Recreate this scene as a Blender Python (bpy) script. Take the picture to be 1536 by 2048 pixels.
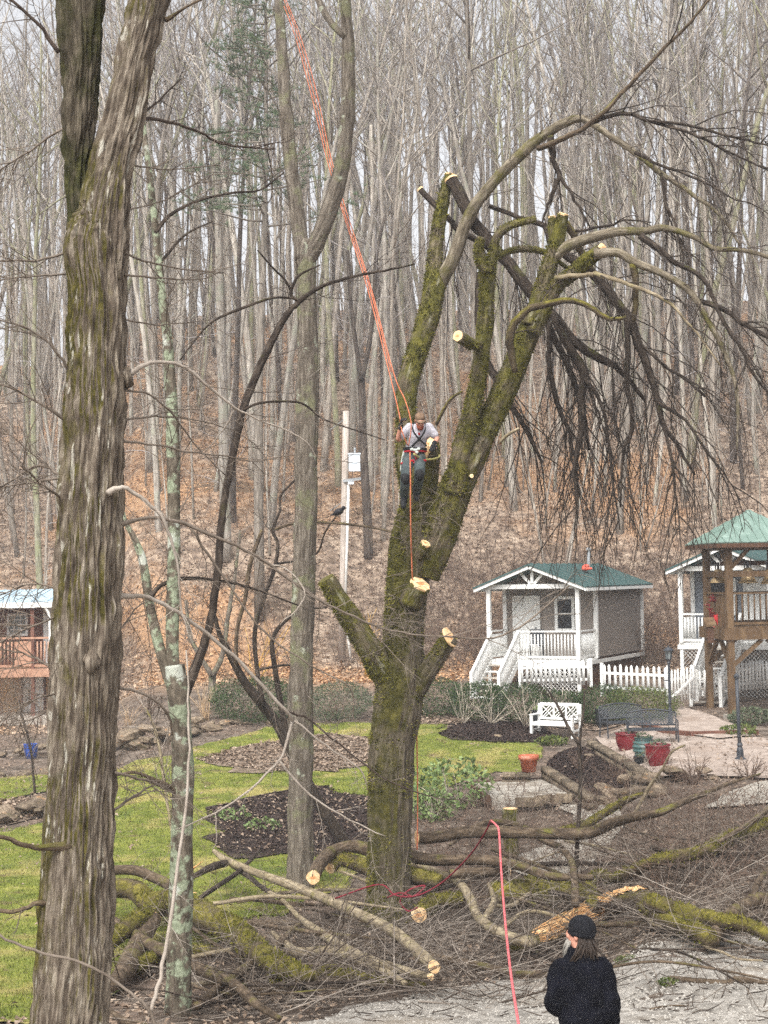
import bpy, math, random
import numpy as np
from mathutils import Vector, Matrix, geometry

for _o in list(bpy.data.objects):
    bpy.data.objects.remove(_o)
SC = bpy.context.scene
COL = SC.collection
R = math.radians
RNG = np.random.default_rng(11)
random.seed(11)

# ------------------------------------------------------------------ camera, sky, sun, exposure
FPX, CX, CY, HZN = 3078.0, 768.0, 1024.0, 1155.0
CAMZ = 4.3
PITCH = math.atan((HZN - CY) / FPX)
ROLL = R(1.0)
cam_d = bpy.data.cameras.new("camera")
cam = bpy.data.objects.new("camera", cam_d)
COL.objects.link(cam)
cam.matrix_world = Matrix.Translation((0, 0, CAMZ)) @ Matrix.Rotation(R(90) + PITCH, 4, 'X') @ Matrix.Rotation(-ROLL, 4, 'Z')
cam_d.sensor_fit = 'VERTICAL'
cam_d.sensor_height = 24.0
cam_d.lens = 24.0 * FPX / 2048.0
cam_d.clip_start = 0.1
cam_d.clip_end = 1500
SC.camera = cam

SUN_EL, SUN_AZ = R(52), R(200)
world = bpy.data.worlds.new("World")
SC.world = world
world.use_nodes = True
wn, wl = world.node_tree.nodes, world.node_tree.links
bg = wn["Background"]
sky = wn.new("ShaderNodeTexSky")
sky.sky_type = 'NISHITA'
sky.sun_disc = False
sky.sun_elevation = SUN_EL
sky.sun_rotation = SUN_AZ
sky.air_density = 1.0
sky.dust_density = 6.0
sky.ozone_density = 1.0
hs = wn.new("ShaderNodeHueSaturation")          # overcast: the cloud deck greys the blue out
hs.inputs['Saturation'].default_value = 0.16
wl.new(sky.outputs[0], hs.inputs['Color'])
wl.new(hs.outputs[0], bg.inputs[0])
bg.inputs[1].default_value = 0.15
sun_d = bpy.data.lights.new("sun", 'SUN')
sun_d.energy = 1.0
sun_d.angle = R(40)
sun_d.color = (1.0, 0.96, 0.90)
sun = bpy.data.objects.new("sun", sun_d)
COL.objects.link(sun)
_sd = Vector((math.sin(SUN_AZ) * math.cos(SUN_EL), math.cos(SUN_AZ) * math.cos(SUN_EL), math.sin(SUN_EL)))
sun.rotation_euler = _sd.to_track_quat('Z', 'Y').to_euler()
SC.view_settings.view_transform = 'Standard'
SC.view_settings.look = 'None'
SC.view_settings.gamma = 1
SC.view_settings.use_curve_mapping = False
SC.view_settings.exposure = 0.96
SC.render.engine = 'CYCLES'
SC.cycles.max_bounces = 5
SC.cycles.diffuse_bounces = 3
SC.cycles.glossy_bounces = 2
SC.cycles.transparent_max_bounces = 6
SC.cycles.use_adaptive_sampling = True
SC.cycles.adaptive_threshold = 0.01
SC.cycles.use_denoising = False
SC.cycles.denoiser = 'OPENIMAGEDENOISE'
SC.cycles.denoising_input_passes = 'RGB_ALBEDO_NORMAL'

# ------------------------------------------------------------------ pixel -> place
_cp, _sp, _cr, _sr = math.cos(PITCH), math.sin(PITCH), math.cos(ROLL), math.sin(ROLL)
def ray(px, py):
    dx, dy = (px - CX) / FPX, (CY - py) / FPX
    u, v = dx * _cr + dy * _sr, -dx * _sr + dy * _cr
    return u, _cp - v * _sp, _sp + v * _cp
def P(px, py, D):
    u, y, z = ray(px, py)
    t = D / y
    return np.array((u * t, D, CAMZ + z * t))
def S(D):                                        # metres per photograph pixel at distance D
    return D / FPX

# ------------------------------------------------------------------ noise in numpy
def _hash(ix, iy, iz, seed):
    h = (ix.astype(np.int64) * 374761393 + iy.astype(np.int64) * 668265263 + iz.astype(np.int64) * 2147483647 + seed * 974634721) & 0xffffffff
    h = ((h ^ (h >> 13)) * 1274126177) & 0xffffffff
    h = (h ^ (h >> 16)) & 0xffffffff
    return h / 4294967295.0
def vnoise(x, y, z=None, seed=0):
    x = np.asarray(x, float); y = np.asarray(y, float)
    z = np.zeros_like(x) if z is None else np.asarray(z, float)
    ix, iy, iz = np.floor(x), np.floor(y), np.floor(z)
    fx, fy, fz = x - ix, y - iy, z - iz
    fx, fy, fz = [f * f * (3 - 2 * f) for f in (fx, fy, fz)]
    r = 0
    for a in (0, 1):
        for b in (0, 1):
            for c in (0, 1):
                w = (fx if a else 1 - fx) * (fy if b else 1 - fy) * (fz if c else 1 - fz)
                r = r + w * _hash(ix + a, iy + b, iz + c, seed)
    return r * 2 - 1
def fbm(x, y, z=None, seed=0, oct=4):
    r, a, f = 0, 0.5, 1.0
    for k in range(oct):
        r = r + a * vnoise(np.asarray(x) * f, np.asarray(y) * f, None if z is None else np.asarray(z) * f, seed + k)
        a *= 0.5; f *= 2.03
    return r
def sstep(x, a, b):
    t = np.clip((np.asarray(x, float) - a) / (b - a), 0, 1)
    return t * t * (3 - 2 * t)

# ------------------------------------------------------------------ terrain
_YC = [-10, 12, 14, 16.5, 20, 25, 30, 36, 44, 50, 56, 60]
_ZC = [0, 0, -.03, -.3, -.85, -1.3, -1.3, -.9, -.3, .35, 1.0, 2.2]
_ZR = [0, 0, 0, -.05, -.2, -.45, -.5, -.3, -.05, .35, 1.0, 2.2]
_ZL = [0, 0, -.05, -.35, -.85, -1.15, -1.2, -1.1, -1.0, -.9, -.85, -.5]
def terrain(x, y):
    x = np.asarray(x, float); y = np.asarray(y, float)
    zc, zr, zl = np.interp(y, _YC, _ZC), np.interp(y, _YC, _ZR), np.interp(y, _YC, _ZL)
    xn = x * 40.0 / np.maximum(y, 12)
    wr = sstep(xn, 5.0, 7.2)
    wl_ = sstep(-xn, 6.0, 8.5)
    z = zc * (1 - wr) * (1 - wl_) + zr * wr + zl * wl_ * (1 - wr)
    y0 = 59.0 + 3.0 * wl_ + 1.2 * np.sin(x * .13)
    hill = np.maximum(y - y0, 0)
    rise = 0.56 * hill - 0.0008 * hill * hill
    crest = 28.5 + 2.0 * np.sin(x * .05 + 1)
    rise = crest * (1 - np.exp(-(rise / crest) ** 1.6)) ** (1 / 1.6) if np.ndim(rise) else crest * (1 - math.exp(-(float(rise) / float(crest)) ** 1.6)) ** (1 / 1.6)
    rise = rise - 0.25 * np.maximum(y - 125, 0)
    rough = sstep(y, 58, 66) * (0.9 * fbm(x * .09, y * .09, seed=3) + .25 * fbm(x * .5, y * .5, seed=5))
    small = .05 * fbm(x * .8, y * .8, seed=9) * sstep(y, 9, 13)
    return z + np.where(hill > 0, rise, 0) + rough + small
def TZ(x, y):
    return float(terrain(np.array([x]), np.array([y]))[0])
def G(px, py, dz=0.0, far=140.0):
    """the ground point under a pixel of the photograph"""
    u, yy, z = ray(px, py)
    ys = np.linspace(6, far, 1600)
    t = ys / yy
    gap = CAMZ + z * t - terrain(u * t, ys) - dz
    k = np.argmax(gap < 0)
    if gap[k] >= 0:
        k = len(ys) - 1
    D = ys[k]
    if k > 0:
        a, b = gap[k - 1], gap[k]
        D = ys[k - 1] + (ys[k] - ys[k - 1]) * a / (a - b + 1e-9)
    p = P(px, py, D)
    return np.array((p[0], D, TZ(p[0], D)))

# ------------------------------------------------------------------ meshes
class MB:
    """collects geometry and links it as ONE mesh object"""
    def __init__(s):
        s.v, s.f3, s.f4, s.fn, s.n, s.bk = [], [], [], [], 0, []
        s.tubes = {}
        s.m3, s.m4, s.mn = [], [], []
    def add(s, v, f, bk=None, mi=0):
        v = np.asarray(v, float).reshape(-1, 3)
        o = s.n
        s.v.append(v); s.n += len(v)
        s.bk.append(v if bk is None else bk)
        if isinstance(f, np.ndarray):
            (s.f3 if f.shape[1] == 3 else s.f4).append(f + o)
            (s.m3 if f.shape[1] == 3 else s.m4).append(np.full(len(f), mi, np.int32))
        else:
            for q in f:
                q = np.asarray(q, np.int64)[None] + o
                if q.shape[1] == 3: s.f3.append(q); s.m3.append(np.array([mi], np.int32))
                elif q.shape[1] == 4: s.f4.append(q); s.m4.append(np.array([mi], np.int32))
                else: s.fn.append(q[0]); s.mn.append(mi)
        return s
    def box(s, c, d, M=None, mi=0):
        x, y, z = [k / 2 for k in d]
        v = np.array([(-x,-y,-z),(x,-y,-z),(x,y,-z),(-x,y,-z),(-x,-y,z),(x,-y,z),(x,y,z),(-x,y,z)], float)
        if M is not None: v = v @ np.array(M.to_3x3()).T
        v = v + np.asarray(c, float)
        return s.add(v, np.array([(0,3,2,1),(4,5,6,7),(0,1,5,4),(1,2,6,5),(2,3,7,6),(3,0,4,7)]), mi=mi)
    def beam(s, a, b, w, h=None, up=(0, 0, 1), mi=0):
        """a square bar from a to b"""
        a, b = np.asarray(a, float), np.asarray(b, float)
        h = w if h is None else h
        t = b - a; L = np.linalg.norm(t); t = t / L
        u = np.asarray(up, float)
        if abs(t @ u) > .95: u = np.array((0, 1, 0.))
        n = np.cross(t, u); n /= np.linalg.norm(n); m = np.cross(n, t)
        v = []
        for q in (a, b):
            for i, j in ((-1,-1),(1,-1),(1,1),(-1,1)):
                v.append(q + n * i * w / 2 + m * j * h / 2)
        return s.add(v, np.array([(0,3,2,1),(4,5,6,7),(0,1,5,4),(1,2,6,5),(2,3,7,6),(3,0,4,7)]), mi=mi)
    def tube(s, pts, rad, sides=5, cap=True):
        pts = np.asarray(pts, float); rad = np.broadcast_to(np.asarray(rad, float), (len(pts),))
        s.tubes.setdefault((len(pts), sides), []).append((pts, rad))
        return s
    def lathe(s, prof, c=(0, 0, 0), n=20, mi=0, sq=None):
        prof = np.asarray(prof, float)
        a = np.linspace(0, 2 * np.pi, n, endpoint=False)
        v = np.stack([prof[:, None, 0] * np.cos(a), prof[:, None, 0] * np.sin(a), np.repeat(prof[:, 1:2], n, 1)], -1).reshape(-1, 3) + np.asarray(c, float)
        k = len(prof)
        i, j = np.meshgrid(np.arange(k - 1), np.arange(n), indexing='ij')
        j2 = (j + 1) % n
        f = np.stack([i * n + j, i * n + j2, (i + 1) * n + j2, (i + 1) * n + j], -1).reshape(-1, 4)
        return s.add(v, f, mi=mi)
    def flush(s):
        for (K, sd), L in s.tubes.items():
            p = np.stack([q[0] for q in L]); r = np.stack([q[1] for q in L])
            m = len(L)
            t = np.gradient(p, axis=1); t /= np.linalg.norm(t, axis=2, keepdims=True) + 1e-12
            d = p[:, -1] - p[:, 0]; d /= np.linalg.norm(d, axis=1, keepdims=True) + 1e-12
            ax = np.argmin(np.abs(d), axis=1); ref = np.eye(3)[ax][:, None, :]
            n = np.cross(t, np.broadcast_to(ref, t.shape)); n /= np.linalg.norm(n, axis=2, keepdims=True) + 1e-12
            b = np.cross(t, n)
            a = np.linspace(0, 2 * np.pi, sd, endpoint=False)
            ca, sa = np.cos(a), np.sin(a)
            v = p[:, :, None] + r[:, :, None, None] * (n[:, :, None] * ca[None, None, :, None] + b[:, :, None] * sa[None, None, :, None])
            seg = np.linalg.norm(np.diff(p, axis=1), axis=2); sl = np.concatenate([np.zeros((m, 1)), np.cumsum(seg, 1)], 1)
            off = RNG.random((m, 1, 1)) * 50
            bk = np.stack([r[:, :, None] * ca, r[:, :, None] * sa, np.repeat(sl[:, :, None], sd, 2) + off], -1)
            o, i, j = np.meshgrid(np.arange(m) * K * sd, np.arange(K - 1), np.arange(sd), indexing='ij')
            j2 = (j + 1) % sd
            f = np.stack([o + i * sd + j, o + i * sd + j2, o + (i + 1) * sd + j2, o + (i + 1) * sd + j], -1).reshape(-1, 4)
            s.add(v.reshape(-1, 3), f, bk.reshape(-1, 3))
            if sd > 3:                             # end caps
                base = np.arange(m)[:, None] * K * sd
                lo, hi = base + np.arange(sd)[::-1][None], base + (K - 1) * sd + np.arange(sd)[None]
                off0 = s.n - m * K * sd
                for q in np.concatenate([lo, hi]) + off0:
                    s.fn.append(q); s.mn.append(0)
        s.tubes = {}
    def mesh(s, name, smooth=True, bark=False):
        s.flush()
        me = bpy.data.meshes.new(name)
        if s.n == 0: return me
        v = np.concatenate(s.v)
        loops, tot, mi = [], [], []
        for L, k, m in ((s.f3, 3, s.m3), (s.f4, 4, s.m4)):
            if L:
                q = np.concatenate(L); loops.append(q.ravel()); tot.append(np.full(len(q), k)); mi.append(np.concatenate(m))
        for q, m in zip(s.fn, s.mn):
            loops.append(q); tot.append([len(q)]); mi.append([m])
        loops = np.concatenate(loops).astype(np.int32); tot = np.concatenate(tot).astype(np.int32)
        st = np.concatenate([[0], np.cumsum(tot)[:-1]]).astype(np.int32)
        me.vertices.add(len(v)); me.vertices.foreach_set("co", v.astype(np.float32).ravel())
        me.loops.add(len(loops)); me.loops.foreach_set("vertex_index", loops)
        me.polygons.add(len(tot)); me.polygons.foreach_set("loop_start", st); me.polygons.foreach_set("loop_total", tot)
        me.polygons.foreach_set("material_index", np.concatenate(mi).astype(np.int32))
        me.polygons.foreach_set("use_smooth", np.full(len(tot), smooth))
        if bark:
            at = me.attributes.new("bk", 'FLOAT_VECTOR', 'POINT')
            at.data.foreach_set("vector", np.concatenate(s.bk).astype(np.float32).ravel())
        me.update(calc_edges=True)
        return me
    def build(s, name, mat, parent=None, smooth=False, bark=False):
        me = s.mesh(name, smooth, bark)
        return link(name, me, mat, parent)

def link(name, me, mat=None, parent=None):
    o = bpy.data.objects.new(name, me)
    COL.objects.link(o)
    if mat is not None:
        for q in (mat if isinstance(mat, (list, tuple)) else [mat]):
            if len(me.materials) < (len(mat) if isinstance(mat, (list, tuple)) else 1): me.materials.append(q)
    if parent is not None: o.parent = parent
    return o
def tag(o, label=None, cat=None, group=None, kind=None):
    if label: o['label'] = label
    if cat: o['category'] = cat
    if group: o['group'] = group
    if kind: o['kind'] = kind
    return o
def empty(name, loc=(0, 0, 0), rz=0.0, label=None, cat=None, group=None):
    o = bpy.data.objects.new(name, None)
    COL.objects.link(o)
    o.location = loc; o.rotation_euler = (0, 0, rz); o.empty_display_size = .2
    return tag(o, label, cat, group)
def copy_tree(o, parent=None):
    kids = [c for c in o.children]
    c = o.copy(); COL.objects.link(c); c.parent = parent
    for k in kids: copy_tree(k, c)
    return c
def smooth_path(pts, k=4):
    """Catmull-Rom through rows of any width"""
    p = np.asarray(pts, float)
    if len(p) < 3: 
        t = np.linspace(0, 1, k + 1)[:, None]
        return p[0] * (1 - t) + p[1] * t
    q = np.vstack([2 * p[0] - p[1], p, 2 * p[-1] - p[-2]])
    out = []
    for i in range(1, len(q) - 2):
        a, b, c, d = q[i - 1], q[i], q[i + 1], q[i + 2]
        for t in np.linspace(0, 1, k, endpoint=False):
            out.append(.5 * ((2 * b) + (c - a) * t + (2 * a - 5 * b + 4 * c - d) * t * t + (3 * b - a - 3 * c + d) * t ** 3))
    out.append(p[-1])
    return np.array(out)

# ------------------------------------------------------------------ materials
def lin(*c):
    """sRGB 0-255 -> linear"""
    return tuple((x / 255 / 12.92) if x / 255 <= .04045 else ((x / 255 + .055) / 1.055) ** 2.4 for x in c)
def mat(name, ramp, scale=4.0, stretch=(1, 1, 1), coord='obj', rough=.9, bump=None, spec=.2, layers=(), detail=6, randv=0.0, metal=0.0, extra=None):
    """ramp: [(pos, rgb)] over a noise; layers: dicts(rgb, scale, lo, hi, stretch, n=normal axis, lob, hib) laid over it"""
    m = bpy.data.materials.new(name); m.use_nodes = True
    N, L = m.node_tree.nodes, m.node_tree.links
    b = N["Principled BSDF"]
    b.inputs['Roughness'].default_value = rough
    b.inputs['Specular IOR Level'].default_value = spec
    b.inputs['Metallic'].default_value = metal
    if coord == 'bk':
        a = N.new("ShaderNodeAttribute"); a.attribute_name = 'bk'; src = a.outputs['Vector']
    elif coord == 'world':
        src = N.new("ShaderNodeNewGeometry").outputs['Position']
    else:
        src = N.new("ShaderNodeTexCoord").outputs['Object']
    def noise(sc, st, det=detail, rg=.6):
        mp = N.new("ShaderNodeMapping"); mp.inputs['Scale'].default_value = st
        L.new(src, mp.inputs['Vector'])
        n = N.new("ShaderNodeTexNoise"); n.inputs['Scale'].default_value = sc; n.inputs['Detail'].default_value = det
        n.inputs['Roughness'].default_value = rg
        L.new(mp.outputs[0], n.inputs['Vector'])
        return n.outputs['Fac']
    def rampn(f, stops):
        r = N.new("ShaderNodeValToRGB"); e = r.color_ramp.elements
        while len(e) < len(stops): e.new(0.5)
        for q, (p_, c_) in zip(e, stops):
            q.position = p_; q.color = (*c_[:3], 1)
        L.new(f, r.inputs[0])
        return r.outputs[0]
    def mrange(f, lo, hi):
        q = N.new("ShaderNodeMapRange"); q.interpolation_type = 'SMOOTHSTEP'
        q.inputs['From Min'].default_value = lo; q.inputs['From Max'].default_value = hi
        L.new(f, q.inputs['Value']); return q.outputs[0]
    def math2(op, a_, b_):
        q = N.new("ShaderNodeMath"); q.operation = op
        for i, z in enumerate((a_, b_)):
            if isinstance(z, (int, float)): q.inputs[i].default_value = z
            else: L.new(z, q.inputs[i])
        return q.outputs[0]
    col = rampn(noise(scale, stretch), ramp) if len(ramp) > 1 else None
    if col is None:
        q = N.new("ShaderNodeRGB"); q.outputs[0].default_value = (*ramp[0][1], 1); col = q.outputs[0]
    for ly in layers:
        f = mrange(noise(ly.get('scale', 3), ly.get('stretch', (1, 1, 1)), ly.get('detail', 5)), ly['lo'], ly['hi'])
        if 'n' in ly:
            g = N.new("ShaderNodeNewGeometry"); sx = N.new("ShaderNodeVectorMath"); sx.operation = 'DOT_PRODUCT'
            L.new(g.outputs['Normal'], sx.inputs[0]); sx.inputs[1].default_value = ly['n']
            f = math2('MULTIPLY', f, mrange(sx.outputs['Value'], ly.get('lob', -.2), ly.get('hib', .5)))
        if 'attr' in ly:
            a = N.new("ShaderNodeAttribute"); a.attribute_name = ly['attr']
            f = math2('MULTIPLY', f, a.outputs['Fac'])
        if 'amt' in ly: f = math2('MULTIPLY', f, ly['amt'])
        mx = N.new("ShaderNodeMix"); mx.data_type = 'RGBA'
        L.new(f, mx.inputs[0]); L.new(col, mx.inputs[6])
        if 'ramp' in ly:
            L.new(rampn(noise(ly.get('rscale', 20), ly.get('stretch', (1, 1, 1))), ly['ramp']), mx.inputs[7])
        else:
            mx.inputs[7].default_value = (*ly['rgb'], 1)
        col = mx.outputs[2]
    if randv:
        oi = N.new("ShaderNodeObjectInfo"); q = N.new("ShaderNodeHueSaturation")
        r = N.new("ShaderNodeMapRange"); L.new(oi.outputs['Random'], r.inputs['Value'])
        r.inputs['To Min'].default_value = 1 - randv; r.inputs['To Max'].default_value = 1 + randv
        L.new(r.outputs[0], q.inputs['Value']); L.new(col, q.inputs['Color']); col = q.outputs[0]
    L.new(col, b.inputs['Base Color'])
    if bump:
        bs, st, dist = bump[0], bump[1], bump[2] if len(bump) > 2 else .02
        n = noise(bs, stretch, 8)
        q = N.new("ShaderNodeBump"); q.inputs['Strength'].default_value = st; q.inputs['Distance'].default_value = dist
        L.new(n, q.inputs['Height']); L.new(q.outputs[0], b.inputs['Normal'])
    return m
# ================================================================== materials of the setting
M_ = {}
M_['ground'] = mat('ground', [(.3, lin(62, 53, 46)), (.5, lin(96, 85, 75)), (.68, lin(136, 124, 112))], scale=2.2, coord='world', bump=(9, .9, .05),
    layers=[dict(scale=.5, lo=.48, hi=.6, ramp=[(.3, lin(66, 56, 48)), (.7, lin(138, 120, 106))], rscale=6),
            dict(scale=40, lo=-1, hi=0, attr='hill', ramp=[(.3, lin(78, 67, 57)), (.46, lin(124, 107, 93)), (.58, lin(156, 138, 120)), (.72, lin(184, 167, 149))], rscale=2.6, detail=1),
            dict(scale=.12, lo=.46, hi=.62, attr='hill', ramp=[(.3, lin(126, 90, 60)), (.7, lin(200, 154, 108))], rscale=3.5, amt=.6),
            dict(scale=.35, lo=.55, hi=.68, attr='hill', ramp=[(.3, lin(56, 46, 38)), (.7, lin(100, 84, 66))], rscale=5, amt=.8)])
M_['lawn'] = mat('lawn', [(.28, lin(78, 86, 38)), (.42, lin(102, 112, 46)), (.58, lin(128, 132, 60)), (.72, lin(156, 148, 92))], scale=1.6, coord='world', bump=(30, .8, .04),
    layers=[dict(scale=.7, lo=.52, hi=.64, rgb=lin(156, 144, 90), amt=.8), dict(scale=1.9, lo=.56, hi=.68, rgb=lin(104, 90, 66), amt=.8), dict(scale=.45, lo=.55, hi=.7, rgb=lin(72, 92, 42), amt=.6)])
M_['mulch'] = mat('mulch', [(.3, lin(30, 24, 22)), (.5, lin(52, 42, 38)), (.7, lin(84, 70, 62))], scale=7, coord='world', bump=(14, 1, .06))
M_['leafbed'] = mat('leafbed', [(.3, lin(76, 64, 55)), (.5, lin(122, 106, 92)), (.7, lin(166, 150, 134))], scale=5, coord='world', bump=(12, 1, .05))
M_['gravel'] = mat('gravel', [(.3, lin(108, 103, 96)), (.5, lin(150, 145, 137)), (.7, lin(184, 179, 171))], scale=5, coord='world', bump=(45, .8, .02),
    layers=[dict(scale=26, lo=.56, hi=.66, rgb=lin(112, 102, 92), amt=.8), dict(scale=.6, lo=.52, hi=.66, rgb=lin(140, 128, 112), amt=.6)])
M_['patio'] = mat('patio', [(.3, lin(136, 122, 112)), (.55, lin(162, 148, 137)), (.7, lin(180, 167, 156))], scale=3, coord='world', bump=(30, .3, .01),
    layers=[dict(scale=.6, lo=.5, hi=.64, rgb=lin(140, 122, 108), amt=.5)])
M_['slab'] = mat('slab', [(.3, lin(132, 126, 116)), (.55, lin(166, 160, 149)), (.7, lin(188, 183, 172))], scale=3, coord='world', bump=(25, .4, .01),
    layers=[dict(scale=1.2, lo=.52, hi=.62, rgb=lin(122, 110, 94), amt=.6)])
def bark(name, ramp, **k):
    return mat(name, ramp, coord='bk', **k)
M_['bark_pale'] = bark('bark_pale', [(.3, lin(116, 108, 98)), (.5, lin(158, 150, 139)), (.7, lin(194, 187, 176))], scale=3, stretch=(4, 4, .6), bump=(6, .6, .02), randv=.25,
    layers=[dict(scale=1.0, lo=.52, hi=.64, rgb=lin(152, 154, 136), amt=.7)])
M_['bark_grey'] = bark('bark_grey', [(.3, lin(94, 87, 79)), (.5, lin(138, 129, 118)), (.7, lin(174, 165, 152))], scale=3, stretch=(4, 4, .6), bump=(6, .6, .02), randv=.25)
M_['bark_mossy'] = bark('bark_mossy', [(.3, lin(92, 87, 72)), (.5, lin(138, 133, 112)), (.7, lin(174, 170, 146))], scale=3, stretch=(4, 4, .7), bump=(6, .6, .02), randv=.2,
    layers=[dict(scale=1.2, lo=.46, hi=.6, rgb=lin(134, 136, 100), amt=.7)])
M_['bark_dark'] = bark('bark_dark', [(.3, lin(46, 40, 36)), (.5, lin(76, 67, 60)), (.7, lin(112, 102, 92))], scale=3, stretch=(4, 4, .6), bump=(6, .6, .02), randv=.2)
M_['twig'] = mat('twig', [(.3, lin(112, 106, 104)), (.7, lin(166, 160, 157))], scale=2, randv=.2)
M_['twig_brown'] = mat('twig_brown', [(.3, lin(74, 60, 52)), (.7, lin(128, 108, 94))], scale=3)

# ================================================================== the ground sheet
def grid_sheet(xs, ys):
    X, Y = np.meshgrid(xs, ys)
    Z = terrain(X, Y)
    v = np.stack([X, Y, Z], -1).reshape(-1, 3)
    n = len(xs)
    i, j = np.meshgrid(np.arange(len(ys) - 1), np.arange(n - 1), indexing='ij')
    f = np.stack([i * n + j, i * n + j + 1, (i + 1) * n + j + 1, (i + 1) * n + j], -1).reshape(-1, 4)
    return v, f
xs = np.concatenate([np.linspace(-400, -62, 14), np.arange(-60, 60.1, .5), np.linspace(62, 400, 14)])
ys = np.concatenate([np.linspace(-60, -8, 8), np.arange(-6, 135, .5), np.linspace(138, 400, 14)])
_v, _f = grid_sheet(xs, ys)
_gm = MB().add(_v, _f).mesh('ground', smooth=True)
_at = _gm.attributes.new('hill', 'FLOAT', 'POINT')
_xn = _v[:, 0]
_hf = sstep(_v[:, 1] + 2.2 * fbm(_v[:, 0] * .35, _v[:, 1] * .35, seed=21), 51.5, 55)
_at.data.foreach_set('value', _hf.astype(np.float32))
ground = tag(link('ground', _gm, M_['ground']), kind='structure')

def zone(name, poly, m, dz, world_pts=False, rough=.12, step=.4, kind='structure'):
    """a patch of ground cover lying on the terrain; its outline is found on the terrain under the photograph's outline"""
    w = [np.array(p[:2]) for p in poly] if world_pts else [G(*p)[:2] for p in poly]
    ring = []
    for a, b in zip(w, w[1:] + w[:1]):
        n = max(1, int(np.linalg.norm(b - a) / (step * .7)))
        for t in np.linspace(0, 1, n, endpoint=False): ring.append(a + (b - a) * t)
    ring = np.array(ring)
    ring = ring + rough * np.stack([vnoise(ring[:, 0] * 2.1, ring[:, 1] * 2.1, seed=31), vnoise(ring[:, 0] * 2.1, ring[:, 1] * 2.1, seed=37)], -1)
    lo, hi = ring.min(0), ring.max(0)
    gx, gy = np.meshgrid(np.arange(lo[0], hi[0], step), np.arange(lo[1], hi[1], step))
    ins = np.stack([gx.ravel(), gy.ravel()], -1)
    ins = ins + RNG.uniform(-.05, .05, ins.shape)
    pts = np.concatenate([ring, ins])
    n = len(ring)
    vs, es, fs, *_ = geometry.delaunay_2d_cdt([Vector(p) for p in pts], [], [list(range(n))], 1, 1e-5)
    v2 = np.array([(p.x, p.y) for p in vs])
    v = np.column_stack([v2, terrain(v2[:, 0], v2[:, 1]) + dz])
    mb = MB()
    tri = np.array([f for f in fs if len(f) == 3])
    mb.add(v, tri)
    o = mb.build(name, m, smooth=True)
    tag(o, kind=kind)
    return o, ring[::3]
def inside(ring, x, y):
    x = np.asarray(x); y = np.asarray(y); c = np.zeros(x.shape, bool)
    j = len(ring) - 1
    for i in range(len(ring)):
        xi, yi = ring[i]; xj, yj = ring[j]
        with np.errstate(divide='ignore', invalid='ignore'):
            hit = ((yi > y) != (yj > y)) & (x < (xj - xi) * (y - yi) / (yj - yi + 1e-12) + xi)
        c ^= hit; j = i
    return c
LAWN_PX = [(-240, 1672), (0, 1662), (110, 1645), (200, 1610), (225, 1545), (330, 1512), (400, 1492), (480, 1470), (560, 1455), (640, 1448), (740, 1448), (870, 1450),
           (885, 1478), (950, 1487), (1060, 1488), (1092, 1500), (1078, 1525), (1035, 1545), (950, 1556), (900, 1570), (850, 1592), (820, 1640), (760, 1720), (640, 1800),
           (520, 1835), (400, 1885), (300, 1930), (200, 1995), (100, 2045), (-240, 2075)]
lawn, lawn_ring = zone('lawn', LAWN_PX, M_['lawn'], .03, step=.5, rough=.4)
lawn2, lawn2_ring = zone('lawn', [(-240, 1612), (20, 1602), (105, 1580), (235, 1560), (235, 1535), (100, 1552), (-240, 1570)], M_['lawn'], .035)
leafbed, leafbed_ring = zone('leaf_bed', [(392, 1528), (470, 1502), (560, 1482), (640, 1474), (760, 1480), (800, 1486), (790, 1508), (700, 1536), (600, 1548), (480, 1545)], M_['leafbed'], .06, rough=.5)
mulch1, mulch1_ring = zone('mulch_bed', [(412, 1655), (440, 1612), (520, 1592), (620, 1582), (735, 1600), (775, 1640), (745, 1690), (600, 1722), (480, 1708), (428, 1690)], M_['mulch'], .06, rough=.5)
mulch2, mulch2_ring = zone('mulch_bed', [(878, 1470), (900, 1453), (980, 1446), (1085, 1453), (1105, 1478), (1060, 1488), (960, 1486), (900, 1482)], M_['mulch'], .06)
mulch3, mulch3_ring = zone('mulch_bed', [(1090, 1545), (1110, 1512), (1150, 1495), (1215, 1510), (1300, 1562), (1270, 1580), (1185, 1600)], M_['mulch'], .05)
gravel, gravel_ring = zone('gravel_drive', [(420, 2300), (520, 2075), (700, 2010), (880, 1985), (1000, 1962), (1240, 1918), (1400, 1885), (1700, 1840), (2100, 1840), (2400, 2500), (2000, 5000), (-500, 5000), (-200, 2500)], M_['gravel'], .03, step=.6, rough=.5)
gpath, gpath_ring = zone('garden_path', [(1010, 1745), (1040, 1710), (1120, 1675), (1160, 1640), (1120, 1612), (1180, 1596), (1240, 1605), (1250, 1640), (1225, 1690), (1180, 1740), (1100, 1765)], M_['slab'], .04, rough=.25)
sidepath, side_ring = zone('garden_path', [(1400, 1622), (1480, 1578), (1560, 1560), (1700, 1560), (1700, 1640), (1536, 1610)], M_['slab'], .05, rough=.1)
patio, patio_ring = zone('patio', [(1228, 1512), (1310, 1560), (1420, 1556), (1600, 1566), (1800, 1572), (1800, 1500), (1600, 1490), (1510, 1478), (1440, 1482), (1340, 1470), (1340, 1436), (1270, 1450), (1190, 1478)], M_['patio'], .06, rough=.02)
walk, walk_ring = zone('walkway', [(1340, 1472), (1440, 1484), (1512, 1478), (1470, 1455), (1405, 1430), (1352, 1418), (1335, 1440)], M_['patio'], .10, rough=.03)
terr1, terr1_ring = zone('garden_bed', [(-200, 1660), (0, 1655), (110, 1632), (110, 1592), (20, 1606), (-200, 1618)], M_['leafbed'], .03)
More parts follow.
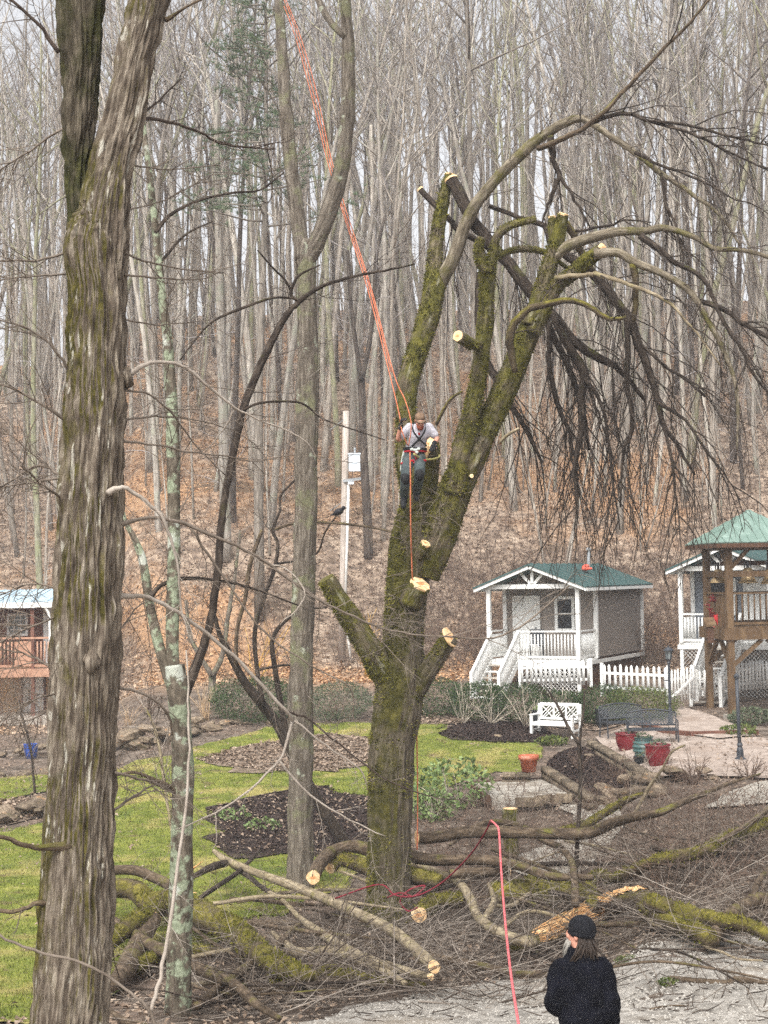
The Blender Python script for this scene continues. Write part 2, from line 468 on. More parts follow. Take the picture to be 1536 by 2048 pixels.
shed_yard, yard_ring = zone('mulch_bed', [(830, 1450), (900, 1450), (980, 1442), (1080, 1450), (1200, 1465), (1340, 1430), (1300, 1420), (1000, 1425), (820, 1428)], M_['leafbed'], .04)

# ================================================================== wooded hillside
def polyline(p, d, L, K, wob, up=0.0, rng=RNG):
    """a wandering line of K points; up bends it towards (+) or away from (-) the sky"""
    d = np.asarray(d, float); d = d / np.linalg.norm(d)
    out = [np.asarray(p, float)]; st = L / (K - 1)
    for k in range(K - 1):
        d = d + rng.normal(0, wob, 3) + np.array((0, 0, up)) / (K - 1)
        d = d / np.linalg.norm(d)
        out.append(out[-1] + d * st)
    return np.array(out)
def side_dir(t, ang, rng=RNG):
    """a direction at angle ang from t, at a random turn"""
    t = t / np.linalg.norm(t)
    q = rng.normal(0, 1, 3); q -= t * (q @ t); q /= np.linalg.norm(q)
    return t * math.cos(ang) + q * math.sin(ang)
def forest_meshes(seed, H, r0, dense=1.0, lo=.42):
    rng = np.random.default_rng(seed)
    trunk, crown = MB(), MB()
    n = 15
    st = polyline((0, 0, -.6), (rng.normal(0, .04), rng.normal(0, .04), 1), H, n, .035, .12, rng)
    rr = r0 * (1 - np.linspace(0, 1, n)) ** .75 + .018
    rr[0] *= 1.35; rr[1] *= 1.05
    trunk.tube(st, rr, 8)
    def at(f):
        x = f * (n - 1); i = min(int(x), n - 2); w = x - i
        return st[i] * (1 - w) + st[i + 1] * w, rr[i] * (1 - w) + rr[i + 1] * w, st[i + 1] - st[i]
    for k in range(int(17 * dense)):
        f = lo + (1 - lo - .03) * ((k + rng.random()) / (17 * dense)) ** .9
        p, r, t = at(f)
        L = H * (.30 * (1 - f) + .08) * rng.uniform(.7, 1.3)
        d = side_dir(t, R(rng.uniform(28, 58)), rng)
        b = polyline(p, d, L, 7, .10, .55, rng)
        br = np.linspace(min(r * .6, .075), .012, 7)
        trunk.tube(b, br, 5)
        for q in range(int(6 * dense)):
            w = rng.uniform(.25, .98) * 6; i = min(int(w), 5)
            p2 = b[i] + (b[i + 1] - b[i]) * (w - i)
            L2 = L * rng.uniform(.25, .5) * (1.15 - w / 8)
            c = polyline(p2, side_dir(b[i + 1] - b[i], R(rng.uniform(25, 60)), rng), L2, 5, .13, .35, rng)
            crown.tube(c, np.linspace(.016, .006, 5), 3)
            for z in range(3):
                w2 = rng.uniform(.3, .95) * 4; i2 = min(int(w2), 3)
                p3 = c[i2] + (c[i2 + 1] - c[i2]) * (w2 - i2)
                crown.tube(polyline(p3, side_dir(c[i2 + 1] - c[i2], R(rng.uniform(25, 65)), rng), L2 * rng.uniform(.35, .7), 3, .15, .3, rng), (.008, .006, .004), 3)
    for k in range(6):                              # stubs and thin dead side twigs low on the stem
        f = rng.uniform(.06, lo); p, r, t = at(f)
        crown.tube(polyline(p, side_dir(t, R(rng.uniform(50, 95)), rng), rng.uniform(.6, 2.6), 5, .2, .2, rng), np.linspace(.02, .005, 5), 3)
    return trunk, crown
FOREST_KINDS = [('bark_pale', 'slender pale grey bare tree in the woods on the hillside'),
                ('bark_grey', 'grey brown bare tree in the woods on the hillside'),
                ('bark_mossy', 'greenish lichen tinted bare tree in the woods on the hillside'),
                ('bark_dark', 'thin dark bare tree in the woods on the hillside')]
forest_protos = []
_specs = [(0, 25, .12), (0, 22, .10), (0, 27, .15), (0, 20, .07), (1, 25, .13), (1, 21, .08), (1, 27, .17), (2, 24, .12), (2, 26, .14), (3, 19, .08), (3, 23, .11), (1, 16, .05)]
for i, (k, H, r0) in enumerate(_specs):
    tk, cr = forest_meshes(100 + i, H, r0, dense=.70 if H > 18 else .65, lo=.50 + .03 * (i % 4))
    forest_protos.append((k, tk.mesh('trunk', True, True), cr.mesh('crown', True, False)))
def wood_spots(n, y0, y1, seed, mind):
    rng = np.random.default_rng(seed); out = []
    tries = 0
    while len(out) < n and tries < n * 60:
        tries += 1
        y = y0 + (y1 - y0) * rng.random() ** .95
        x = rng.uniform(-1, 1) * (.262 * y + 3)
        if y < 69 and (-3 < x < 22) and rng.random() < .75: continue
        if y < 70 and (x < -7) and rng.random() < .4: continue
        if all((x - a) ** 2 + ((y - b) * .6) ** 2 > mind * mind for a, b in out): out.append((x, y))
    return out
FR = np.random.default_rng(5)
spots = wood_spots(300, 65, 105, 77, 1.15)
for x, y in spots:
    q = FR.choice(12, p=[.12, .10, .08, .12, .09, .10, .05, .09, .07, .06, .05, .07])
    k, tm, cm = forest_protos[q]
    t = empty('forest_tree', (x, y, TZ(x, y)), FR.uniform(0, 6.28), FOREST_KINDS[k][1], 'tree', 'bare trees of the wooded hillside')
    s_ = FR.uniform(.82, 1.18)
    t.scale = (s_, s_, s_ * FR.uniform(.92, 1.12))
    t.rotation_euler = (FR.normal(0, .035), FR.normal(0, .035), FR.uniform(0, 6.28))
    link('trunk', tm, M_[FOREST_KINDS[k][0]], t)
    link('crown', cm, M_['twig'], t)
# the wood beyond the nearest 300 trees: one mass
far = MB()
_fm = []
for i in range(4):
    tk, cr = forest_meshes(300 + i, 24, .17, dense=.5, lo=.52)
    m = MB(); m.tubes = {**{k: list(v) for k, v in tk.tubes.items()}}
    for k, v in cr.tubes.items(): m.tubes.setdefault(k, []).extend(v)
    m.flush(); _fm.append((np.concatenate(m.v), np.concatenate(m.f4), np.concatenate(m.bk)))
for x, y in wood_spots(110, 94, 112, 78, .9):
    v, f, bk = _fm[FR.integers(4)]
    a = FR.uniform(0, 6.28); s_ = FR.uniform(.8, 1.25)
    c, s2 = math.cos(a), math.sin(a)
    far.add((v * s_) @ np.array(((c, s2, 0), (-s2, c, 0), (0, 0, 1))) + np.array((x, y, TZ(x, y))), f, bk)
tag(far.build('distant_woods', M_['bark_grey'], smooth=True, bark=True), kind='stuff')

# undergrowth of the slope: saplings, brambles and dead stems nobody could count
ug = MB()
for k in range(3000):
    y = 55 + 45 * FR.random() ** 1.5; x = FR.uniform(-1, 1) * (.262 * y + 3)
    h = FR.uniform(.5, 2.4) * (1.5 if FR.random() < .12 else 1)
    st = polyline((x, y, TZ(x, y) - .05), (FR.normal(0, .35), FR.normal(0, .35), 1), h, 4, .16, .0, FR)
    ug.tube(st, np.linspace(.012, .005, 4), 3)
    for q in range(3):
        i = FR.integers(1, 4)
        ug.tube(polyline(st[i], side_dir(st[i] - st[i - 1], R(FR.uniform(30, 80)), FR), h * FR.uniform(.25, .6), 3, .2, 0, FR), (.008, .006, .004), 3)
for k in range(1500):                            # the tangle on the bank behind the cabins
    y = FR.uniform(55, 64); x = FR.uniform(.5, 17)
    h = FR.uniform(.7, 2.6)
    st = polyline((x, y, TZ(x, y) - .05), (FR.normal(0, .5), FR.normal(0, .4), 1), h, 5, .18, -.3, FR)
    ug.tube(st, np.linspace(.013, .005, 5), 3)
    for q in range(4):
        i = FR.integers(1, 4)
        ug.tube(polyline(st[i], side_dir(st[i] - st[i - 1], R(FR.uniform(30, 80)), FR), h * FR.uniform(.25, .6), 4, .2, -.2, FR), (.009, .007, .005, .004), 3)
tag(ug.build('undergrowth', M_['twig_brown'], smooth=True), kind='stuff')

# thin saplings crowding between the trunks
for mname, n in (('bark_grey', 130), ('bark_pale', 150)):
    ug = MB()
    for k in range(n):
        y = FR.uniform(62, 108); x = FR.uniform(-1, 1) * (.262 * y + 3)
        h = FR.uniform(5, 15)
        st = polyline((x, y, TZ(x, y) - .1), (FR.normal(0, .09), FR.normal(0, .09), 1), h, 9, .05, .1, FR)
        ug.tube(st, np.linspace(.012 + h * .0036, .008, 9), 5)
        for q in range(int(h * .7)):
            i = FR.integers(2, 8); L = FR.uniform(.08, .22) * h
            b = polyline(st[i], side_dir(st[i + 1] - st[i], R(FR.uniform(25, 65)), FR), L, 5, .12, .3, FR)
            ug.tube(b, np.linspace(.016, .005, 5), 3)
            for z in range(2): ug.tube(polyline(b[2 + z], side_dir(b[3] - b[2], R(FR.uniform(25, 60)), FR), L * .5, 3, .15, .2, FR), (.009, .006, .004), 3)
    tag(ug.build('undergrowth', M_[mname], smooth=True, bark=True), kind='stuff')

# fallen leaves: bent leaf sized faces
def leaves(n, spots_fn, size, rng, lift=.02):
    x, y = spots_fn(n)
    z = terrain(x, y) + lift
    n = len(x)
    a = rng.uniform(0, 6.28, n); L = rng.uniform(.6, 1.3, n) * size; tz = rng.uniform(-.35, .6, n)
    u = np.stack([np.cos(a), np.sin(a), tz], -1) * L[:, None]
    w = np.stack([-np.sin(a), np.cos(a), rng.uniform(-.5, .5, n)], -1) * (L * .55)[:, None]
    c = np.stack([x, y, z + np.abs(tz) * L * .4], -1)
    v = np.stack([c - u * .5, c + w * .5 + np.array((0, 0, .2)) * L[:, None], c + u * .5, c - w * .5 + np.array((0, 0, .2)) * L[:, None]], 1).reshape(-1, 3)
    o = np.arange(n)[:, None] * 4
    f = np.concatenate([o + np.array([[0, 2, 1]]), o + np.array([[0, 3, 2]])])
    return v, f
def _hillspots(n):
    y = 53 + 50 * FR.random(n) ** 1.3
    return FR.uniform(-1, 1, n) * (.262 * y + 2), y
M_['leaf_a'] = mat('leaf_a', [(.3, lin(100, 84, 70)), (.48, lin(152, 131, 112)), (.6, lin(186, 166, 144)), (.72, lin(220, 206, 186))], scale=3.1, coord='world', detail=8,
    layers=[dict(scale=.12, lo=.44, hi=.58, ramp=[(.3, lin(140, 98, 66)), (.5, lin(192, 148, 106)), (.7, lin(226, 188, 144))], rscale=3.1, amt=.75)])
M_['leaf_b'] = mat('leaf_b', [(.3, lin(92, 76, 64)), (.5, lin(132, 114, 98)), (.7, lin(184, 168, 150))], scale=9, coord='world', detail=8)
v, f = leaves(42000, _hillspots, .16, FR)
tag(MB().add(v, f).build('leaf_litter', M_['leaf_a']), kind='stuff')
# ================================================================== building materials
def plain(name, c, rough=.6, var=.08, scale=6, spec=.3, bump=None, metal=0, **k):
    a = tuple(x * (1 - var) for x in c); b = tuple(min(x * (1 + var), 1) for x in c)
    return mat(name, [(.35, a), (.65, b)], scale=scale, rough=rough, spec=spec, bump=bump, metal=metal, **k)
M_['white'] = plain('white_paint', lin(226, 226, 222), .55, .05, layers=[dict(scale=5, lo=.58, hi=.72, rgb=lin(186, 182, 172), amt=.6)])
M_['siding_brown'] = plain('siding_brown', lin(136, 127, 119), .8, .05, scale=14, stretch=(12, 12, .3), bump=(10, .5, .015))
M_['siding_blue'] = plain('siding_blue', lin(128, 134, 142), .8, .05, scale=14, stretch=(12, 12, .3), bump=(10, .5, .015))
M_['roof_green'] = plain('roof_green', lin(58, 84, 83), .45, .08, scale=1.5, layers=[dict(scale=6, lo=.55, hi=.7, rgb=lin(84, 106, 101), amt=.5)])
M_['roof_pale'] = plain('roof_pale', lin(112, 134, 124), .4, .07, scale=1.5, layers=[dict(scale=3, lo=.5, hi=.7, rgb=lin(140, 160, 150), amt=.6)])
M_['roof_metal'] = plain('roof_metal', lin(172, 194, 206), .45, .05, scale=2)
M_['glass'] = plain('window_glass', lin(30, 36, 42), .08, .1, spec=.6)
M_['glass_grey'] = plain('pale_window', lin(120, 128, 128), .2, .2, spec=.6, scale=3)
M_['wood_tower'] = mat('wood_tower', [(.3, lin(74, 58, 43)), (.5, lin(97, 77, 56)), (.7, lin(120, 98, 72))], scale=6, stretch=(1, 1, .3), rough=.75, bump=(20, .3, .01))
M_['wood_dark'] = mat('wood_dark', [(.3, lin(64, 46, 36)), (.7, lin(98, 70, 52))], scale=6, rough=.8)
M_['wood_red'] = mat('wood_red', [(.3, lin(86, 56, 47)), (.5, lin(108, 74, 62)), (.7, lin(128, 92, 78))], scale=5, stretch=(1, 1, .4), rough=.8)
M_['wood_rail'] = mat('wood_rail', [(.3, lin(150, 112, 92)), (.6, lin(184, 144, 120)), (.75, lin(204, 168, 146))], scale=5, rough=.8)
M_['panel_tan'] = mat('panel_tan', [(.3, lin(196, 160, 120)), (.7, lin(222, 190, 152))], scale=3, rough=.8)
M_['black_metal'] = plain('black_metal', lin(54, 58, 64), .45, .2, spec=.4, scale=20)
M_['bronze'] = plain('bell_bronze', lin(186, 160, 118), .35, .2, spec=.5, metal=.4)
M_['red'] = plain('red_cloth', lin(190, 44, 48), .7, .2)
M_['darkred'] = plain('dark_red_cloth', lin(110, 28, 32), .7, .2)
M_['concrete'] = mat('concrete', [(.3, lin(140, 132, 122)), (.7, lin(190, 182, 170))], scale=4, bump=(20, .4, .01))
M_['redball'] = plain('red_tarp', lin(222, 92, 72), .6, .2)
M_['galv'] = plain('galvanised', lin(150, 154, 156), .5, .15)

def inst(name, me, m, parent, loc=(0, 0, 0), rz=0.0):
    o = link(name, me, m if not me.materials else None, parent)
    o.location = loc; o.rotation_euler[2] = rz
    return o
def railing(parent, a, b, h, m, baluster_me, gap=.115, bottom=.08, w=.07):
    """top and bottom rail from a to b with each baluster its own part"""
    a, b = np.array(a, float), np.array(b, float)
    up = np.array((0, 0, 1.))
    MB().beam(a + up * h, b + up * h, w * 1.3, .05).build('top_rail', m, parent)
    MB().beam(a + up * bottom, b + up * bottom, .05, .07).build('bottom_rail', m, parent)
    n = max(2, int(np.linalg.norm(b - a) / gap))
    for k in range(n):
        q = a + (b - a) * (k + .5) / n
        inst('baluster', baluster_me, m, parent, q + up * bottom)
def lattice(parent, a, b, z0, z1, m, pitch=.13):
    a, b = np.array(a, float), np.array(b, float); L = np.linalg.norm((b - a)[:2]); t = (b - a) / L; nrm = np.array((t[1], -t[0], 0))
    mb = MB(); H = z1 - z0
    def pt(s, z): return np.array((a[0] + t[0] * s, a[1] + t[1] * s, z0 + z))
    for sgn in (1, -1):
        for k in range(int((L + H) / pitch) + 1):
            s0 = k * pitch - (H if sgn > 0 else 0)
            p0, p1 = (s0, 0), (s0 + H, H)
            lo_, hi_ = max(p0[0], 0), min(p1[0], L)
            if hi_ - lo_ < .03: continue
            z_a, z_b = lo_ - s0, hi_ - s0
            if sgn < 0: z_a, z_b = H - z_a, H - z_b
            mb.beam(pt(lo_, z_a) + nrm * .006 * sgn, pt(hi_, z_b) + nrm * .006 * sgn, .009, .028, up=nrm)
    mb.build('lattice', m, parent)
def slope(parent, name, quad, th, m, ribs=9):
    """a roof slope: a slab with raised seams running from ridge (first two corners) to eave"""
    q = [np.array(p, float) for p in quad]
    n = np.cross(q[1] - q[0], q[3] - q[0]); n /= np.linalg.norm(n)
    if n[2] < 0: n = -n
    mb = MB(); v = q + [p - n * th for p in q]
    mb.add(v, np.array([(0, 1, 2, 3), (7, 6, 5, 4), (0, 4, 5, 1), (1, 5, 6, 2), (2, 6, 7, 3), (3, 7, 4, 0)]))
    for k in range(ribs):
        f = (k + .5) / ribs
        mb.beam(q[0] + (q[1] - q[0]) * f + n * .012, q[3] + (q[2] - q[3]) * f + n * .012, .03, .03, up=n)
    return mb.build(name, m, parent)

def cabin(p0, p1, floor_z, ground_z, siding, label, second=False):
    """a one room cabin on posts: porch gable in front, p0 and p1 are the porch's front corners"""
    ax = math.atan2(p1[1] - p0[1], p1[0] - p0[0]); W = math.hypot(p1[0] - p0[0], p1[1] - p0[1])
    F = floor_z - ground_z
    r = empty('cabin', (p0[0], p0[1], ground_z), ax, label, 'cabin')
    w, PD, DD, H = M_['white'], 1.60, 6.65, 2.47
    bal = MB().box((0, 0, .37), (.04, .04, .74)).mesh('baluster')
    bal.materials.append(w)
    # walls
    mb = MB(); t = .09
    mb.box((W / 2, PD + t / 2, F + H / 2), (W - .02, t, H)).box((W / 2, DD - t / 2, F + H / 2), (W - .02, t, H))
    mb.box((t / 2, (PD + DD) / 2, F + H / 2), (t, DD - PD - 2 * t, H)).box((W - t / 2, (PD + DD) / 2, F + H / 2), (t, DD - PD - 2 * t, H))
    rise = .62
    for yy in (PD + .05, DD - .05):               # gable ends
        v = [(0, yy - .04, F + H), (W, yy - .04, F + H), (W / 2, yy - .04, F + H + rise), (0, yy + .04, F + H), (W, yy + .04, F + H), (W / 2, yy + .04, F + H + rise)]
        mb.add(v, [(0, 1, 2), (5, 4, 3), (0, 3, 4, 1), (1, 4, 5, 2), (2, 5, 3, 0)])
    mb.build('wall', siding, r)
    for cx, cy in ((-.012, PD - .012), (W + .012, PD - .012), (W + .012, DD + .012), (-.012, DD + .012)):
        MB().box((cx, cy, F + H / 2 - .01), (.13, .13, H + .02)).build('corner_trim', w, r)
    # deck
    MB().box((W / 2, PD / 2 - .02, F - .04), (W + .1, PD - .02, .05)).build('deck', w, r)
    MB().box((W / 2, -.06, F - .14), (W + .14, .04, .14)).box((W + .08, DD / 2, F - .13), (.04, DD, .12)).box((-.08, DD / 2, F - .13), (.04, DD, .12)).build('floor_trim', w, r)
    MB().box((W / 2, (PD + DD) / 2, F - .06), (W - .04, DD - PD, .09)).build('floor_platform', M_['wood_dark'], r)
    for x, y in ((.05, 0), (W - .05, 0), (W - .05, DD * .62), (W - .05, DD - .1), (.05, DD - .1)):
        MB().box((x, y, F / 2 - .25), (.11, .11, F + .1)).build('support_post', w, r)
    lattice(r, (1.25 if not second else .06, -.02, 0), (W - .1, -.02, 0), 0, F - .22, w)
    lattice(r, (W + .02, .1, 0), (W + .02, DD - .1, 0), 0, F - .22, M_['wood_dark'])
    # porch posts, beam and gable truss
    for x in (.05, W - .05):
        MB().box((x, 0, F + H / 2 - .07), (.13, .13, H - .14)).build('porch_post', w, r)
    MB().box((W / 2, 0, F + H - .07), (W + .1, .12, .15)).build('porch_beam', w, r)
    MB().beam((W + .0, .07, F + H - .07), (W + .0, PD - .08, F + H - .07), .08, .14).build('porch_beam', w, r)
    MB().box((W / 2, 0, F + H + rise / 2), (.10, .08, rise - .05)).build('king_post', w, r)
    for s in (-1, 1):
        MB().beam((W / 2 + s * .07, 0, F + H + .02), (W / 2 + s * .46, 0, F + H + rise * .70), .07, .09).build('truss_brace', w, r)
    ov, fo, bo = .38, .34, .30
    k = rise / (W / 2)
    ez = F + H - ov * k + .06
    for s in (-1, 1):
        xe = W / 2 + s * (W / 2 + ov)
        slope(r, 'roof', [(W / 2, -fo, F + H + rise + .06), (W / 2, DD + bo, F + H + rise + .06), (xe, DD + bo, ez), (xe, -fo, ez)], .05, M_['roof_green'], 12)
        MB().beam((W / 2 + s * .02, -fo + .05, F + H + rise - .06), (xe - s * .02, -fo + .05, ez - .10), .03, .11).build('fascia', w, r)
        MB().beam((xe - s * .01, -fo + .08, ez - .10), (xe - s * .01, DD + bo - .02, ez - .10), .03, .10).build('fascia', w, r)
    # door and window
    dx = .78 if not second else 2.2
    d = MB().box((dx, PD - .04, F + 1.0), (.84, .05, 1.98)).build('door', w, r)
    mb = MB()
    for zz, hh in ((.52, .62), (1.42, .72)):
        for xx in (-.2, .2): mb.box((dx + xx, PD - .07, F + zz), (.28, .012, hh))
    mb.build('door_panel', w, d)
    MB().box((dx - .46, PD - .055, F + 1.03), (.075, .07, 2.06)).box((dx + .46, PD - .055, F + 1.03), (.075, .07, 2.06)).box((dx, PD - .055, F + 2.035), (.84, .07, .08)).build('frame', w, d)
    MB().lathe([(0, -.03), (.03, -.02), (.035, .01), (0, .03)], (dx + .34, PD - .1, F + .98), 8).build('handle', M_['black_metal'], d)
    for wx, ww, wh in (((2.16, .50, .98),) if not second else ((.95, .82, 1.02),)):
        wz = F + 1.45
        o = MB().box((wx - ww / 2 - .05, PD - .05, wz), (.10, .08, wh + .2)).box((wx + ww / 2 + .05, PD - .05, wz), (.10, .08, wh + .2)).box((wx, PD - .05, wz + wh / 2 + .05), (ww, .08, .10)).box((wx, PD - .05, wz - wh / 2 - .05), (ww, .09, .10)).box((wx, PD - .045, wz), (ww, .06, .06)).build('window', w, r)
        for s in (-1, 1):
            MB().box((wx, PD - .02, wz + s * (wh / 4 + .015)), (ww, .02, wh / 2 - .035)).build('pane', M_['glass'], o)
    # rails: front right of the stair, right side, short left side
    sx0, sx1 = (.12, 1.08) if not second else (1.08, 2.0)
    railing(r, (sx1 + .06, 0, F), (W - .11, 0, F), .92, w, bal)
    if second: railing(r, (.11, 0, F), (sx0 - .05, 0, F), .92, w, bal)
    railing(r, (W - .02, .07, F), (W - .02, PD - .09, F), .92, w, bal)
    railing(r, (.05, .07, F), (.05, PD - .09, F), .92, w, bal)
    MB().box((sx1, 0, F + .47), (.1, .1, .98)).build('newel_post', w, r)
    # stair
    n = max(4, int(round(F / .19))); run = .27
    for q in range(n):
        MB().box(((sx0 + sx1) / 2, -.1 - run * (q + .5), F - .19 * (q + 1)), (sx1 - sx0 - .1, run + .02, .04)).build('tread', w if q % 2 else M_['concrete'], r)
    ye, ze = -.1 - run * n, F - .19 * n
    for x in (sx0, sx1):
        MB().beam((x, -.08, F - .12), (x, ye, ze - .1), .05, .2).build('stringer', w, r)
        MB().beam((x, -.02, F + .90), (x, ye, ze + .78), .09, .06).build('stair_rail', w, r)
        MB().box((x, ye, ze + .30), (.1, .1, 1.06)).build('newel_post', w, r)
        for q in range(2 * n - 1):
            y = -.16 - run / 2 * (q + .3); z = F - .19 * (-y - .1) / run
            inst('baluster', bal, w, r, (x, y, z - .02))
    return r
fl1 = P(977, 1319, 51.5); fr1 = P(1161, 1319, 50.05)
cabin1 = cabin(fl1, fr1, (fl1[2] + fr1[2]) / 2, TZ(4.5, 50.2) - .05, M_['siding_brown'], 'grey brown cabin with green metal roof and white porch, left of the wooden bell tower')
fl2 = P(1361, 1287, 50.3); fr2 = P(1361 + 184, 1284, 48.9)
cabin2 = cabin(fl2, fr2, (fl2[2] + fr2[2]) / 2, TZ(10.8, 49.5) - .05, M_['siding_blue'], 'blue grey cabin with white porch standing behind the wooden bell tower', True)
# porch chair and the red bundle on the roof, vent pipe
def rel(o, p):
    return np.array(Matrix.Translation(o.location) @ Matrix.Rotation(o.rotation_euler.z, 4, 'Z') @ Vector(p))
F1 = (fl1[2] + fr1[2]) / 2 - cabin1.location.z
cp = rel(cabin1, (1.45, .72, F1 - .012))
ch = empty('porch_chair', cp, cabin1.rotation_euler.z + .3, 'dark chair with a white cloth on the porch of the grey brown cabin', 'chair')
MB().box((0, 0, .43), (.46, .44, .04)).build('seat', M_['black_metal'], ch)
MB().box((0, .21, .72), (.46, .035, .5)).build('backrest', M_['black_metal'], ch)
for x in (-.2, .2):
    for y in (-.19, .19): MB().box((x, y, .205), (.04, .04, .41)).build('leg', M_['black_metal'], ch)
cl = MB().box((-.08, -.02, .46), (.2, .46, .014)).box((-.08, -.255, .36), (.2, .014, .2)).build('cloth', M_['white'])
cl.matrix_world = Matrix.Translation(cp) @ Matrix.Rotation(cabin1.rotation_euler.z + .3, 4, 'Z')
tag(cl, 'white cloth hanging over the seat of the porch chair', 'cloth')
rb = P(1210, 1156, 52.2)
def roof_z(o, F, W, lx): return o.location.z + F + 2.47 + .06 + .62 * (1 - abs(lx - W / 2) / (W / 2))
W1 = math.hypot(*(fr1 - fl1)[:2])
lp = np.array((W1 * .74, 3.1))
wp = rel(cabin1, (lp[0], lp[1], 0)); wp[2] = roof_z(cabin1, F1, W1, lp[0])
mb = MB()
for k in range(7):
    q = RNG.normal(0, .1, 3); s_ = RNG.uniform(.08, .15)
    mb.lathe([(0, -s_ * .5), (s_ * .8, -s_ * .3), (s_, 0), (s_ * .7, s_ * .4), (0, s_ * .55)], (q[0] * 1.7, q[1] * 1.2, .1 + abs(q[2]) * .4), 9)
o = mb.build('red_bundle', M_['redball'], smooth=True); o.location = wp
tag(o, 'crumpled red bundle lying on the green roof of the grey brown cabin', 'bundle')
vp = rel(cabin1, (W1 * .66, 4.2, 0)); vp[2] = roof_z(cabin1, F1, W1, W1 * .66)
o = MB().lathe([(.06, -.2), (.06, .62), (.0, .62)], n=10).lathe([(.10, .66), (.10, .72), (0, .78)], n=10).lathe([(.05, .6), (.05, .68)], n=10).build('vent_pipe', M_['galv'], smooth=False)
o.parent = cabin1; o.matrix_parent_inverse = (Matrix.Translation(cabin1.location) @ Matrix.Rotation(cabin1.rotation_euler.z, 4, 'Z')).inverted(); o.location = vp

# ------------------------------------------------------------------ bell tower
def tower():
    fl = P(1465, 1438, 45.0); bl = P(1421, 1424, 47.0)
    yv = (bl - fl)[:2]; yv /= np.linalg.norm(yv); xv = np.array((yv[1], -yv[0]))
    gz = TZ(fl[0], fl[1])
    r = empty('bell_tower', (fl[0], fl[1], gz), math.atan2(xv[1], xv[0]), 'brown timber bell tower on tall posts with a pale green hipped roof', 'bell tower')
    A = 2.05; w = M_['wood_tower']
    dz = P(1463, 1268, 45.0)[2] - gz; ez = P(1463, 1092, 45.0)[2] - gz; az = P(1520, 1019, 46.1)[2] - gz
    for x, y in ((0, 0), (A, 0), (A, A), (0, A)):
        p_ = MB().box((x, y, ez / 2 - .15), (.19, .19, ez + .3)).build('post', w, r)
        MB().box((x, y, .03), (.42, .42, .16)).build('footing', M_['concrete'], p_)
    for yy in (-.12, A + .12): MB().box((A / 2, yy, dz), (A + .46, .06, .34)).build('deck_beam', w, r)
    for xx in (-.12, A + .12): MB().box((xx, A / 2, dz), (.06, A + .18, .34)).build('deck_beam', w, r)
    for k in range(14):
        MB().box((-.08 + (A + .16) * (k + .5) / 14, A / 2, dz + .19), (.148, A + .2, .035)).build('floor_board', w, r)
    bal = MB().box((0, 0, .42), (.04, .04, .8)).mesh('baluster'); bal.materials.append(w)
    railing(r, (.11, 0, dz + .2), (A - .11, 0, dz + .2), .98, w, bal, .17, .1)
    railing(r, (A, .11, dz + .2), (A, A - .11, dz + .2), .98, w, bal, .17, .1)
    railing(r, (A - .11, A, dz + .2), (.11, A, dz + .2), .98, w, bal, .17, .1)
    MB().box((0, A / 2, dz + .68), (.04, A - .22, .94)).build('rail_panel', M_['wood_tower'], r)
    MB().box((0, A / 2, dz + 1.18), (.14, A - .2, .05)).build('top_rail', w, r)
    for a, b in (((.09, 0, dz - .9), (.95, 0, dz - .18)), ((A - .09, 0, dz - .9), (A - .95, 0, dz - .18)), ((0, .09, dz - .9), (0, .9, dz - .18)), ((0, A - .09, dz - .9), (0, A - .9, dz - .18)),
                 ((.09, 0, ez - .62), (.6, 0, ez - .1)), ((A - .09, 0, ez - .62), (A - .6, 0, ez - .1)), ((.09, A, dz - .9), (.95, A, dz - .18)), ((A, .09, dz - .9), (A, .9, dz - .18)), ((0, .09, ez - .62), (0, .6, ez - .1))):
        MB().beam(a, b, .11, .11).build('brace', w, r)
    for a, b in (((-.1, 0, ez - .02), (A + .1, 0, ez - .02)), ((-.1, A, ez - .02), (A + .1, A, ez - .02)), ((0, .1, ez - .02), (0, A - .1, ez - .02)), ((A, .1, ez - .02), (A, A - .1, ez - .02))):
        MB().beam(a, b, .14, .17).build('roof_beam', w, r)
    for yy in (.0, A):
        MB().beam((.1, yy, ez - .82), (A - .1, yy, ez - .82), .10, .17).build('bell_beam', w, r)
    MB().beam((.1, A * .5, ez - .5), (A - .1, A * .5, ez - .5), .12, .14).build('bell_beam', M_['wood_dark'], r)
    MB().beam((0, .1, ez - .82), (0, A - .1, ez - .82), .10, .17).build('bell_beam', w, r)
    ov = .50; c = np.array((A / 2, A / 2, az)); e = ez + .10
    cs = [(-ov, -ov, e), (A + ov, -ov, e), (A + ov, A + ov, e), (-ov, A + ov, e)]
    for i in range(4):
        a, b = np.array(cs[i]), np.array(cs[(i + 1) % 4])
        n = np.cross(b - a, c - a); n /= np.linalg.norm(n)
        mb = MB(); v = [a, b, c, a - n * .05, b - n * .05, c - n * .05]
        mb.add(v, [(0, 1, 2), (5, 4, 3), (0, 3, 4, 1), (1, 4, 5, 2), (2, 5, 3, 0)])
        for k in range(1, 12):
            f = k / 12; g = 1 - abs(2 * f - 1)
            q = a + (b - a) * f
            top = q + (c - (a + b) / 2) * g
            mb.beam(q + n * .01, q + (top - q) * .98 + n * .01, .03, .03, up=n)
        mb.build('roof', M_['roof_pale'], r)
        MB().beam(a - n * .05 - np.array((0, 0, .05)), b - n * .05 - np.array((0, 0, .05)), .04, .12).build('fascia', M_['wood_dark'], r)
    return r, dz, ez, A
twr, TD, TE, TA = tower()
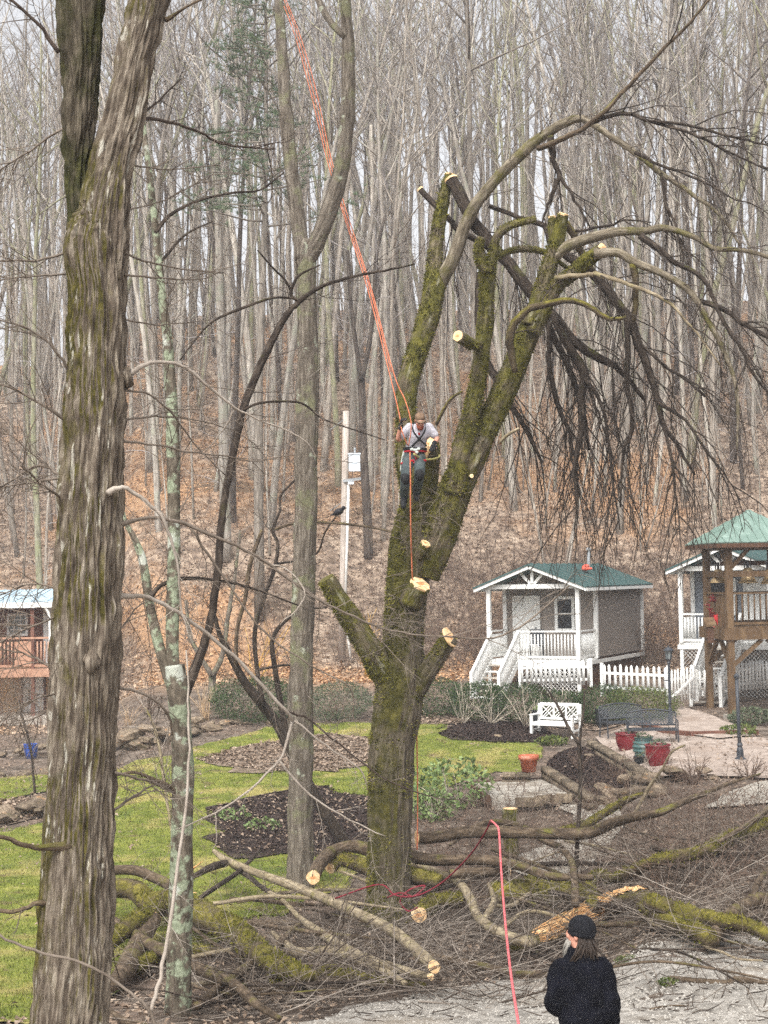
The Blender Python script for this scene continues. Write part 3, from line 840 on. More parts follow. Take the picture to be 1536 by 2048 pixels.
def bell(px, py, D, s, lab):
    p = P(px, py, D)
    r = empty('bell', p, 0, lab, 'bell', 'bells hanging in the timber tower')
    pr = [(.0, .36), (.10, .35), (.145, .28), (.16, .16), (.20, .05), (.27, -.06), (.30, -.09), (.285, -.09), (.24, -.04), (.13, .16), (.1, .28), (0, .3)]
    MB().lathe(np.array(pr) * s, n=20).build('bell_body', M_['bronze'], r, smooth=True)
    MB().lathe(np.array([(.0, .2), (.012, .2), (.012, -.03), (.045, -.06), (.045, -.10), (0, -.13)]) * s, n=8).build('clapper', M_['black_metal'], r)
    MB().box((0, 0, .46 * s), (.06 * s, .10 * s, .24 * s)).box((-.09 * s, 0, .47 * s), (.03, .03, .3 * s)).box((.09 * s, 0, .47 * s), (.03, .03, .3 * s)).build('hanger', M_['black_metal'], r)
    return r
bell(1496, 1160, 45.6, 1.02, 'bronze bell hanging right of the near tower post')
bell(1437, 1160, 46.4, .92, 'weathered bronze bell hanging between the two left posts of the tower')
bell(1540, 1162, 45.6, 1.0, 'bronze bell cut by the right edge of the photo')
wr = empty('wreath', P(1431, 1216, 46.15), 0, 'dark red wreath with a bright red ribbon on the side panel of the bell tower', 'wreath')
a = np.linspace(0, 2 * np.pi, 22)
ring = MB()
for k in range(70):
    t = RNG.uniform(0, 6.28); q = np.array((math.cos(t) * .19, RNG.normal(0, .02), math.sin(t) * .30))
    ring.tube(polyline(q, RNG.normal(0, 1, 3), .16, 3, .3), (.02, .018, .008), 4)
ring.build('ring', M_['darkred'], wr)
mb = MB().box((-.02, -.1, -.28), (.11, .05, .16)).beam((-.04, -.1, -.3), (-.1, -.1, -.62), .07, .03).beam((.0, -.1, -.3), (.07, -.1, -.56), .06, .03).beam((-.02, -.1, -.24), (.12, -.1, -.12), .06, .03)
mb.build('ribbon', M_['red'], wr)
o = empty('lectern_box', P(1420, 1249, 44.9), .1, 'small dark wooden box with sloping lid fixed outside the bell tower rail', 'box')
MB().add([(-.16, -.12, .0), (.16, -.12, .0), (.16, .14, .2), (-.16, .14, .2), (-.16, -.12, -.06), (.16, -.12, -.06), (.16, .14, -.06), (-.16, .14, -.06)], np.array([(0, 1, 2, 3), (7, 6, 5, 4), (0, 4, 5, 1), (1, 5, 6, 2), (2, 6, 7, 3), (3, 7, 4, 0)])).build('lid', M_['wood_tower'], o)
MB().box((0, .0, -.3), (.18, .14, .46)).build('body', M_['wood_dark'], o)

# ------------------------------------------------------------------ two storey house at the left edge
def house():
    D = 57.0
    c = P(112, 1440, D); gz = TZ(c[0], D)
    r = empty('lodge', (c[0], D, gz), 0, 'two storey red brown lodge with pale metal roof and wooden balcony at the left edge', 'house')
    def lx(px): return P(px, 1300, D)[0] - c[0]
    def lz(py, px=50): return P(px, py, D)[2] - gz
    zb, ze, zt, z0 = lz(1339), lz(1207), P(50, 1176, D + 3.4)[2] - gz - .06, 0.0
    XL = -14.0; XR = lx(152)
    MB().box(((XL + XR) / 2, 4.6, (zb + ze) / 2), (XR - XL, 6, ze - zb)).build('upper_wall', M_['wood_red'], r)
    MB().box(((XL + XR) / 2, 4.6, zb / 2 - .1), (XR - XL, 6, zb - .02 + .2)).build('lower_wall', M_['panel_tan'], r)
    slope(r, 'roof', [(XL - .5, 3.4, zt), (XR + .5, 3.4, zt), (XR + .5, -.2, ze + .06), (XL - .5, -.2, ze + .06)], .08, M_['roof_metal'], 26)
    slope(r, 'roof', [(XL - .5, 3.4, zt), (XR + .5, 3.4, zt), (XR + .5, 7.9, ze + .06), (XL - .5, 7.9, ze + .06)], .08, M_['roof_metal'], 26)
    MB().box(((XL + XR) / 2, -.25, ze - .06), (XR - XL + .9, .06, .2)).build('gutter', M_['white'], r)
    MB().box(((XL + XR) / 2, .7, zb - .12), (XR - XL, 1.75, .2)).build('balcony_floor', M_['wood_rail'], r)
    MB().box(((XL + XR) / 2, -.20, zb - .12), (XR - XL, .05, .30)).build('balcony_beam', M_['wood_rail'], r)
    MB().box(((XL + XR) / 2, -.12, lz(1276)), (XR - XL, .1, .07)).build('balcony_rail', M_['wood_rail'], r)
    MB().box(((XL + XR) / 2, -.12, zb + .14), (XR - XL, .06, .09)).build('balcony_rail', M_['wood_rail'], r)
    bal = MB().box((0, 0, .5), (.05, .04, .86)).mesh('baluster'); bal.materials.append(M_['wood_rail'])
    x = XL
    while x < XR - .1:
        inst('baluster', bal, None, r, (x, -.12, zb + .1)); x += .135
    MB().box((lx(48), -.16, (zb + lz(1278)) / 2 + .03), (.62, .03, .92)).build('balcony_panel', M_['wood_rail'], r)
    for px in (-40, 67):
        MB().box((lx(px), -.10, (ze) / 2), (.13, .13, ze - .1)).build('post', M_['wood_red'], r)
    mb = MB().tube([(lx(92), -.22, ze - .1), (lx(99), -.18, ze - .32), (lx(102), -.16, ze - .55), (lx(102), -.16, .1)], .05, 8)
    mb.build('downspout', M_['white'], r)
    def win(px0, px1, py0, py1, nx, nz):
        x0, x1, z1, z0 = lx(px0), lx(px1), lz(py0), lz(py1); y = 1.6
        wo = MB().box((x0, y - .04, (z0 + z1) / 2), (.09, .08, z1 - z0 + .09)).box((x1, y - .04, (z0 + z1) / 2), (.09, .08, z1 - z0 + .09)).box(((x0 + x1) / 2, y - .04, z0), (x1 - x0 - .09, .08, .09)).box(((x0 + x1) / 2, y - .04, z1), (x1 - x0 - .09, .08, .09)).build('window', M_['white'], r)
        MB().box(((x0 + x1) / 2, y - .015, (z0 + z1) / 2), (x1 - x0 - .09, .02, z1 - z0 - .09)).build('pane', M_['glass_grey'], wo)
        mb = MB()
        for k in range(1, nx): mb.box((x0 + (x1 - x0) * k / nx, y - .04, (z0 + z1) / 2), (.03, .03, z1 - z0 - .09))
        for k in range(1, nz): mb.box(((x0 + x1) / 2, y - .04, z0 + (z1 - z0) * k / nz), (x1 - x0 - .09, .034, .05 if k == nz // 2 else .03))
        mb.build('muntin', M_['white'], wo)
    win(-4, 34, 1231, 1272, 3, 4)
    d = MB().box((lx(84), 1.56, (zb + lz(1217)) / 2), (lx(100) - lx(69), .07, lz(1217) - zb - .05)).build('door', M_['white'], r)
    d = MB().box((lx(47), 1.56, lz(1345) / 2 + .03), (lx(68) - lx(26), .07, lz(1345) - .1)).build('door', M_['white'], r)
    MB().box((lx(24), 1.55, lz(1345) / 2 + .05), (.07, .1, lz(1345) - .1)).box((lx(70), 1.55, lz(1345) / 2 + .05), (.07, .1, lz(1345) - .1)).build('frame', M_['wood_red'], d)
    MB().box(((XL + XR) / 2, .3, .02), (XR - XL + 1, 2.7, .36)).build('doorstep', M_['concrete'], r)
    return r
lodge = house()

# ------------------------------------------------------------------ white picket fences
pk = MB().add([(-.036, -.01, 0), (.036, -.01, 0), (.036, -.01, .90), (0, -.01, .97), (-.036, -.01, .90), (-.036, .01, 0), (.036, .01, 0), (.036, .01, .90), (0, .01, .97), (-.036, .01, .90)],
              [(0, 1, 2, 3, 4), (9, 8, 7, 6, 5), (0, 5, 6, 1), (1, 6, 7, 2), (2, 7, 8, 3), (3, 8, 9, 4), (4, 9, 5, 0)]).mesh('picket')
pk.materials.append(M_['white'])
def fence(a, b, h, label, gap=.165, name='picket_fence', cat='fence', tops=None, brace=False):
    """a and b: ground points of its ends"""
    a, b = np.array(a), np.array(b)
    L = np.linalg.norm((b - a)[:2]); az = math.atan2(b[1] - a[1], b[0] - a[0])
    r = empty(name, a, az, label, cat)
    sl = (b[2] - a[2]) / L
    for f in (.25, .72):
        MB().beam((0, .03, h * f), (L, .03, h * f + sl * L), .03, .08).build('rail', M_['white'], r)
    n = max(3, int(L / gap))
    for k in range(n):
        x = L * (k + .5) / n
        o = inst('picket', pk, None, r, (x, 0, sl * x + .04 + RNG.normal(0, .008)))
        o.scale = (1.12, 1, h / 1.0 * RNG.uniform(.98, 1.02)); o.rotation_euler = (0, RNG.normal(0, .012), 0)
    for x in (0, L):
        MB().box((x, .09, sl * x + h / 2), (.1, .1, h + .08)).build('fence_post', M_['white'], r)
    if brace: MB().beam((.05, -.02, h * .2), (L - .05, -.02, h * .78), .03, .07).build('brace', M_['white'], r)
    return r
def Gd(px, py, D):
    p = P(px, py, D); return np.array((p[0], p[1], p[2]))
fence(Gd(1040, 1374, 48.2), Gd(1182, 1372, 47.8), .82, 'white picket fence below the porch of the grey brown cabin', .14)
fence(Gd(1204, 1390, 46.6), Gd(1337, 1396, 46.0), .92, 'white picket fence between the grey brown cabin and the black garden lamp', .155)
fence(Gd(1342, 1408, 45.9), Gd(1392, 1398, 46.6), .98, 'white picket gate with diagonal brace beside the black garden lamp', .13, 'picket_gate', 'gate', brace=True)
fence(Gd(1396, 1400, 46.9), Gd(1462, 1396, 47.4), .88, 'white picket fence behind the two left posts of the bell tower', .17)
fence(Gd(1476, 1384, 47.6), Gd(1640, 1370, 48.6), .92, 'white picket fence right of the near bell tower post', .12)
# ================================================================== near trees
M_['moss_bark'] = bark('moss_bark', [(.3, lin(58, 52, 40)), (.5, lin(96, 86, 70)), (.7, lin(142, 130, 110))], scale=5, stretch=(5, 5, .7), bump=(16, .9, .03),
    layers=[dict(scale=2.2, lo=.34, hi=.56, ramp=[(.3, lin(46, 46, 17)), (.5, lin(84, 82, 28)), (.75, lin(124, 118, 50))], rscale=9, amt=.92),
            dict(scale=2.5, lo=.60, hi=.68, rgb=lin(160, 156, 136), stretch=(3, 3, .8), amt=.6)])
M_['moss_trunk'] = bark('moss_trunk', [(.3, lin(54, 47, 37)), (.5, lin(92, 83, 69)), (.7, lin(136, 126, 108))], scale=4, stretch=(6, 6, .6), bump=(12, 1, .03),
    layers=[dict(scale=1.6, lo=.32, hi=.54, n=(-.9, -.2, .35), lob=-.5, hib=.25, ramp=[(.3, lin(46, 45, 20)), (.55, lin(74, 70, 30)), (.75, lin(100, 94, 44))], rscale=9)])
M_['oak_bark'] = bark('oak_bark', [(.3, lin(62, 53, 45)), (.48, lin(104, 93, 81)), (.62, lin(146, 135, 120)), (.76, lin(184, 175, 160))], scale=7, stretch=(5, 5, .55), bump=(20, 1, .02),
    layers=[dict(scale=1.4, stretch=(2, 2, 1), lo=.42, hi=.56, n=(-1, -.25, 0), lob=-.1, hib=.5, ramp=[(.3, lin(44, 42, 20)), (.55, lin(82, 76, 34)), (.75, lin(112, 104, 52))], rscale=14),
            dict(scale=7, stretch=(3, 3, .5), lo=.60, hi=.66, n=(-1, -.3, 0), lob=-.5, hib=.3, rgb=lin(196, 192, 178), amt=.7)])
M_['oak_moss'] = bark('oak_moss', [(.3, lin(50, 44, 36)), (.5, lin(84, 76, 64)), (.7, lin(126, 116, 100))], scale=7, stretch=(5, 5, .55), bump=(20, 1, .02),
    layers=[dict(scale=1.2, stretch=(2, 2, 1), lo=.38, hi=.52, ramp=[(.3, lin(36, 36, 20)), (.55, lin(58, 58, 30)), (.75, lin(88, 86, 48))], rscale=14)])
M_['moss'] = mat('moss', [(.3, lin(54, 54, 20)), (.5, lin(92, 90, 32)), (.7, lin(134, 126, 56))], scale=5, detail=8)
M_['lichen_bark'] = bark('lichen_bark', [(.3, lin(58, 52, 44)), (.5, lin(92, 84, 72)), (.7, lin(126, 116, 102))], scale=6, stretch=(3, 3, 1), bump=(18, .8, .02),
    layers=[dict(scale=5, lo=.47, hi=.56, ramp=[(.3, lin(104, 112, 88)), (.7, lin(158, 166, 142))], rscale=20), dict(scale=2.2, lo=.57, hi=.62, rgb=lin(186, 190, 178), amt=.8)])
M_['grey_bark'] = bark('grey_bark', [(.3, lin(74, 67, 58)), (.5, lin(108, 99, 88)), (.7, lin(146, 137, 124))], scale=4, stretch=(5, 5, .7), bump=(14, 1, .04),
    layers=[dict(scale=1.8, lo=.5, hi=.62, rgb=lin(122, 122, 92), amt=.8), dict(scale=3.5, lo=.6, hi=.66, rgb=lin(168, 172, 152), amt=.8)])
M_['grey_moss'] = bark('grey_moss', [(.3, lin(78, 70, 58)), (.5, lin(118, 108, 92)), (.7, lin(160, 150, 132))], scale=5, stretch=(4, 4, .8), bump=(18, .8, .02),
    layers=[dict(scale=1.6, lo=.46, hi=.6, ramp=[(.3, lin(62, 60, 28)), (.6, lin(98, 94, 46))], rscale=9, amt=.85)])
M_['dark_limb'] = bark('dark_limb', [(.3, lin(32, 27, 24)), (.5, lin(54, 46, 40)), (.7, lin(88, 78, 68))], scale=6, stretch=(4, 4, 1), bump=(16, .7, .02),
    layers=[dict(scale=2, lo=.56, hi=.68, n=(0, 0, 1), rgb=lin(84, 84, 38), amt=.7)])
M_['pale_limb'] = bark('pale_limb', [(.3, lin(90, 80, 64)), (.5, lin(134, 121, 99)), (.7, lin(176, 163, 137))], scale=5, stretch=(3, 3, 1), bump=(16, .5, .015),
    layers=[dict(scale=2, lo=.52, hi=.66, rgb=lin(122, 116, 62), amt=.8)])
M_['brown_limb'] = bark('brown_limb', [(.3, lin(54, 45, 36)), (.5, lin(86, 73, 59)), (.7, lin(124, 108, 90))], scale=5, stretch=(4, 4, 1), bump=(16, .7, .02),
    layers=[dict(scale=1.5, lo=.5, hi=.64, n=(0, 0, 1), rgb=lin(98, 96, 40), amt=.85)])
M_['moss_limb'] = bark('moss_limb', [(.3, lin(54, 46, 35)), (.6, lin(92, 80, 62))], scale=5, stretch=(3, 3, 1), bump=(18, .9, .03),
    layers=[dict(scale=2.4, lo=.34, hi=.54, n=(0, -.2, 1), lob=-.15, hib=.6, ramp=[(.3, lin(66, 62, 24)), (.5, lin(102, 96, 38)), (.72, lin(138, 128, 60))], rscale=10)])
M_['pale_twig'] = bark('pale_twig', [(.3, lin(132, 120, 108)), (.7, lin(190, 180, 168))], scale=4)
M_['grey_twig'] = bark('grey_twig', [(.3, lin(88, 78, 68)), (.7, lin(140, 128, 116))], scale=4)
M_['black_twig'] = bark('black_twig', [(.3, lin(42, 36, 32)), (.7, lin(78, 69, 61))], scale=4)
M_['dark_twig'] = bark('dark_twig', [(.3, lin(48, 40, 36)), (.7, lin(92, 80, 72))], scale=4)
M_['cut_wood'] = mat('cut_wood', [(.3, lin(206, 158, 108)), (.5, lin(232, 196, 148)), (.7, lin(244, 220, 182))], scale=9, rough=.75, bump=(40, .4, .01))
M_['heart_wood'] = mat('heart_wood', [(.3, lin(178, 118, 76)), (.6, lin(214, 162, 112)), (.75, lin(232, 196, 150))], scale=16, rough=.8)
M_['torn_wood'] = mat('torn_wood', [(.3, lin(176, 120, 72)), (.5, lin(218, 172, 118)), (.7, lin(240, 212, 168))], scale=5, stretch=(1, 1, 6), rough=.8, bump=(25, .8, .02))

TR = np.random.default_rng(21)
def twigs(mb, path, n, L, r, up, rng=TR, lv=2, lo=.2, ang=(25, 65), K=5):
    """side shoots along a line; up < 0 lets them hang"""
    m = len(path) - 1
    for k in range(n):
        w = (lo + (1 - lo) * (k + rng.random()) / n) * m; i = min(int(w), m - 1)
        t = path[i + 1] - path[i]; p = path[i] + t * (w - i)
        l = L * rng.uniform(.5, 1.25)
        c = polyline(p, side_dir(t, R(rng.uniform(*ang)), rng), l, K, .13, up, rng)
        mb.tube(c, np.linspace(r, r * .35, K), 3 if r < .012 else 4)
        if lv > 1: twigs(mb, c, 3 + int(rng.integers(0, 3)), l * .5, r * .6, up, rng, lv - 1, .25, ang, 4)
class Tree:
    def __init__(s, name, base, label, cat='tree', group=None):
        s.base = np.array(base, float)
        s.o = empty(name, base, 0, label, cat, group)
        s.tw = {}
    def path(s, pts, D, k=4, wob=0.0):
        n = len(pts)
        Ds = np.linspace(D[0], D[-1], n) if len(D) == 2 else (np.full(n, D[0]) if len(D) == 1 else np.interp(np.linspace(0, 1, n), np.linspace(0, 1, len(D)), D))
        rows = np.array([(*P(px, py, d), w / 2 * S(d)) for (px, py, w), d in zip(pts, Ds)])
        q = smooth_path(rows, k)
        if wob: q[1:-1, :3] += TR.normal(0, wob, (len(q) - 2, 3))
        return q[:, :3], np.maximum(q[:, 3], .0015)
    def fuzz(s, p, r, n, key='moss', size=.03, up=0.0, parent=None):
        """tufts of moss standing off a limb"""
        seg = np.linalg.norm(np.diff(p, axis=0), axis=1); w = np.concatenate([[0], np.cumsum(seg * (r[:-1] + r[1:]))]); w /= w[-1]
        q = TR.random(n); i = np.clip(np.searchsorted(w, q) - 1, 0, len(p) - 2); f = ((q - w[i]) / (w[i + 1] - w[i] + 1e-9))[:, None]
        c = p[i] * (1 - f) + p[i + 1] * f; rr = r[i][:, None] * (1 - f) + r[i + 1][:, None] * f
        t = p[i + 1] - p[i]; t /= np.linalg.norm(t, axis=1, keepdims=True)
        d = TR.normal(0, 1, (n, 3)) + np.array((-.5 * (up == 0), -.3, up)); d -= t * np.sum(d * t, 1, keepdims=True); d /= np.linalg.norm(d, axis=1, keepdims=True)
        patch = fbm((c + d * .1)[:, 0] * 3, (c + d * .1)[:, 1] * 3, (c + d * .1)[:, 2] * 3, 77, 3) > -.12
        c, d, rr, t = c[patch], d[patch], rr[patch], t[patch]; n = len(c)
        h = TR.uniform(.4, 1.2, (n, 1)) * size * np.minimum(1, rr / .08)
        side = np.cross(d, TR.normal(0, 1, (n, 3))); side /= np.linalg.norm(side, axis=1, keepdims=True)
        root = c + d * rr * .97; tip = root + d * h + TR.normal(0, .5, (n, 3)) * h
        v = np.stack([root - side * h * .45, root + side * h * .45, tip], 1).reshape(-1, 3) - s.base
        s.tw.setdefault(key, MB()).add(v, np.arange(n)[:, None] * 3 + np.array([[0, 1, 2]]))
    def limb(s, name, pts, D, m, sides=8, k=4, tw=None, wob=0.0, parent=None, lump=0.0):
        D = (D,) if np.isscalar(D) else D
        p, r = s.path(pts, D, k, wob)
        mb = MB()
        if lump: bark_tube(mb, p - s.base, r, max(sides, 14), lump)
        else: mb.tube(p - s.base, r, sides)
        o = mb.build(name, m, parent or s.o, smooth=True, bark=True)
        if tw: s.shoots(p, *tw)
        if m in (M_['moss_bark'], M_['moss_trunk']): s.fuzz(p, r, int(9500 * np.sum(np.linalg.norm(np.diff(p, axis=0), axis=1) * (r[:-1] + r[1:]) / 2)))
        return p, r, o
    def shoots(s, p, key, n, L, r, up, lv=2, lo=.2):
        twigs(s.tw.setdefault(key, MB()), np.asarray(p) - s.base, n, L, r, up, TR, lv, lo)
    def done(s, name='twigs'):
        for key, mb in s.tw.items():
            o = mb.build('moss' if key == 'moss' else name, M_[key], s.o, smooth=key != 'moss', bark=True); o['kind'] = 'stuff'
        return s.o
def bark_tube(mb, p, r, n, depth, f=9.0, stretch=.16, seed=0, sub=1, groove=True, sharp=3.2):
    """a stem whose surface is cut by long furrows between ridges of bark"""
    p = np.asarray(p, float); r = np.asarray(r, float)
    if sub > 1:
        q = smooth_path(np.column_stack([p, r]), sub); p, r = q[:, :3], q[:, 3]
    K = len(p)
    t = np.gradient(p, axis=0); t /= np.linalg.norm(t, axis=1, keepdims=True)
    ref = np.eye(3)[np.argmin(np.abs(p[-1] - p[0]))]
    nn = np.cross(t, ref); nn /= np.linalg.norm(nn, axis=1, keepdims=True); bb = np.cross(t, nn)
    a = np.linspace(0, 2 * np.pi, n, endpoint=False); ca, sa = np.cos(a), np.sin(a)
    s_ = np.concatenate([[0], np.cumsum(np.linalg.norm(np.diff(p, axis=0), axis=1))])
    bx, by, bz = r[:, None] * ca, r[:, None] * sa, np.repeat(s_[:, None], n, 1)
    wx = bx + .02 * vnoise(bx * 6, by * 6, bz * 3, seed + 1)
    q = fbm(wx * f, by * f, bz * f * stretch, seed, 3)
    ridge = 1 - np.abs(q) * sharp if groove else q
    big = fbm(bx * 2, by * 2, bz * .8, seed + 7, 2)
    if not groove or depth < .02 or True: big = big + .55 * fbm(bx * 26, by * 26, bz * 12, seed + 17, 2)
    R_ = r[:, None] + depth * (np.clip(ridge, -.9, 1) * -1 * .9 + .35 + big * .9) * np.minimum(1, r[:, None] / .1)
    v = p[:, None] + R_[..., None] * (nn[:, None] * ca[None, :, None] + bb[:, None] * sa[None, :, None])
    i, j = np.meshgrid(np.arange(K - 1), np.arange(n), indexing='ij'); j2 = (j + 1) % n
    fc = np.stack([i * n + j, i * n + j2, (i + 1) * n + j2, (i + 1) * n + j], -1).reshape(-1, 4)
    o = mb.n
    mb.add(v.reshape(-1, 3), fc, np.stack([bx, by, bz], -1).reshape(-1, 3))
    for q in (np.arange(n)[::-1], (K - 1) * n + np.arange(n)): mb.fn.append(q + o); mb.mn.append(0)
def cut_face(tree, c, nrm, r, parent=None, m='cut_wood', squash=1.0, name='cut_face'):
    """the sawn end of a limb: a slightly uneven disc a few millimetres thick"""
    nrm = np.array(nrm, float); nrm /= np.linalg.norm(nrm)
    u = np.cross(nrm, (0, 0, 1.)); u = u / np.linalg.norm(u) if np.linalg.norm(u) > .1 else np.array((1., 0, 0)); w = np.cross(nrm, u)
    a = np.linspace(0, 2 * np.pi, 18, endpoint=False); rr = r * (1 + TR.normal(0, .04, 18))
    ring = np.array(c)[None] + (u[None] * np.cos(a)[:, None] + w[None] * np.sin(a)[:, None] * squash) * rr[:, None]
    inner = np.array(c)[None] + (u[None] * np.cos(a)[:, None] + w[None] * np.sin(a)[:, None] * squash * .6) * (rr * (.42 + TR.normal(0, .07, 18)))[:, None] + nrm * .008
    v = np.vstack([ring - nrm * .03, ring + nrm * .004, inner, [np.array(c) + nrm * .010]]) - tree.base
    mb = MB()
    mb.add(v, [(i, (i + 1) % 18, 18 + (i + 1) % 18, 18 + i) for i in range(18)] + [(18 + i, 18 + (i + 1) % 18, 36 + (i + 1) % 18, 36 + i) for i in range(18)])
    mb.add(v, [(36 + i, 36 + (i + 1) % 18, 54) for i in range(18)], mi=1)
    return mb.build(name, [M_[m], M_['heart_wood'] if m == 'cut_wood' else M_[m]], parent or tree.o)
def end_cut(tree, p, r, o, at=-1, m='cut_wood', k=1.0):
    d = p[-1] - p[-2] if at == -1 else p[0] - p[1]
    d = d / np.linalg.norm(d); e = p[at]
    return cut_face(tree, e + d * .006, d, r[at] * k, o, m)

# ------------------------------------------------------------------ big forked tree at the left
bd = 11.4
big = Tree('big_tree', (P(138, 2048, bd)[0] - .02, bd, TZ(-2.3, bd)), 'large forked tree with deeply furrowed bark and moss at the left edge')
base = big.base
p, r = big.path([(134, 2320, 190), (136, 2150, 162), (138, 2048, 153), (147, 1900, 152), (154, 1700, 148), (165, 1500, 140), (171, 1300, 137), (177, 1100, 138), (186, 900, 134), (193, 750, 126), (195, 600, 120), (192, 540, 122), (191, 480, 118), (196, 425, 84), (200, 385, 40)], (bd,), 1)
mb = MB(); bark_tube(mb, p - base, r - .02, 260, .030, f=27, stretch=.06, seed=3, sub=40, sharp=3.6)
trunk = mb.build('trunk', M_['oak_bark'], big.o, smooth=True, bark=True)
p, r = big.path([(198, 560, 104), (207, 470, 104), (214, 400, 100), (228, 320, 90), (250, 230, 80), (272, 120, 80), (293, 30, 86), (308, -50, 90), (330, -160, 80)], (bd,), 1)
mb = MB(); bark_tube(mb, p - base, r - .02, 190, .026, f=28, stretch=.06, seed=13, sub=34, sharp=4.2)
mb.build('leader', M_['oak_bark'], big.o, smooth=True, bark=True)
p, r = big.path([(172, 560, 76), (160, 450, 62), (153, 360, 60), (158, 260, 74), (163, 150, 86), (161, 60, 94), (158, -40, 98), (150, -160, 90)], (bd + .12,), 1)
mb = MB(); bark_tube(mb, p - base, r - .02, 190, .026, f=28, stretch=.06, seed=23, sub=34, sharp=4.2)
mb.build('leader', M_['oak_moss'], big.o, smooth=True, bark=True)
for px, py, dd, s_ in ((252, 754, 0, .07), (184, 1322, -.20, .07)):
    c = P(px, py, bd + dd) - base
    mb = MB(); bark_tube(mb, np.array([c + (0, .06, -s_), c + (0, .03, -s_ * .7), c + (0, -.01, -.1 * s_), c + (0, 0, s_ * .6), c + (0, .05, s_ * 1.1)]), np.array([.01, s_ * .7, s_ * .85, s_ * .6, .01]), 30, .03, f=22, stretch=.5, seed=int(px), sub=6, sharp=5)
    mb.build('knot', M_['oak_bark'], big.o, smooth=True, bark=True)
Lb = lambda pts, D, m='pale_twig', tw=None, sides=6: big.limb('branch', pts, D, M_[m], sides, 4, tw, .004)
g_ = 'grey_twig'; pt = 'pale_twig'
Lb([(250, 750, 15), (290, 730, 10), (330, 725, 8), (370, 735, 7), (420, 775, 6), (470, 815, 5), (520, 840, 4), (600, 875, 3), (640, 920, 2)], (bd, 12.5), pt, (g_, 9, .6, .005, -.2))
Lb([(470, 818, 4), (445, 860, 3), (410, 905, 2)], (12.1, 12.2), pt)
Lb([(215, 987, 14), (245, 974, 9), (280, 995, 8), (320, 1030, 7), (345, 1090, 6), (358, 1150, 5), (362, 1210, 4), (378, 1285, 2)], (bd - .2, 11.6), pt, (pt, 6, .3, .004, -.3))
p, _, _ = Lb([(240, 1050, 12), (290, 1036, 8), (350, 1042, 8), (420, 1070, 7), (490, 1100, 6), (540, 1130, 6), (620, 1190, 5), (690, 1225, 5), (760, 1255, 4.5), (843, 1270, 4), (915, 1274, 4), (988, 1275, 4), (1053, 1245, 4), (1138, 1172, 3)], (bd, 13.5), g_, (g_, 16, .7, .005, -.1))
Lb([(540, 1130, 4), (572, 1137, 3.5), (608, 1180, 3), (600, 1210, 2.5), (560, 1250, 2)], (12.3, 12.3), pt)
Lb([(380, 1055, 6), (430, 1130, 5), (500, 1230, 4), (560, 1290, 3.5), (640, 1340, 3), (700, 1375, 2.5), (708, 1440, 2)], (11.9, 12.6), g_, (g_, 8, .5, .004, -.2))
Lb([(222, 1197, 16), (265, 1192, 11), (310, 1200, 9), (370, 1235, 8), (430, 1280, 7.5), (500, 1345, 7), (570, 1420, 7), (585, 1440, 6)], (bd, 12.6), pt, (g_, 6, .6, .005, -.2))
Lb([(585, 1440, 6), (572, 1490, 5.5), (558, 1520, 5), (500, 1580, 4), (430, 1625, 3.5), (350, 1660, 2)], (12.6, 12.4), pt, (pt, 7, .3, .003, -.3))
Lb([(558, 1520, 5), (620, 1590, 4), (700, 1640, 3), (770, 1672, 2)], (12.6, 12.9), pt, (pt, 6, .35, .003, 0))
Lb([(572, 1422, 4.5), (620, 1440, 4), (680, 1490, 3.5), (760, 1550, 3), (850, 1590, 2.5), (960, 1605, 2)], (12.6, 13.4), 'dark_twig', (g_, 7, .4, .003, -.2))
Lb([(585, 1440, 4.5), (650, 1490, 3.5), (720, 1540, 3), (735, 1580, 2)], (12.6, 13), pt, (pt, 5, .3, .003, -.2))
Lb([(430, 1625, 2.5), (433, 1680, 2.2), (425, 1698, 1.5)], (12.4, 12.4), pt)
Lb([(-40, 1852, 5), (0, 1870, 5), (65, 1900, 6), (150, 1920, 6), (210, 1950, 6), (260, 1985, 6), (300, 2025, 7), (330, 2090, 8)], (10.4, 10.6), 'grey_twig')
Lb([(372, 1300, 3), (376, 1400, 4), (377, 1500, 5), (372, 1620, 6), (352, 1750, 7), (335, 1875, 8), (315, 1975, 8), (300, 2028, 8)], (10.8, 10.6), pt, (pt, 5, .25, .003, 0))
Lb([(118, 105, 9), (75, 48, 7), (30, 5, 6), (-20, -40, 5)], (bd, 11.2), 'dark_twig', ('dark_twig', 6, .6, .005, .1))
Lb([(140, 1693, 26), (80, 1693, 13), (40, 1688, 11), (0, 1671, 9), (-60, 1660, 8)], (11.2, 10.8), 'brown_limb')
Lb([(140, 1800, 22), (78, 1806, 11), (40, 1822, 9), (0, 1820, 9), (-60, 1800, 7)], (11.3, 11), 'brown_limb', (g_, 4, .4, .005, 0))
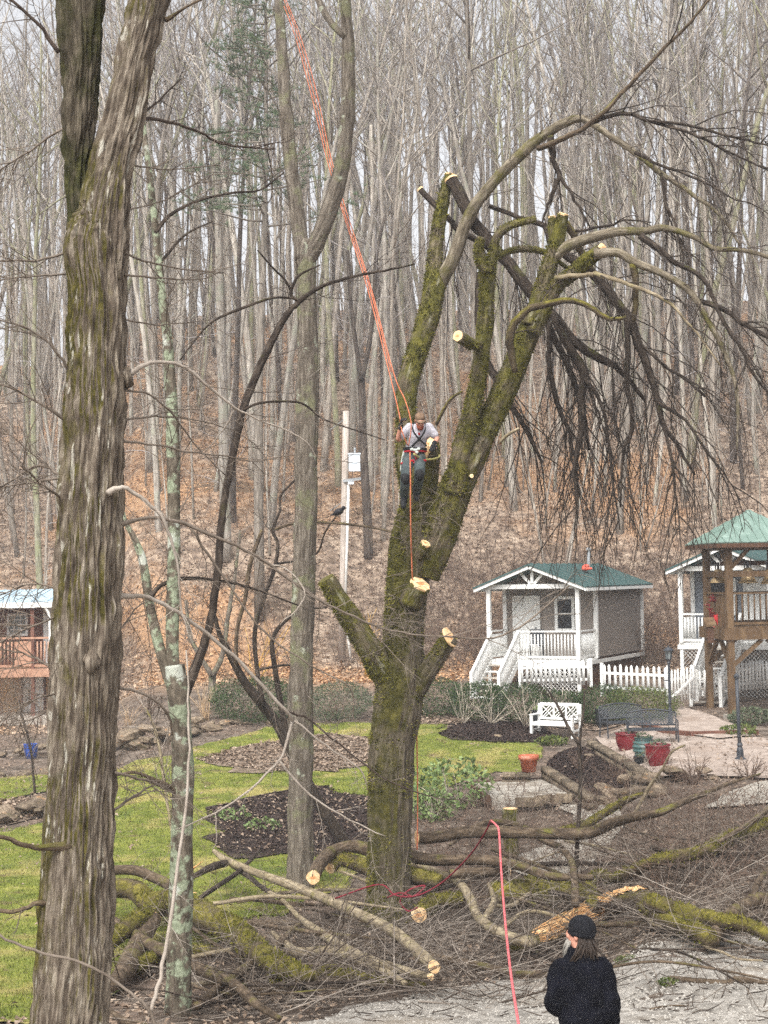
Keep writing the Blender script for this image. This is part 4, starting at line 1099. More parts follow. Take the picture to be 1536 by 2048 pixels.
for pts in ([(125, 258, 5), (60, 300, 4), (0, 340, 3)], [(140, 505, 6), (70, 520, 5), (0, 523, 4), (-60, 530, 3)], [(140, 548, 5), (70, 553, 4), (0, 560, 3)], [(140, 745, 7), (110, 700, 5), (60, 660, 4), (0, 640, 3)],
            [(140, 848, 8), (70, 800, 5.5), (0, 768, 4)], [(140, 965, 9), (112, 945, 7), (85, 931, 6), (60, 938, 5), (0, 976, 3)], [(130, 955, 6), (60, 965, 4), (0, 978, 3)], [(140, 1010, 6), (80, 965, 5), (40, 930, 3)],
            [(125, 1385, 5), (70, 1398, 3), (20, 1420, 2)], [(125, 1400, 5), (60, 1440, 3), (0, 1450, 2)], [(130, 1225, 4), (60, 1255, 4), (0, 1285, 3)], [(128, 1345, 5), (60, 1310, 4), (0, 1300, 3)], [(130, 1180, 4), (60, 1168, 3), (0, 1190, 3)]):
    Lb(pts, (bd, bd - TR.uniform(-.6, .9)), 'grey_twig', (g_, 11, .5, .005, .1))
Lb([(275, 235, 9), (340, 245, 6.5), (400, 265, 5.5), (440, 285, 4.5), (490, 295, 4), (550, 298, 3)], (bd, 12.2), 'dark_twig', ('dark_twig', 9, .5, .005, .1))
Lb([(280, 232, 6), (320, 200, 4), (362, 158, 3)], (bd, 11.9), 'dark_twig', ('dark_twig', 4, .3, .004, .1))
Lb([(330, 40, 12), (360, 22, 6), (400, 0, 5), (450, -30, 4)], (bd, 11.4), 'brown_limb')
for pts in ([(250, 505, 5), (300, 525, 4), (380, 540, 3), (450, 545, 2)], [(250, 550, 5), (320, 556, 4), (390, 560, 3), (440, 545, 2)], [(250, 840, 5), (310, 832, 4), (380, 838, 3), (470, 860, 2)], [(245, 882, 6), (310, 890, 4.5), (380, 905, 4), (440, 910, 3.5), (500, 922, 3), (590, 910, 2)],
            [(250, 780, 6), (300, 790, 4), (350, 835, 4), (390, 890, 3), (450, 950, 2)], [(232, 1375, 7), (270, 1382, 6), (310, 1400, 6), (340, 1435, 5), (345, 1470, 3)], [(230, 1545, 6), (290, 1560, 6), (320, 1572, 6), (350, 1585, 4)],
            [(228, 1620, 6), (270, 1590, 5), (310, 1570, 3)], [(235, 1270, 4), (270, 1220, 3), (330, 1180, 2)], [(255, 640, 4), (320, 650, 3), (420, 640, 2)], [(262, 330, 4), (340, 340, 3), (440, 330, 2)], [(255, 420, 4), (330, 400, 3), (420, 350, 2)]):
    Lb(pts, (bd, bd + TR.uniform(.2, 1.4)), 'grey_twig', (g_, 9, .5, .0045, .05))
big.done()

# ------------------------------------------------------------------ lichen covered tree
ld = 16.5
lt = Tree('lichen_tree', (P(358, 2030, ld)[0], ld, TZ(P(358, 2030, ld)[0], ld)), 'slim tree spotted with grey green lichen, standing right of the large forked tree')
lb = M_['lichen_bark']
lt.limb('trunk', [(352, 2070, 62), (356, 2010, 53), (360, 1850, 48), (363, 1700, 45), (365, 1550, 42), (362, 1450, 41), (357, 1385, 42), (350, 1330, 36)], (ld,), lb, 24, 10, lump=.012)
lt.limb('stem', [(355, 1380, 30), (346, 1320, 26), (345, 1250, 25), (348, 1100, 26), (347, 950, 26), (345, 850, 25), (340, 760, 23), (335, 680, 20), (325, 600, 18), (315, 500, 16), (305, 400, 14), (295, 320, 12), (285, 230, 10), (276, 120, 7)], (ld, ld + .6), lb, 16, 6, (g_, 26, 1.0, .007, .2), lump=.008)
lt.limb('stem', [(355, 1400, 28), (332, 1340, 22), (310, 1260, 20), (298, 1200, 19), (285, 1120, 17), (270, 1080, 13), (252, 1045, 9), (240, 1000, 6)], (ld, ld + .4), lb, 14, 5, (g_, 8, .7, .006, .2), lump=.006)
lt.limb('branch', [(299, 1200, 11), (320, 1172, 9), (365, 1157, 9), (430, 1160, 7), (500, 1175, 5), (600, 1212, 3)], (ld, ld + .7), M_['dark_limb'], 6, 4, (g_, 10, .6, .005, -.1))
lt.limb('branch', [(310, 467, 10), (340, 430, 7.5), (400, 400, 6), (470, 385, 5), (520, 380, 4), (568, 345, 3)], (ld + .4, ld + 1), M_['dark_limb'], 6, 4, ('dark_twig', 8, .6, .005, .1))
lt.limb('branch', [(325, 520, 7), (370, 470, 5), (425, 443, 3)], (ld + .4, ld + .8), M_['dark_limb'], 6, 4, (g_, 6, .5, .005, .1))
lt.limb('branch', [(362, 1600, 12), (340, 1575, 11), (310, 1560, 9), (270, 1545, 7), (235, 1550, 5)], (ld, ld - .5), M_['brown_limb'], 6, 4, ('dark_twig', 6, .5, .005, .1))
p, r, _ = lt.limb('limb', [(360, 1400, 26), (385, 1350, 21), (408, 1290, 18), (425, 1220, 16), (437, 1130, 16), (442, 1050, 15), (457, 950, 15), (478, 850, 16), (500, 780, 16), (535, 700, 15), (570, 635, 13), (597, 604, 11), (640, 575, 8), (700, 555, 6), (768, 541, 5), (830, 528, 3)], (ld, 17.6), M_['dark_limb'], 10, 5, ('dark_twig', 16, .7, .006, .1), .004)
lt.limb('branch', [(598, 602, 8), (582, 590, 7), (588, 566, 6), (602, 548, 5), (640, 530, 3)], (17.3, 17.2), M_['dark_limb'], 6, 4, ('dark_twig', 4, .4, .005, .1))
lt.limb('branch', [(585, 588, 5), (570, 560, 4.5), (545, 535, 4), (515, 500, 3)], (17.3, 17.0), M_['dark_limb'], 6)
lt.limb('branch', [(592, 597, 5), (545, 596, 5), (480, 618, 6), (430, 640, 5), (400, 668, 4), (360, 720, 3)], (17.3, 16.6), M_['dark_limb'], 6, 4, (g_, 9, .6, .005, 0))
lt.limb('branch', [(483, 822, 7), (520, 806, 5.5), (580, 803, 5), (610, 810, 4.5), (650, 840, 4), (700, 857, 3), (770, 880, 2)], (17, 17.4), M_['dark_limb'], 6, 4, (g_, 8, .5, .004, -.1))
lt.done()

# ------------------------------------------------------------------ tall grey forked tree
gd = 28.0
gt = Tree('grey_tree', (P(600, 1775, gd)[0], gd, TZ(P(600, 1775, gd)[0], gd)), 'tall grey forked tree between the lichen spotted tree and the tree being cut')
gb = M_['grey_bark']
gt.limb('trunk', [(600, 1840, 64), (600, 1770, 53), (601, 1600, 49), (602, 1400, 47), (606, 1200, 46), (612, 1000, 45), (615, 800, 43), (615, 650, 41), (612, 560, 40), (612, 510, 38), (614, 480, 32)], (gd,), gb, 44, 22, ('pale_twig', 22, .9, .007, .1), lump=.026)
gt.limb('leader', [(612, 525, 36), (640, 470, 34), (665, 400, 34), (682, 340, 32), (692, 260, 30), (697, 180, 28), (696, 80, 23), (690, 0, 22), (684, -80, 18)], (gd, gd - .6), gb, 24, 7, (g_, 10, 1.0, .008, .2), lump=.014)
gt.limb('leader', [(606, 520, 34), (595, 430, 30), (581, 320, 28), (570, 200, 24), (563, 80, 21), (556, -20, 19), (550, -100, 20)], (gd, gd + .8), gb, 24, 7, (g_, 22, 1.3, .009, .2), lump=.014)
gt.limb('branch', [(692, 75, 15), (666, 50, 14), (642, 12, 14), (625, -40, 12)], (gd - .5, gd), gb, 10, 4)
gt.done()

# ------------------------------------------------------------------ dark leaning multi stemmed tree
dd = 24.0
_b = G(690, 1690)
dt = Tree('leaning_tree', (P(690, 1690, _b[1])[0], _b[1], _b[2]), 'dark thin tree leaning left in front of the grey forked tree')
dd = _b[1]
dl = M_['dark_limb']
dt.limb('trunk', [(700, 1710, 30), (690, 1688, 27), (640, 1610, 24), (590, 1520, 22), (555, 1450, 20), (525, 1410, 20), (490, 1365, 17), (455, 1300, 14), (438, 1265, 10), (428, 1225, 7)], (dd, dd - 1), dl, 10, 5, ('dark_twig', 10, 1.2, .009, .2))
dt.limb('stem', [(578, 1495, 14), (560, 1400, 12), (546, 1310, 10), (545, 1280, 9), (562, 1250, 8), (600, 1222, 7), (655, 1214, 4)], (dd - .4, dd - .2), dl, 8, 4, ('dark_twig', 8, 1.0, .008, .2))
dt.limb('stem', [(526, 1412, 11), (513, 1330, 9), (510, 1260, 9), (530, 1190, 8), (548, 1140, 8), (556, 1090, 7), (546, 1060, 6), (560, 1020, 5), (562, 990, 5), (592, 958, 4)], (dd - .7, dd - .5), dl, 8, 4, ('dark_twig', 12, .9, .008, .2))
dt.limb('stem', [(472, 1335, 9), (474, 1260, 8), (490, 1200, 8), (500, 1130, 9), (515, 1085, 8), (524, 1060, 7)], (dd - .9, dd - 1.2), M_['brown_limb'], 8, 4, ('dark_twig', 8, .8, .008, .2))
dt.limb('branch', [(515, 1340, 6), (540, 1335, 6), (570, 1330, 5), (592, 1332, 3)], (dd - .7, dd - .6), dl, 6)
dt.limb('branch', [(545, 1062, 5), (575, 1050, 6), (610, 1044, 6), (690, 1048, 6), (768, 1060, 5), (850, 1085, 3)], (dd - .5, dd - 2), M_['brown_limb'], 6, 4, (g_, 12, .9, .006, -.1))
dt.limb('branch', [(550, 1128, 5), (600, 1120, 4), (635, 1105, 4), (650, 1065, 3.5), (672, 1032, 3)], (dd - .5, dd - 1.4), dl, 6, 4, ('dark_twig', 4, .5, .005, .1))
dt.done()

# ------------------------------------------------------------------ the mossy tree that is being cut down
md = 25.0
mbase = (P(778, 1830, md)[0], md, P(778, 1845, md)[2])
mt = Tree('pruned_tree', mbase, 'mossy broken topped tree being cut down, with the climber roped to it')
mm, mk = M_['moss_bark'], M_['moss_trunk']
mt.limb('trunk', [(776, 1880, 128), (777, 1835, 100), (778, 1760, 86), (780, 1640, 86), (783, 1500, 90), (795, 1420, 96), (803, 1350, 92), (806, 1280, 80), (812, 1200, 82), (820, 1120, 84), (824, 1060, 78), (832, 1020, 62)], (md,), mk, 90, 24, lump=.026)
mt.limb('limb', [(812, 1150, 66), (822, 1070, 72), (836, 1010, 68), (846, 950, 62), (852, 905, 54), (852, 888, 50)], (md + .1, md + .35), mm, 48, 14, lump=.022)
A = mt.limb('limb', [(828, 1000, 50), (815, 930, 44), (812, 850, 40), (817, 765, 42), (836, 700, 42), (857, 635, 43), (868, 580, 42), (876, 545, 34)], (md + .5, md + 1.0), mm, 36, 14, lump=.02)
a1 = mt.limb('limb', [(862, 600, 34), (868, 540, 32), (876, 460, 26), (888, 395, 23), (900, 350, 22)], (md + 1.0, md + 1.2), mm, 26, 12, lump=.016)
end_cut(mt, a1[0], a1[1], a1[2], k=1.05)
mt.limb('limb', [(872, 580, 34), (905, 520, 28), (930, 450, 26), (958, 400, 24), (1000, 350, 22), (1050, 300, 22), (1100, 262, 20), (1150, 238, 17), (1185, 248, 14), (1225, 275, 13), (1270, 305, 12), (1320, 345, 11), (1380, 385, 9), (1440, 430, 7), (1480, 490, 5)], (md + 1, md, md - 1), M_['grey_moss'], 12, 5, (g_, 34, 1.1, .009, -.5), .004, lump=.008)
C = mt.limb('limb', [(846, 1150, 66), (870, 1090, 74), (892, 1030, 72), (910, 980, 66), (940, 920, 58), (975, 850, 50), (1010, 780, 48), (1035, 720, 46), (1060, 660, 44), (1082, 615, 38)], (md, md - .5), mm, 48, 14, lump=.022)
B = mt.limb('limb', [(908, 985, 50), (922, 910, 42), (938, 850, 38), (955, 770, 34), (966, 690, 30), (973, 610, 28), (974, 550, 32), (974, 520, 30)], (md - .3, md - .9), mm, 34, 14, lump=.02)
b1 = mt.limb('limb', [(973, 545, 22), (960, 518, 22), (958, 495, 20), (964, 474, 18)], (md - .9, md - 1), mm, 12, 6, lump=.012)
mt.limb('limb', [(976, 545, 22), (986, 510, 20), (990, 482, 18), (1000, 466, 17), (1018, 452, 16), (1042, 445, 15), (1072, 438, 13)], (md - .9, md - 1), mm, 12, 5, (g_, 4, .5, .006, 0), lump=.01)
st = mt.limb('limb', [(960, 690, 20), (945, 688, 24), (930, 680, 26), (916, 672, 25)], (md - .8, md - 1.3), mm, 14, 5, lump=.012)
end_cut(mt, st[0], st[1], st[2], k=.9, m='cut_wood')
mt.limb('limb', [(980, 520, 14), (1000, 510, 13), (1028, 500, 13), (1058, 498, 13), (1084, 503, 12), (1108, 517, 10), (1140, 540, 8)], (md - .9, md - .2), mm, 10, 5, lump=.006)
c1 = mt.limb('limb', [(1062, 650, 38), (1078, 595, 34), (1096, 540, 32), (1112, 485, 30), (1122, 445, 24), (1128, 428, 20)], (md - .6, md - .8), mm, 26, 12, lump=.016)
end_cut(mt, c1[0], c1[1], c1[2])
c1b = mt.limb('limb', [(1108, 490, 20), (1104, 455, 18), (1105, 434, 16)], (md - .7, md - .7), mm, 12, 5, lump=.008)
end_cut(mt, c1b[0], c1b[1], c1b[2])
c2 = mt.limb('limb', [(1066, 665, 34), (1108, 580, 30), (1148, 545, 28), (1180, 516, 28), (1206, 496, 22)], (md - .6, md - 1.4), mm, 26, 12, lump=.016)
end_cut(mt, c2[0], c2[1], c2[2])
mt.limb('limb', [(1188, 508, 24), (1235, 505, 19), (1270, 525, 17), (1320, 545, 15), (1370, 575, 14), (1395, 604, 13), (1417, 644, 12), (1436, 677, 11), (1459, 730, 9), (1472, 775, 8), (1476, 831, 6), (1474, 899, 3)], (md - 1.4, md - 2), M_['grey_moss'], 10, 5, ('dark_twig', 22, 1.2, .009, -.8), lump=.006)
mt.limb('limb', [(1100, 520, 26), (1140, 490, 23), (1200, 471, 20), (1240, 463, 18), (1290, 462, 16), (1330, 456, 14), (1390, 475, 11), (1430, 497, 10), (1480, 500, 9), (1540, 516, 8), (1620, 560, 5)], (md - .7, md - 1.6), M_['grey_moss'], 10, 5, ('dark_twig', 22, 1.2, .009, -.6), lump=.006)
D_ = 'dark_twig'
hang = [  # (points, distances, material, shoots, length of shoots, hang)
 ([(1395, 602, 10), (1440, 615, 9), (1490, 650, 8), (1540, 676, 7), (1600, 720, 4)], (md - 1.6, md - 2), 'dark_limb', 14, 1.1, -.6),
 ([(1266, 528, 13), (1272, 570, 11), (1270, 620, 10), (1267, 645, 6)], (md - 1.5, md - 1.4), 'moss_limb', 4, .8, -.8),
 ([(1110, 556, 9), (1170, 550, 8), (1200, 550, 8), (1260, 570, 7), (1330, 600, 6), (1380, 650, 4), (1440, 730, 3)], (md - 1, md - 2.2), 'pale_limb', 12, .9, -.5),
 ([(1030, 745, 10), (1022, 700, 13), (1020, 670, 14), (1035, 640, 13), (1061, 617, 12), (1110, 604, 11), (1147, 602, 10), (1181, 614, 9), (1219, 638, 8), (1252, 634, 5)], (md - .9, md - 1.6), 'moss_limb', 6, .7, -.5),
 ([(902, 358, 20), (920, 390, 22), (945, 440, 21), (985, 492, 20), (1020, 530, 20), (1050, 570, 20), (1075, 600, 18), (1114, 640, 17), (1140, 674, 16), (1170, 700, 16), (1204, 719, 14), (1240, 740, 10), (1290, 800, 6)], (md + 1, md + .3), 'dark_limb', 22, 1.5, -.9),
 ([(840, 378, 10), (875, 415, 10), (900, 440, 10), (923, 463, 10), (985, 500, 11), (1040, 560, 12), (1090, 640, 12), (1130, 720, 11), (1160, 800, 9), (1180, 900, 6)], (md + 1.6, md + 1), 'dark_limb', 22, 1.4, -1.0),
 ([(978, 412, 8), (1038, 435, 8), (1088, 452, 10), (1103, 487, 12), (1140, 516, 15), (1177, 539, 17), (1207, 572, 17), (1237, 610, 16), (1260, 640, 16), (1275, 685, 15), (1290, 719, 14), (1305, 767, 12), (1316, 805, 11), (1327, 850, 9), (1350, 884, 7), (1390, 950, 4)], (md + .8, md - .5), 'dark_limb', 34, 1.5, -.9),
 ([(1129, 441, 10), (1147, 471, 13), (1164, 509, 12), (1185, 545, 9)], (md - .4, md), 'moss_limb', 3, .5, -.5),
 ([(1106, 632, 12), (1132, 685, 14), (1159, 726, 16), (1170, 756, 16), (1162, 794, 14), (1164, 850, 12), (1155, 899, 9), (1151, 944, 7), (1155, 1037, 4)], (md + .4, md + .2), 'dark_limb', 30, 1.5, -1.2),
 ([(1099, 644, 9), (1099, 692, 9), (1097, 719, 9), (1106, 771, 9), (1121, 824, 8), (1140, 869, 6), (1144, 925, 4)], (md + .6, md + .6), 'dark_limb', 16, 1.3, -1.2),
 ([(1252, 630, 10), (1256, 700, 10), (1254, 767, 9), (1264, 827, 8), (1262, 869, 7), (1249, 895, 6), (1243, 944, 4), (1241, 1015, 3)], (md, md - .2), 'dark_limb', 18, 1.2, -1.1),
 ([(958, 545, 10), (956, 625, 11), (965, 700, 11), (982, 740, 12), (994, 762, 12), (1009, 794, 11), (1035, 831, 9), (1065, 884, 7), (1084, 925, 4)], (md + .7, md + .6), 'dark_limb', 22, 1.3, -1.0),
 ([(1355, 528, 9), (1399, 550, 8), (1425, 591, 7), (1447, 644, 7), (1485, 700, 6), (1504, 745, 5), (1540, 790, 3)], (md - 1.4, md - 2.2), 'dark_limb', 14, 1.0, -.8),
 ([(1280, 470, 13), (1320, 500, 11), (1355, 529, 9)], (md - 1.3, md - 1.4), 'dark_limb', 3, .6, -.5),
 ([(1282, 689, 6), (1327, 730, 5), (1372, 760, 4), (1410, 794, 3)], (md - .4, md - .8), 'dark_limb', 8, .9, -.6),
 ([(1316, 805, 7), (1372, 842, 5), (1410, 899, 4), (1447, 945, 3), (1480, 1000, 2)], (md - .4, md - 1), 'dark_limb', 12, 1.0, -.7),
 ([(1170, 756, 7), (1200, 800, 6), (1215, 870, 5), (1225, 960, 4), (1240, 1060, 2)], (md + .2, md), 'dark_limb', 14, 1.2, -1.0),
 ([(1327, 850, 6), (1345, 930, 5), (1352, 1000, 4), (1360, 1060, 2)], (md - .5, md - .8), 'dark_limb', 12, 1.0, -1.0),
 ([(1170, 252, 9), (1200, 238, 8), (1240, 227, 7), (1270, 230, 7), (1300, 243, 6), (1360, 248, 5), (1420, 262, 5), (1480, 278, 4), (1540, 292, 3)], (md - .6, md - 1), 'dark_limb', 14, 1.2, -.5),
 ([(1300, 243, 5), (1380, 266, 5), (1450, 300, 4), (1540, 342, 3)], (md - .7, md - 1.4), 'dark_limb', 10, 1.2, -.5),
 ([(1076, 297, 10), (1110, 285, 10), (1150, 266, 9), (1190, 240, 8), (1260, 170, 7), (1330, 95, 6), (1380, 45, 5), (1428, -12, 4)], (md - .1, md - 1.5), 'brown_limb', 8, 1.0, .2),
 ([(1100, 272, 12), (1105, 300, 12), (1108, 325, 9), (1118, 350, 9), (1110, 375, 8), (1095, 410, 5), (1085, 445, 3)], (md - .1, md - .1), 'dark_limb', 5, .8, -.6),
 ([(1118, 350, 7), (1150, 400, 5), (1180, 455, 3)], (md - .1, md - .3), 'dark_limb', 6, .8, -.6),
 ([(1270, 305, 7), (1320, 330, 5), (1400, 360, 4), (1470, 400, 2)], (md - .7, md - 1.3), 'dark_limb', 8, .9, -.6),
 ([(1322, 347, 6), (1330, 400, 5), (1350, 450, 4), (1370, 520, 2)], (md - .8, md - 1.2), 'dark_limb', 8, .9, -.8),
 ([(1150, 462, 5), (1220, 450, 4), (1250, 440, 3), (1303, 445, 2)], (md - .8, md - 1), 'dark_limb', 4, .6, -.3),
]
for pts, D, m, n, L, up in hang:
    pts = [(a_, b_, w_ * 1.22) for a_, b_, w_ in pts]
    q = mt.limb('hanging_limb' if m == 'dark_limb' else 'limb', pts, D, M_[m], 8, 4, ('black_twig', int(n * .9), L * 1.15, .0125, up * 1.6), .006)
    if pts[0][:2] in ((840, 378), (902, 358)): end_cut(mt, q[0], q[1], q[2], 0, k=1.1)
s1 = mt.limb('limb', [(786, 1370, 58), (762, 1335, 56), (735, 1290, 48), (690, 1220, 42), (652, 1158, 34)], (md, md - .5), mm, 36, 14, lump=.022)
end_cut(mt, s1[0], s1[1], s1[2], m='moss_bark')
s2 = mt.limb('limb', [(800, 1425, 56), (830, 1378, 46), (858, 1338, 38), (885, 1298, 34), (899, 1276, 32)], (md, md - .4), mk, 34, 14, lump=.02)
cut_face(mt, s2[0][-1] + np.array((.01, -.005, .012)), (.80, -.42, .46), 17.5 * S(md - .4), s2[2], squash=1.25)
def stub(px, py, D, n, r, L):
    c = P(px, py, D); n = np.array(n) / np.linalg.norm(n)
    mb = MB(); bark_tube(mb, np.array([c - n * L - mt.base, c - n * L * .4 - mt.base, c - mt.base]), np.array([r * 1.15, r * 1.05, r]), 18, .012, sub=3)
    o = mb.build('stub', mm, mt.o, smooth=True, bark=True)
    cut_face(mt, c + n * .006, n, r * .97, o)
stub(841, 1168, md - .42, (.45, -.45, .78), 21.5 * S(md), .4)
stub(851, 1087, md - .40, (.45, -.5, .72), 10.5 * S(md), .3)
stub(943, 952, md - .52, (.2, -.95, .1), 4 * S(md), .1)
for k, (px, py, D) in enumerate(((800, 1100, md - .3), (880, 1060, md - .4), (790, 1250, md - .35), (840, 1300, md - .4), (760, 1310, md - .4))):
    c = P(px, py, D); twigs(mt.tw.setdefault('grey_twig', MB()), np.array([c, c + (.02, 0, .3), c + (0, .02, .6)]) - mt.base, 16, .9, .006, -.3, TR, 2, 0, (50, 110))
mt.limb('branch', [(872, 850, 7), (890, 815, 7), (905, 795, 6), (925, 783, 4)], (md - .2, md - .4), M_['moss_limb'], 6, 4, (g_, 5, .4, .005, 0))
mt.limb('branch', [(1000, 885, 6), (1015, 870, 7), (1038, 857, 5)], (md - .6, md - .9), M_['pale_limb'], 6, 4)
mt.done()

# ------------------------------------------------------------------ smaller trees standing by
def small_tree(name, label, px, py, stems, m, tw, D=None, group=None):
    b = G(px, py) if D is None else np.array((P(px, py, D)[0], D, P(px, py, D)[2]))
    t = Tree(name, b, label, 'tree', group)
    for i, (pts, w) in enumerate(stems):
        t.limb('trunk' if i == 0 else 'stem', pts, (b[1], b[1] + .2), M_[m], 8, 4, w, .004)
    return t.done(), b[1]
small_tree('young_tree', 'dark red stemmed sapling with a Y fork standing in front of the white bench', 1150, 1815, [([(1150, 1822, 10), (1153, 1720, 9), (1160, 1600, 8), (1161, 1545, 8), (1158, 1487, 8)], None),
    ([(1158, 1488, 7), (1140, 1460, 6), (1112, 1405, 5), (1094, 1378, 3)], (D_, 7, .35, .006, .1)), ([(1158, 1488, 6), (1163, 1450, 5), (1168, 1410, 4), (1169, 1382, 3)], (D_, 7, .3, .005, .1))], 'dark_limb', None)
small_tree('young_tree', 'thin dark bare sapling in front of the blue pot', 70, 1594, [([(70, 1596, 6), (66, 1540, 5), (60, 1490, 5), (46, 1440, 5), (38, 1400, 3)], ('grey_twig', 12, 1.0, .009, .2))], 'dark_limb', None)
small_tree('young_tree', 'thin pale bare sapling on the lawn left of the lichen spotted tree', 350, 1722, [([(350, 1724, 7), (340, 1640, 6), (330, 1580, 6), (318, 1490, 6), (303, 1440, 4), (290, 1415, 3)], ('pale_twig', 10, .7, .007, .1))], 'pale_limb', None)
small_tree('young_tree', 'small V forked grey tree at the garden edge left of the dark hedge', 424, 1402, [([(425, 1404, 17), (424, 1375, 15), (425, 1350, 15)], None), ([(425, 1352, 12), (445, 1310, 10), (455, 1240, 9), (470, 1150, 7), (480, 1060, 5)], ('grey_twig', 12, 1.6, .014, .3)), ([(424, 1352, 11), (398, 1310, 9), (380, 1270, 8), (372, 1200, 6)], ('grey_twig', 12, 1.5, .014, .3))], 'grey_bark', None, 49)
small_tree('forked_tree', 'dark narrow V forked tree behind the white utility box', 733, 1115, [([(737, 1120, 19), (735, 1040, 18), (728, 920, 16), (724, 800, 15), (722, 755, 15)], None), ([(722, 760, 10), (712, 690, 9), (702, 610, 8), (695, 500, 6)], ('twig', 14, 2.2, .018, .4)), ([(723, 760, 11), (738, 690, 10), (748, 610, 9), (752, 520, 8), (770, 430, 5)], ('twig', 14, 2.2, .018, .4))], 'bark_dark', None)
small_tree('forest_edge_tree', 'pale straight bare trunk rising left of the orange leaf slope', 452, 1120, [([(452, 1124, 24), (450, 1000, 22), (446, 800, 20), (440, 600, 18), (436, 400, 14), (432, 200, 10)], ('twig', 24, 2.4, .018, .5))], 'bark_pale', None)
small_tree('forest_edge_tree', 'pale narrow trunk behind the climbing rope left of the climber', 760, 950, [([(752, 955, 11), (750, 800, 11), (747, 600, 10), (745, 400, 9), (742, 250, 7)], ('twig', 20, 2.2, .018, .5))], 'bark_pale', None)
small_tree('forest_edge_tree', 'dark trunk rising behind the left stem of the tree being cut', 790, 830, [([(788, 836, 19), (786, 700, 18), (790, 500, 16), (788, 300, 12), (790, 150, 8)], ('twig', 22, 2.4, .018, .5))], 'bark_grey', None)

# ------------------------------------------------------------------ pine among the bare trees
def pine(px, py_top, D, H, lab):
    b = P(px, py_top, D); gz = TZ(b[0], D)
    r = empty('pine_tree', (b[0], D, gz), 0, lab, 'tree')
    H = b[2] - gz
    mb = MB(); st_ = polyline((0, 0, 0), (0, 0, 1), H, 10, .015, .1, TR); mb.tube(st_, np.linspace(.22, .03, 10), 8)
    ne = MB(); wd = []
    V, F = [], []
    for k in range(64):
        f = .56 + .44 * (k + TR.random()) / 64
        z = f * 9; i = min(int(z), 8); p = st_[i] + (st_[i + 1] - st_[i]) * (z - i)
        L = (1 - f) * 7.0 + .9; L *= TR.uniform(.6, 1.15)
        a = TR.uniform(0, 6.28)
        br = polyline(p, (math.cos(a), math.sin(a), TR.uniform(-.1, .25)), L, 6, .08, .1, TR)
        mb.tube(br, np.linspace(.045, .012, 6), 4)
        for q in range(int(8 + L * 5)):
            w = TR.uniform(.35, 1.0) * 5; j = min(int(w), 4); c = br[j] + (br[j + 1] - br[j]) * (w - j) + TR.normal(0, .16, 3)
            for n in range(13):                        # a tuft of needles
                d = side_dir(np.array((0, 0, 1.)), R(TR.uniform(15, 100)), TR) * TR.uniform(.16, .32)
                s_ = np.cross(d, TR.normal(0, 1, 3)); s_ = s_ / np.linalg.norm(s_) * .012
                o = len(V); V += [c - s_, c + s_, c + d]; F.append((o, o + 1, o + 2))
    mb.build('trunk', M_['bark_grey'], r, smooth=True, bark=True)
    o = MB().add(np.array(V), np.array(F)).build('crown', M_['needle'], r)
    return r
M_['needle'] = mat('needle', [(.3, lin(62, 78, 56)), (.6, lin(92, 110, 80)), (.75, lin(120, 136, 104))], scale=1.2)
pine(500, -170, 59.5, 0, 'green pine among the bare trees left of the tall grey forked tree')
# ================================================================== garden things
M_['pot_red'] = plain('pot_red_glaze', lin(112, 30, 38), .25, .15, spec=.5, scale=3)
M_['pot_green'] = plain('pot_green_glaze', lin(62, 92, 90), .35, .15, spec=.5)
M_['pot_blue'] = plain('pot_blue', lin(50, 78, 150), .4, .15)
M_['terracotta'] = plain('terracotta', lin(168, 92, 66), .8, .12, layers=[dict(scale=5, lo=.5, hi=.65, rgb=lin(190, 150, 130), amt=.6)])
M_['black_plastic'] = plain('black_plastic', lin(32, 36, 38), .5, .2)
M_['soil'] = plain('potting_soil', lin(58, 46, 38), .95, .3, scale=30)
M_['stone'] = mat('stone', [(.3, lin(78, 68, 57)), (.5, lin(116, 102, 86)), (.7, lin(156, 140, 120))], scale=5, bump=(14, .7, .03), randv=.3,
    layers=[dict(scale=3, lo=.56, hi=.66, rgb=lin(96, 92, 62), amt=.6), dict(scale=2, lo=.58, hi=.7, rgb=lin(176, 134, 98), amt=.6)])
M_['block'] = mat('block', [(.3, lin(80, 70, 58)), (.5, lin(112, 100, 84)), (.7, lin(146, 132, 112))], scale=6, bump=(18, .8, .03), randv=.4)
M_['pale_stem'] = mat('pale_stem', [(.3, lin(150, 138, 120)), (.7, lin(204, 194, 178))], scale=5)
M_['forsythia'] = mat('forsythia', [(.3, lin(176, 132, 52)), (.7, lin(218, 178, 88))], scale=5)
M_['leaf_dark'] = mat('leaf_dark', [(.3, lin(28, 44, 24)), (.5, lin(48, 68, 36)), (.7, lin(82, 100, 54))], scale=7, rough=.55, detail=8)
M_['leaf_olive'] = mat('leaf_olive', [(.3, lin(50, 60, 28)), (.5, lin(80, 92, 42)), (.7, lin(118, 124, 62))], scale=7, rough=.6, detail=8)
M_['leaf_grey'] = mat('leaf_grey', [(.3, lin(46, 56, 40)), (.5, lin(76, 86, 64)), (.7, lin(112, 118, 92))], scale=7, rough=.6, detail=8)
M_['leaf_rhodo'] = mat('leaf_rhodo', [(.3, lin(62, 82, 44)), (.5, lin(106, 126, 74)), (.7, lin(150, 164, 110))], scale=9, rough=.4, detail=8)
M_['dry_blade'] = mat('dry_blade', [(.3, lin(156, 128, 96)), (.7, lin(206, 180, 146))], scale=5)
M_['bird'] = plain('bird', lin(30, 30, 34), .6, .2)
OR = np.random.default_rng(33)
def grounded(px, py, D=None):
    if D is None: return G(px, py)
    p = P(px, py, D); return np.array((p[0], D, TZ(p[0], D)))
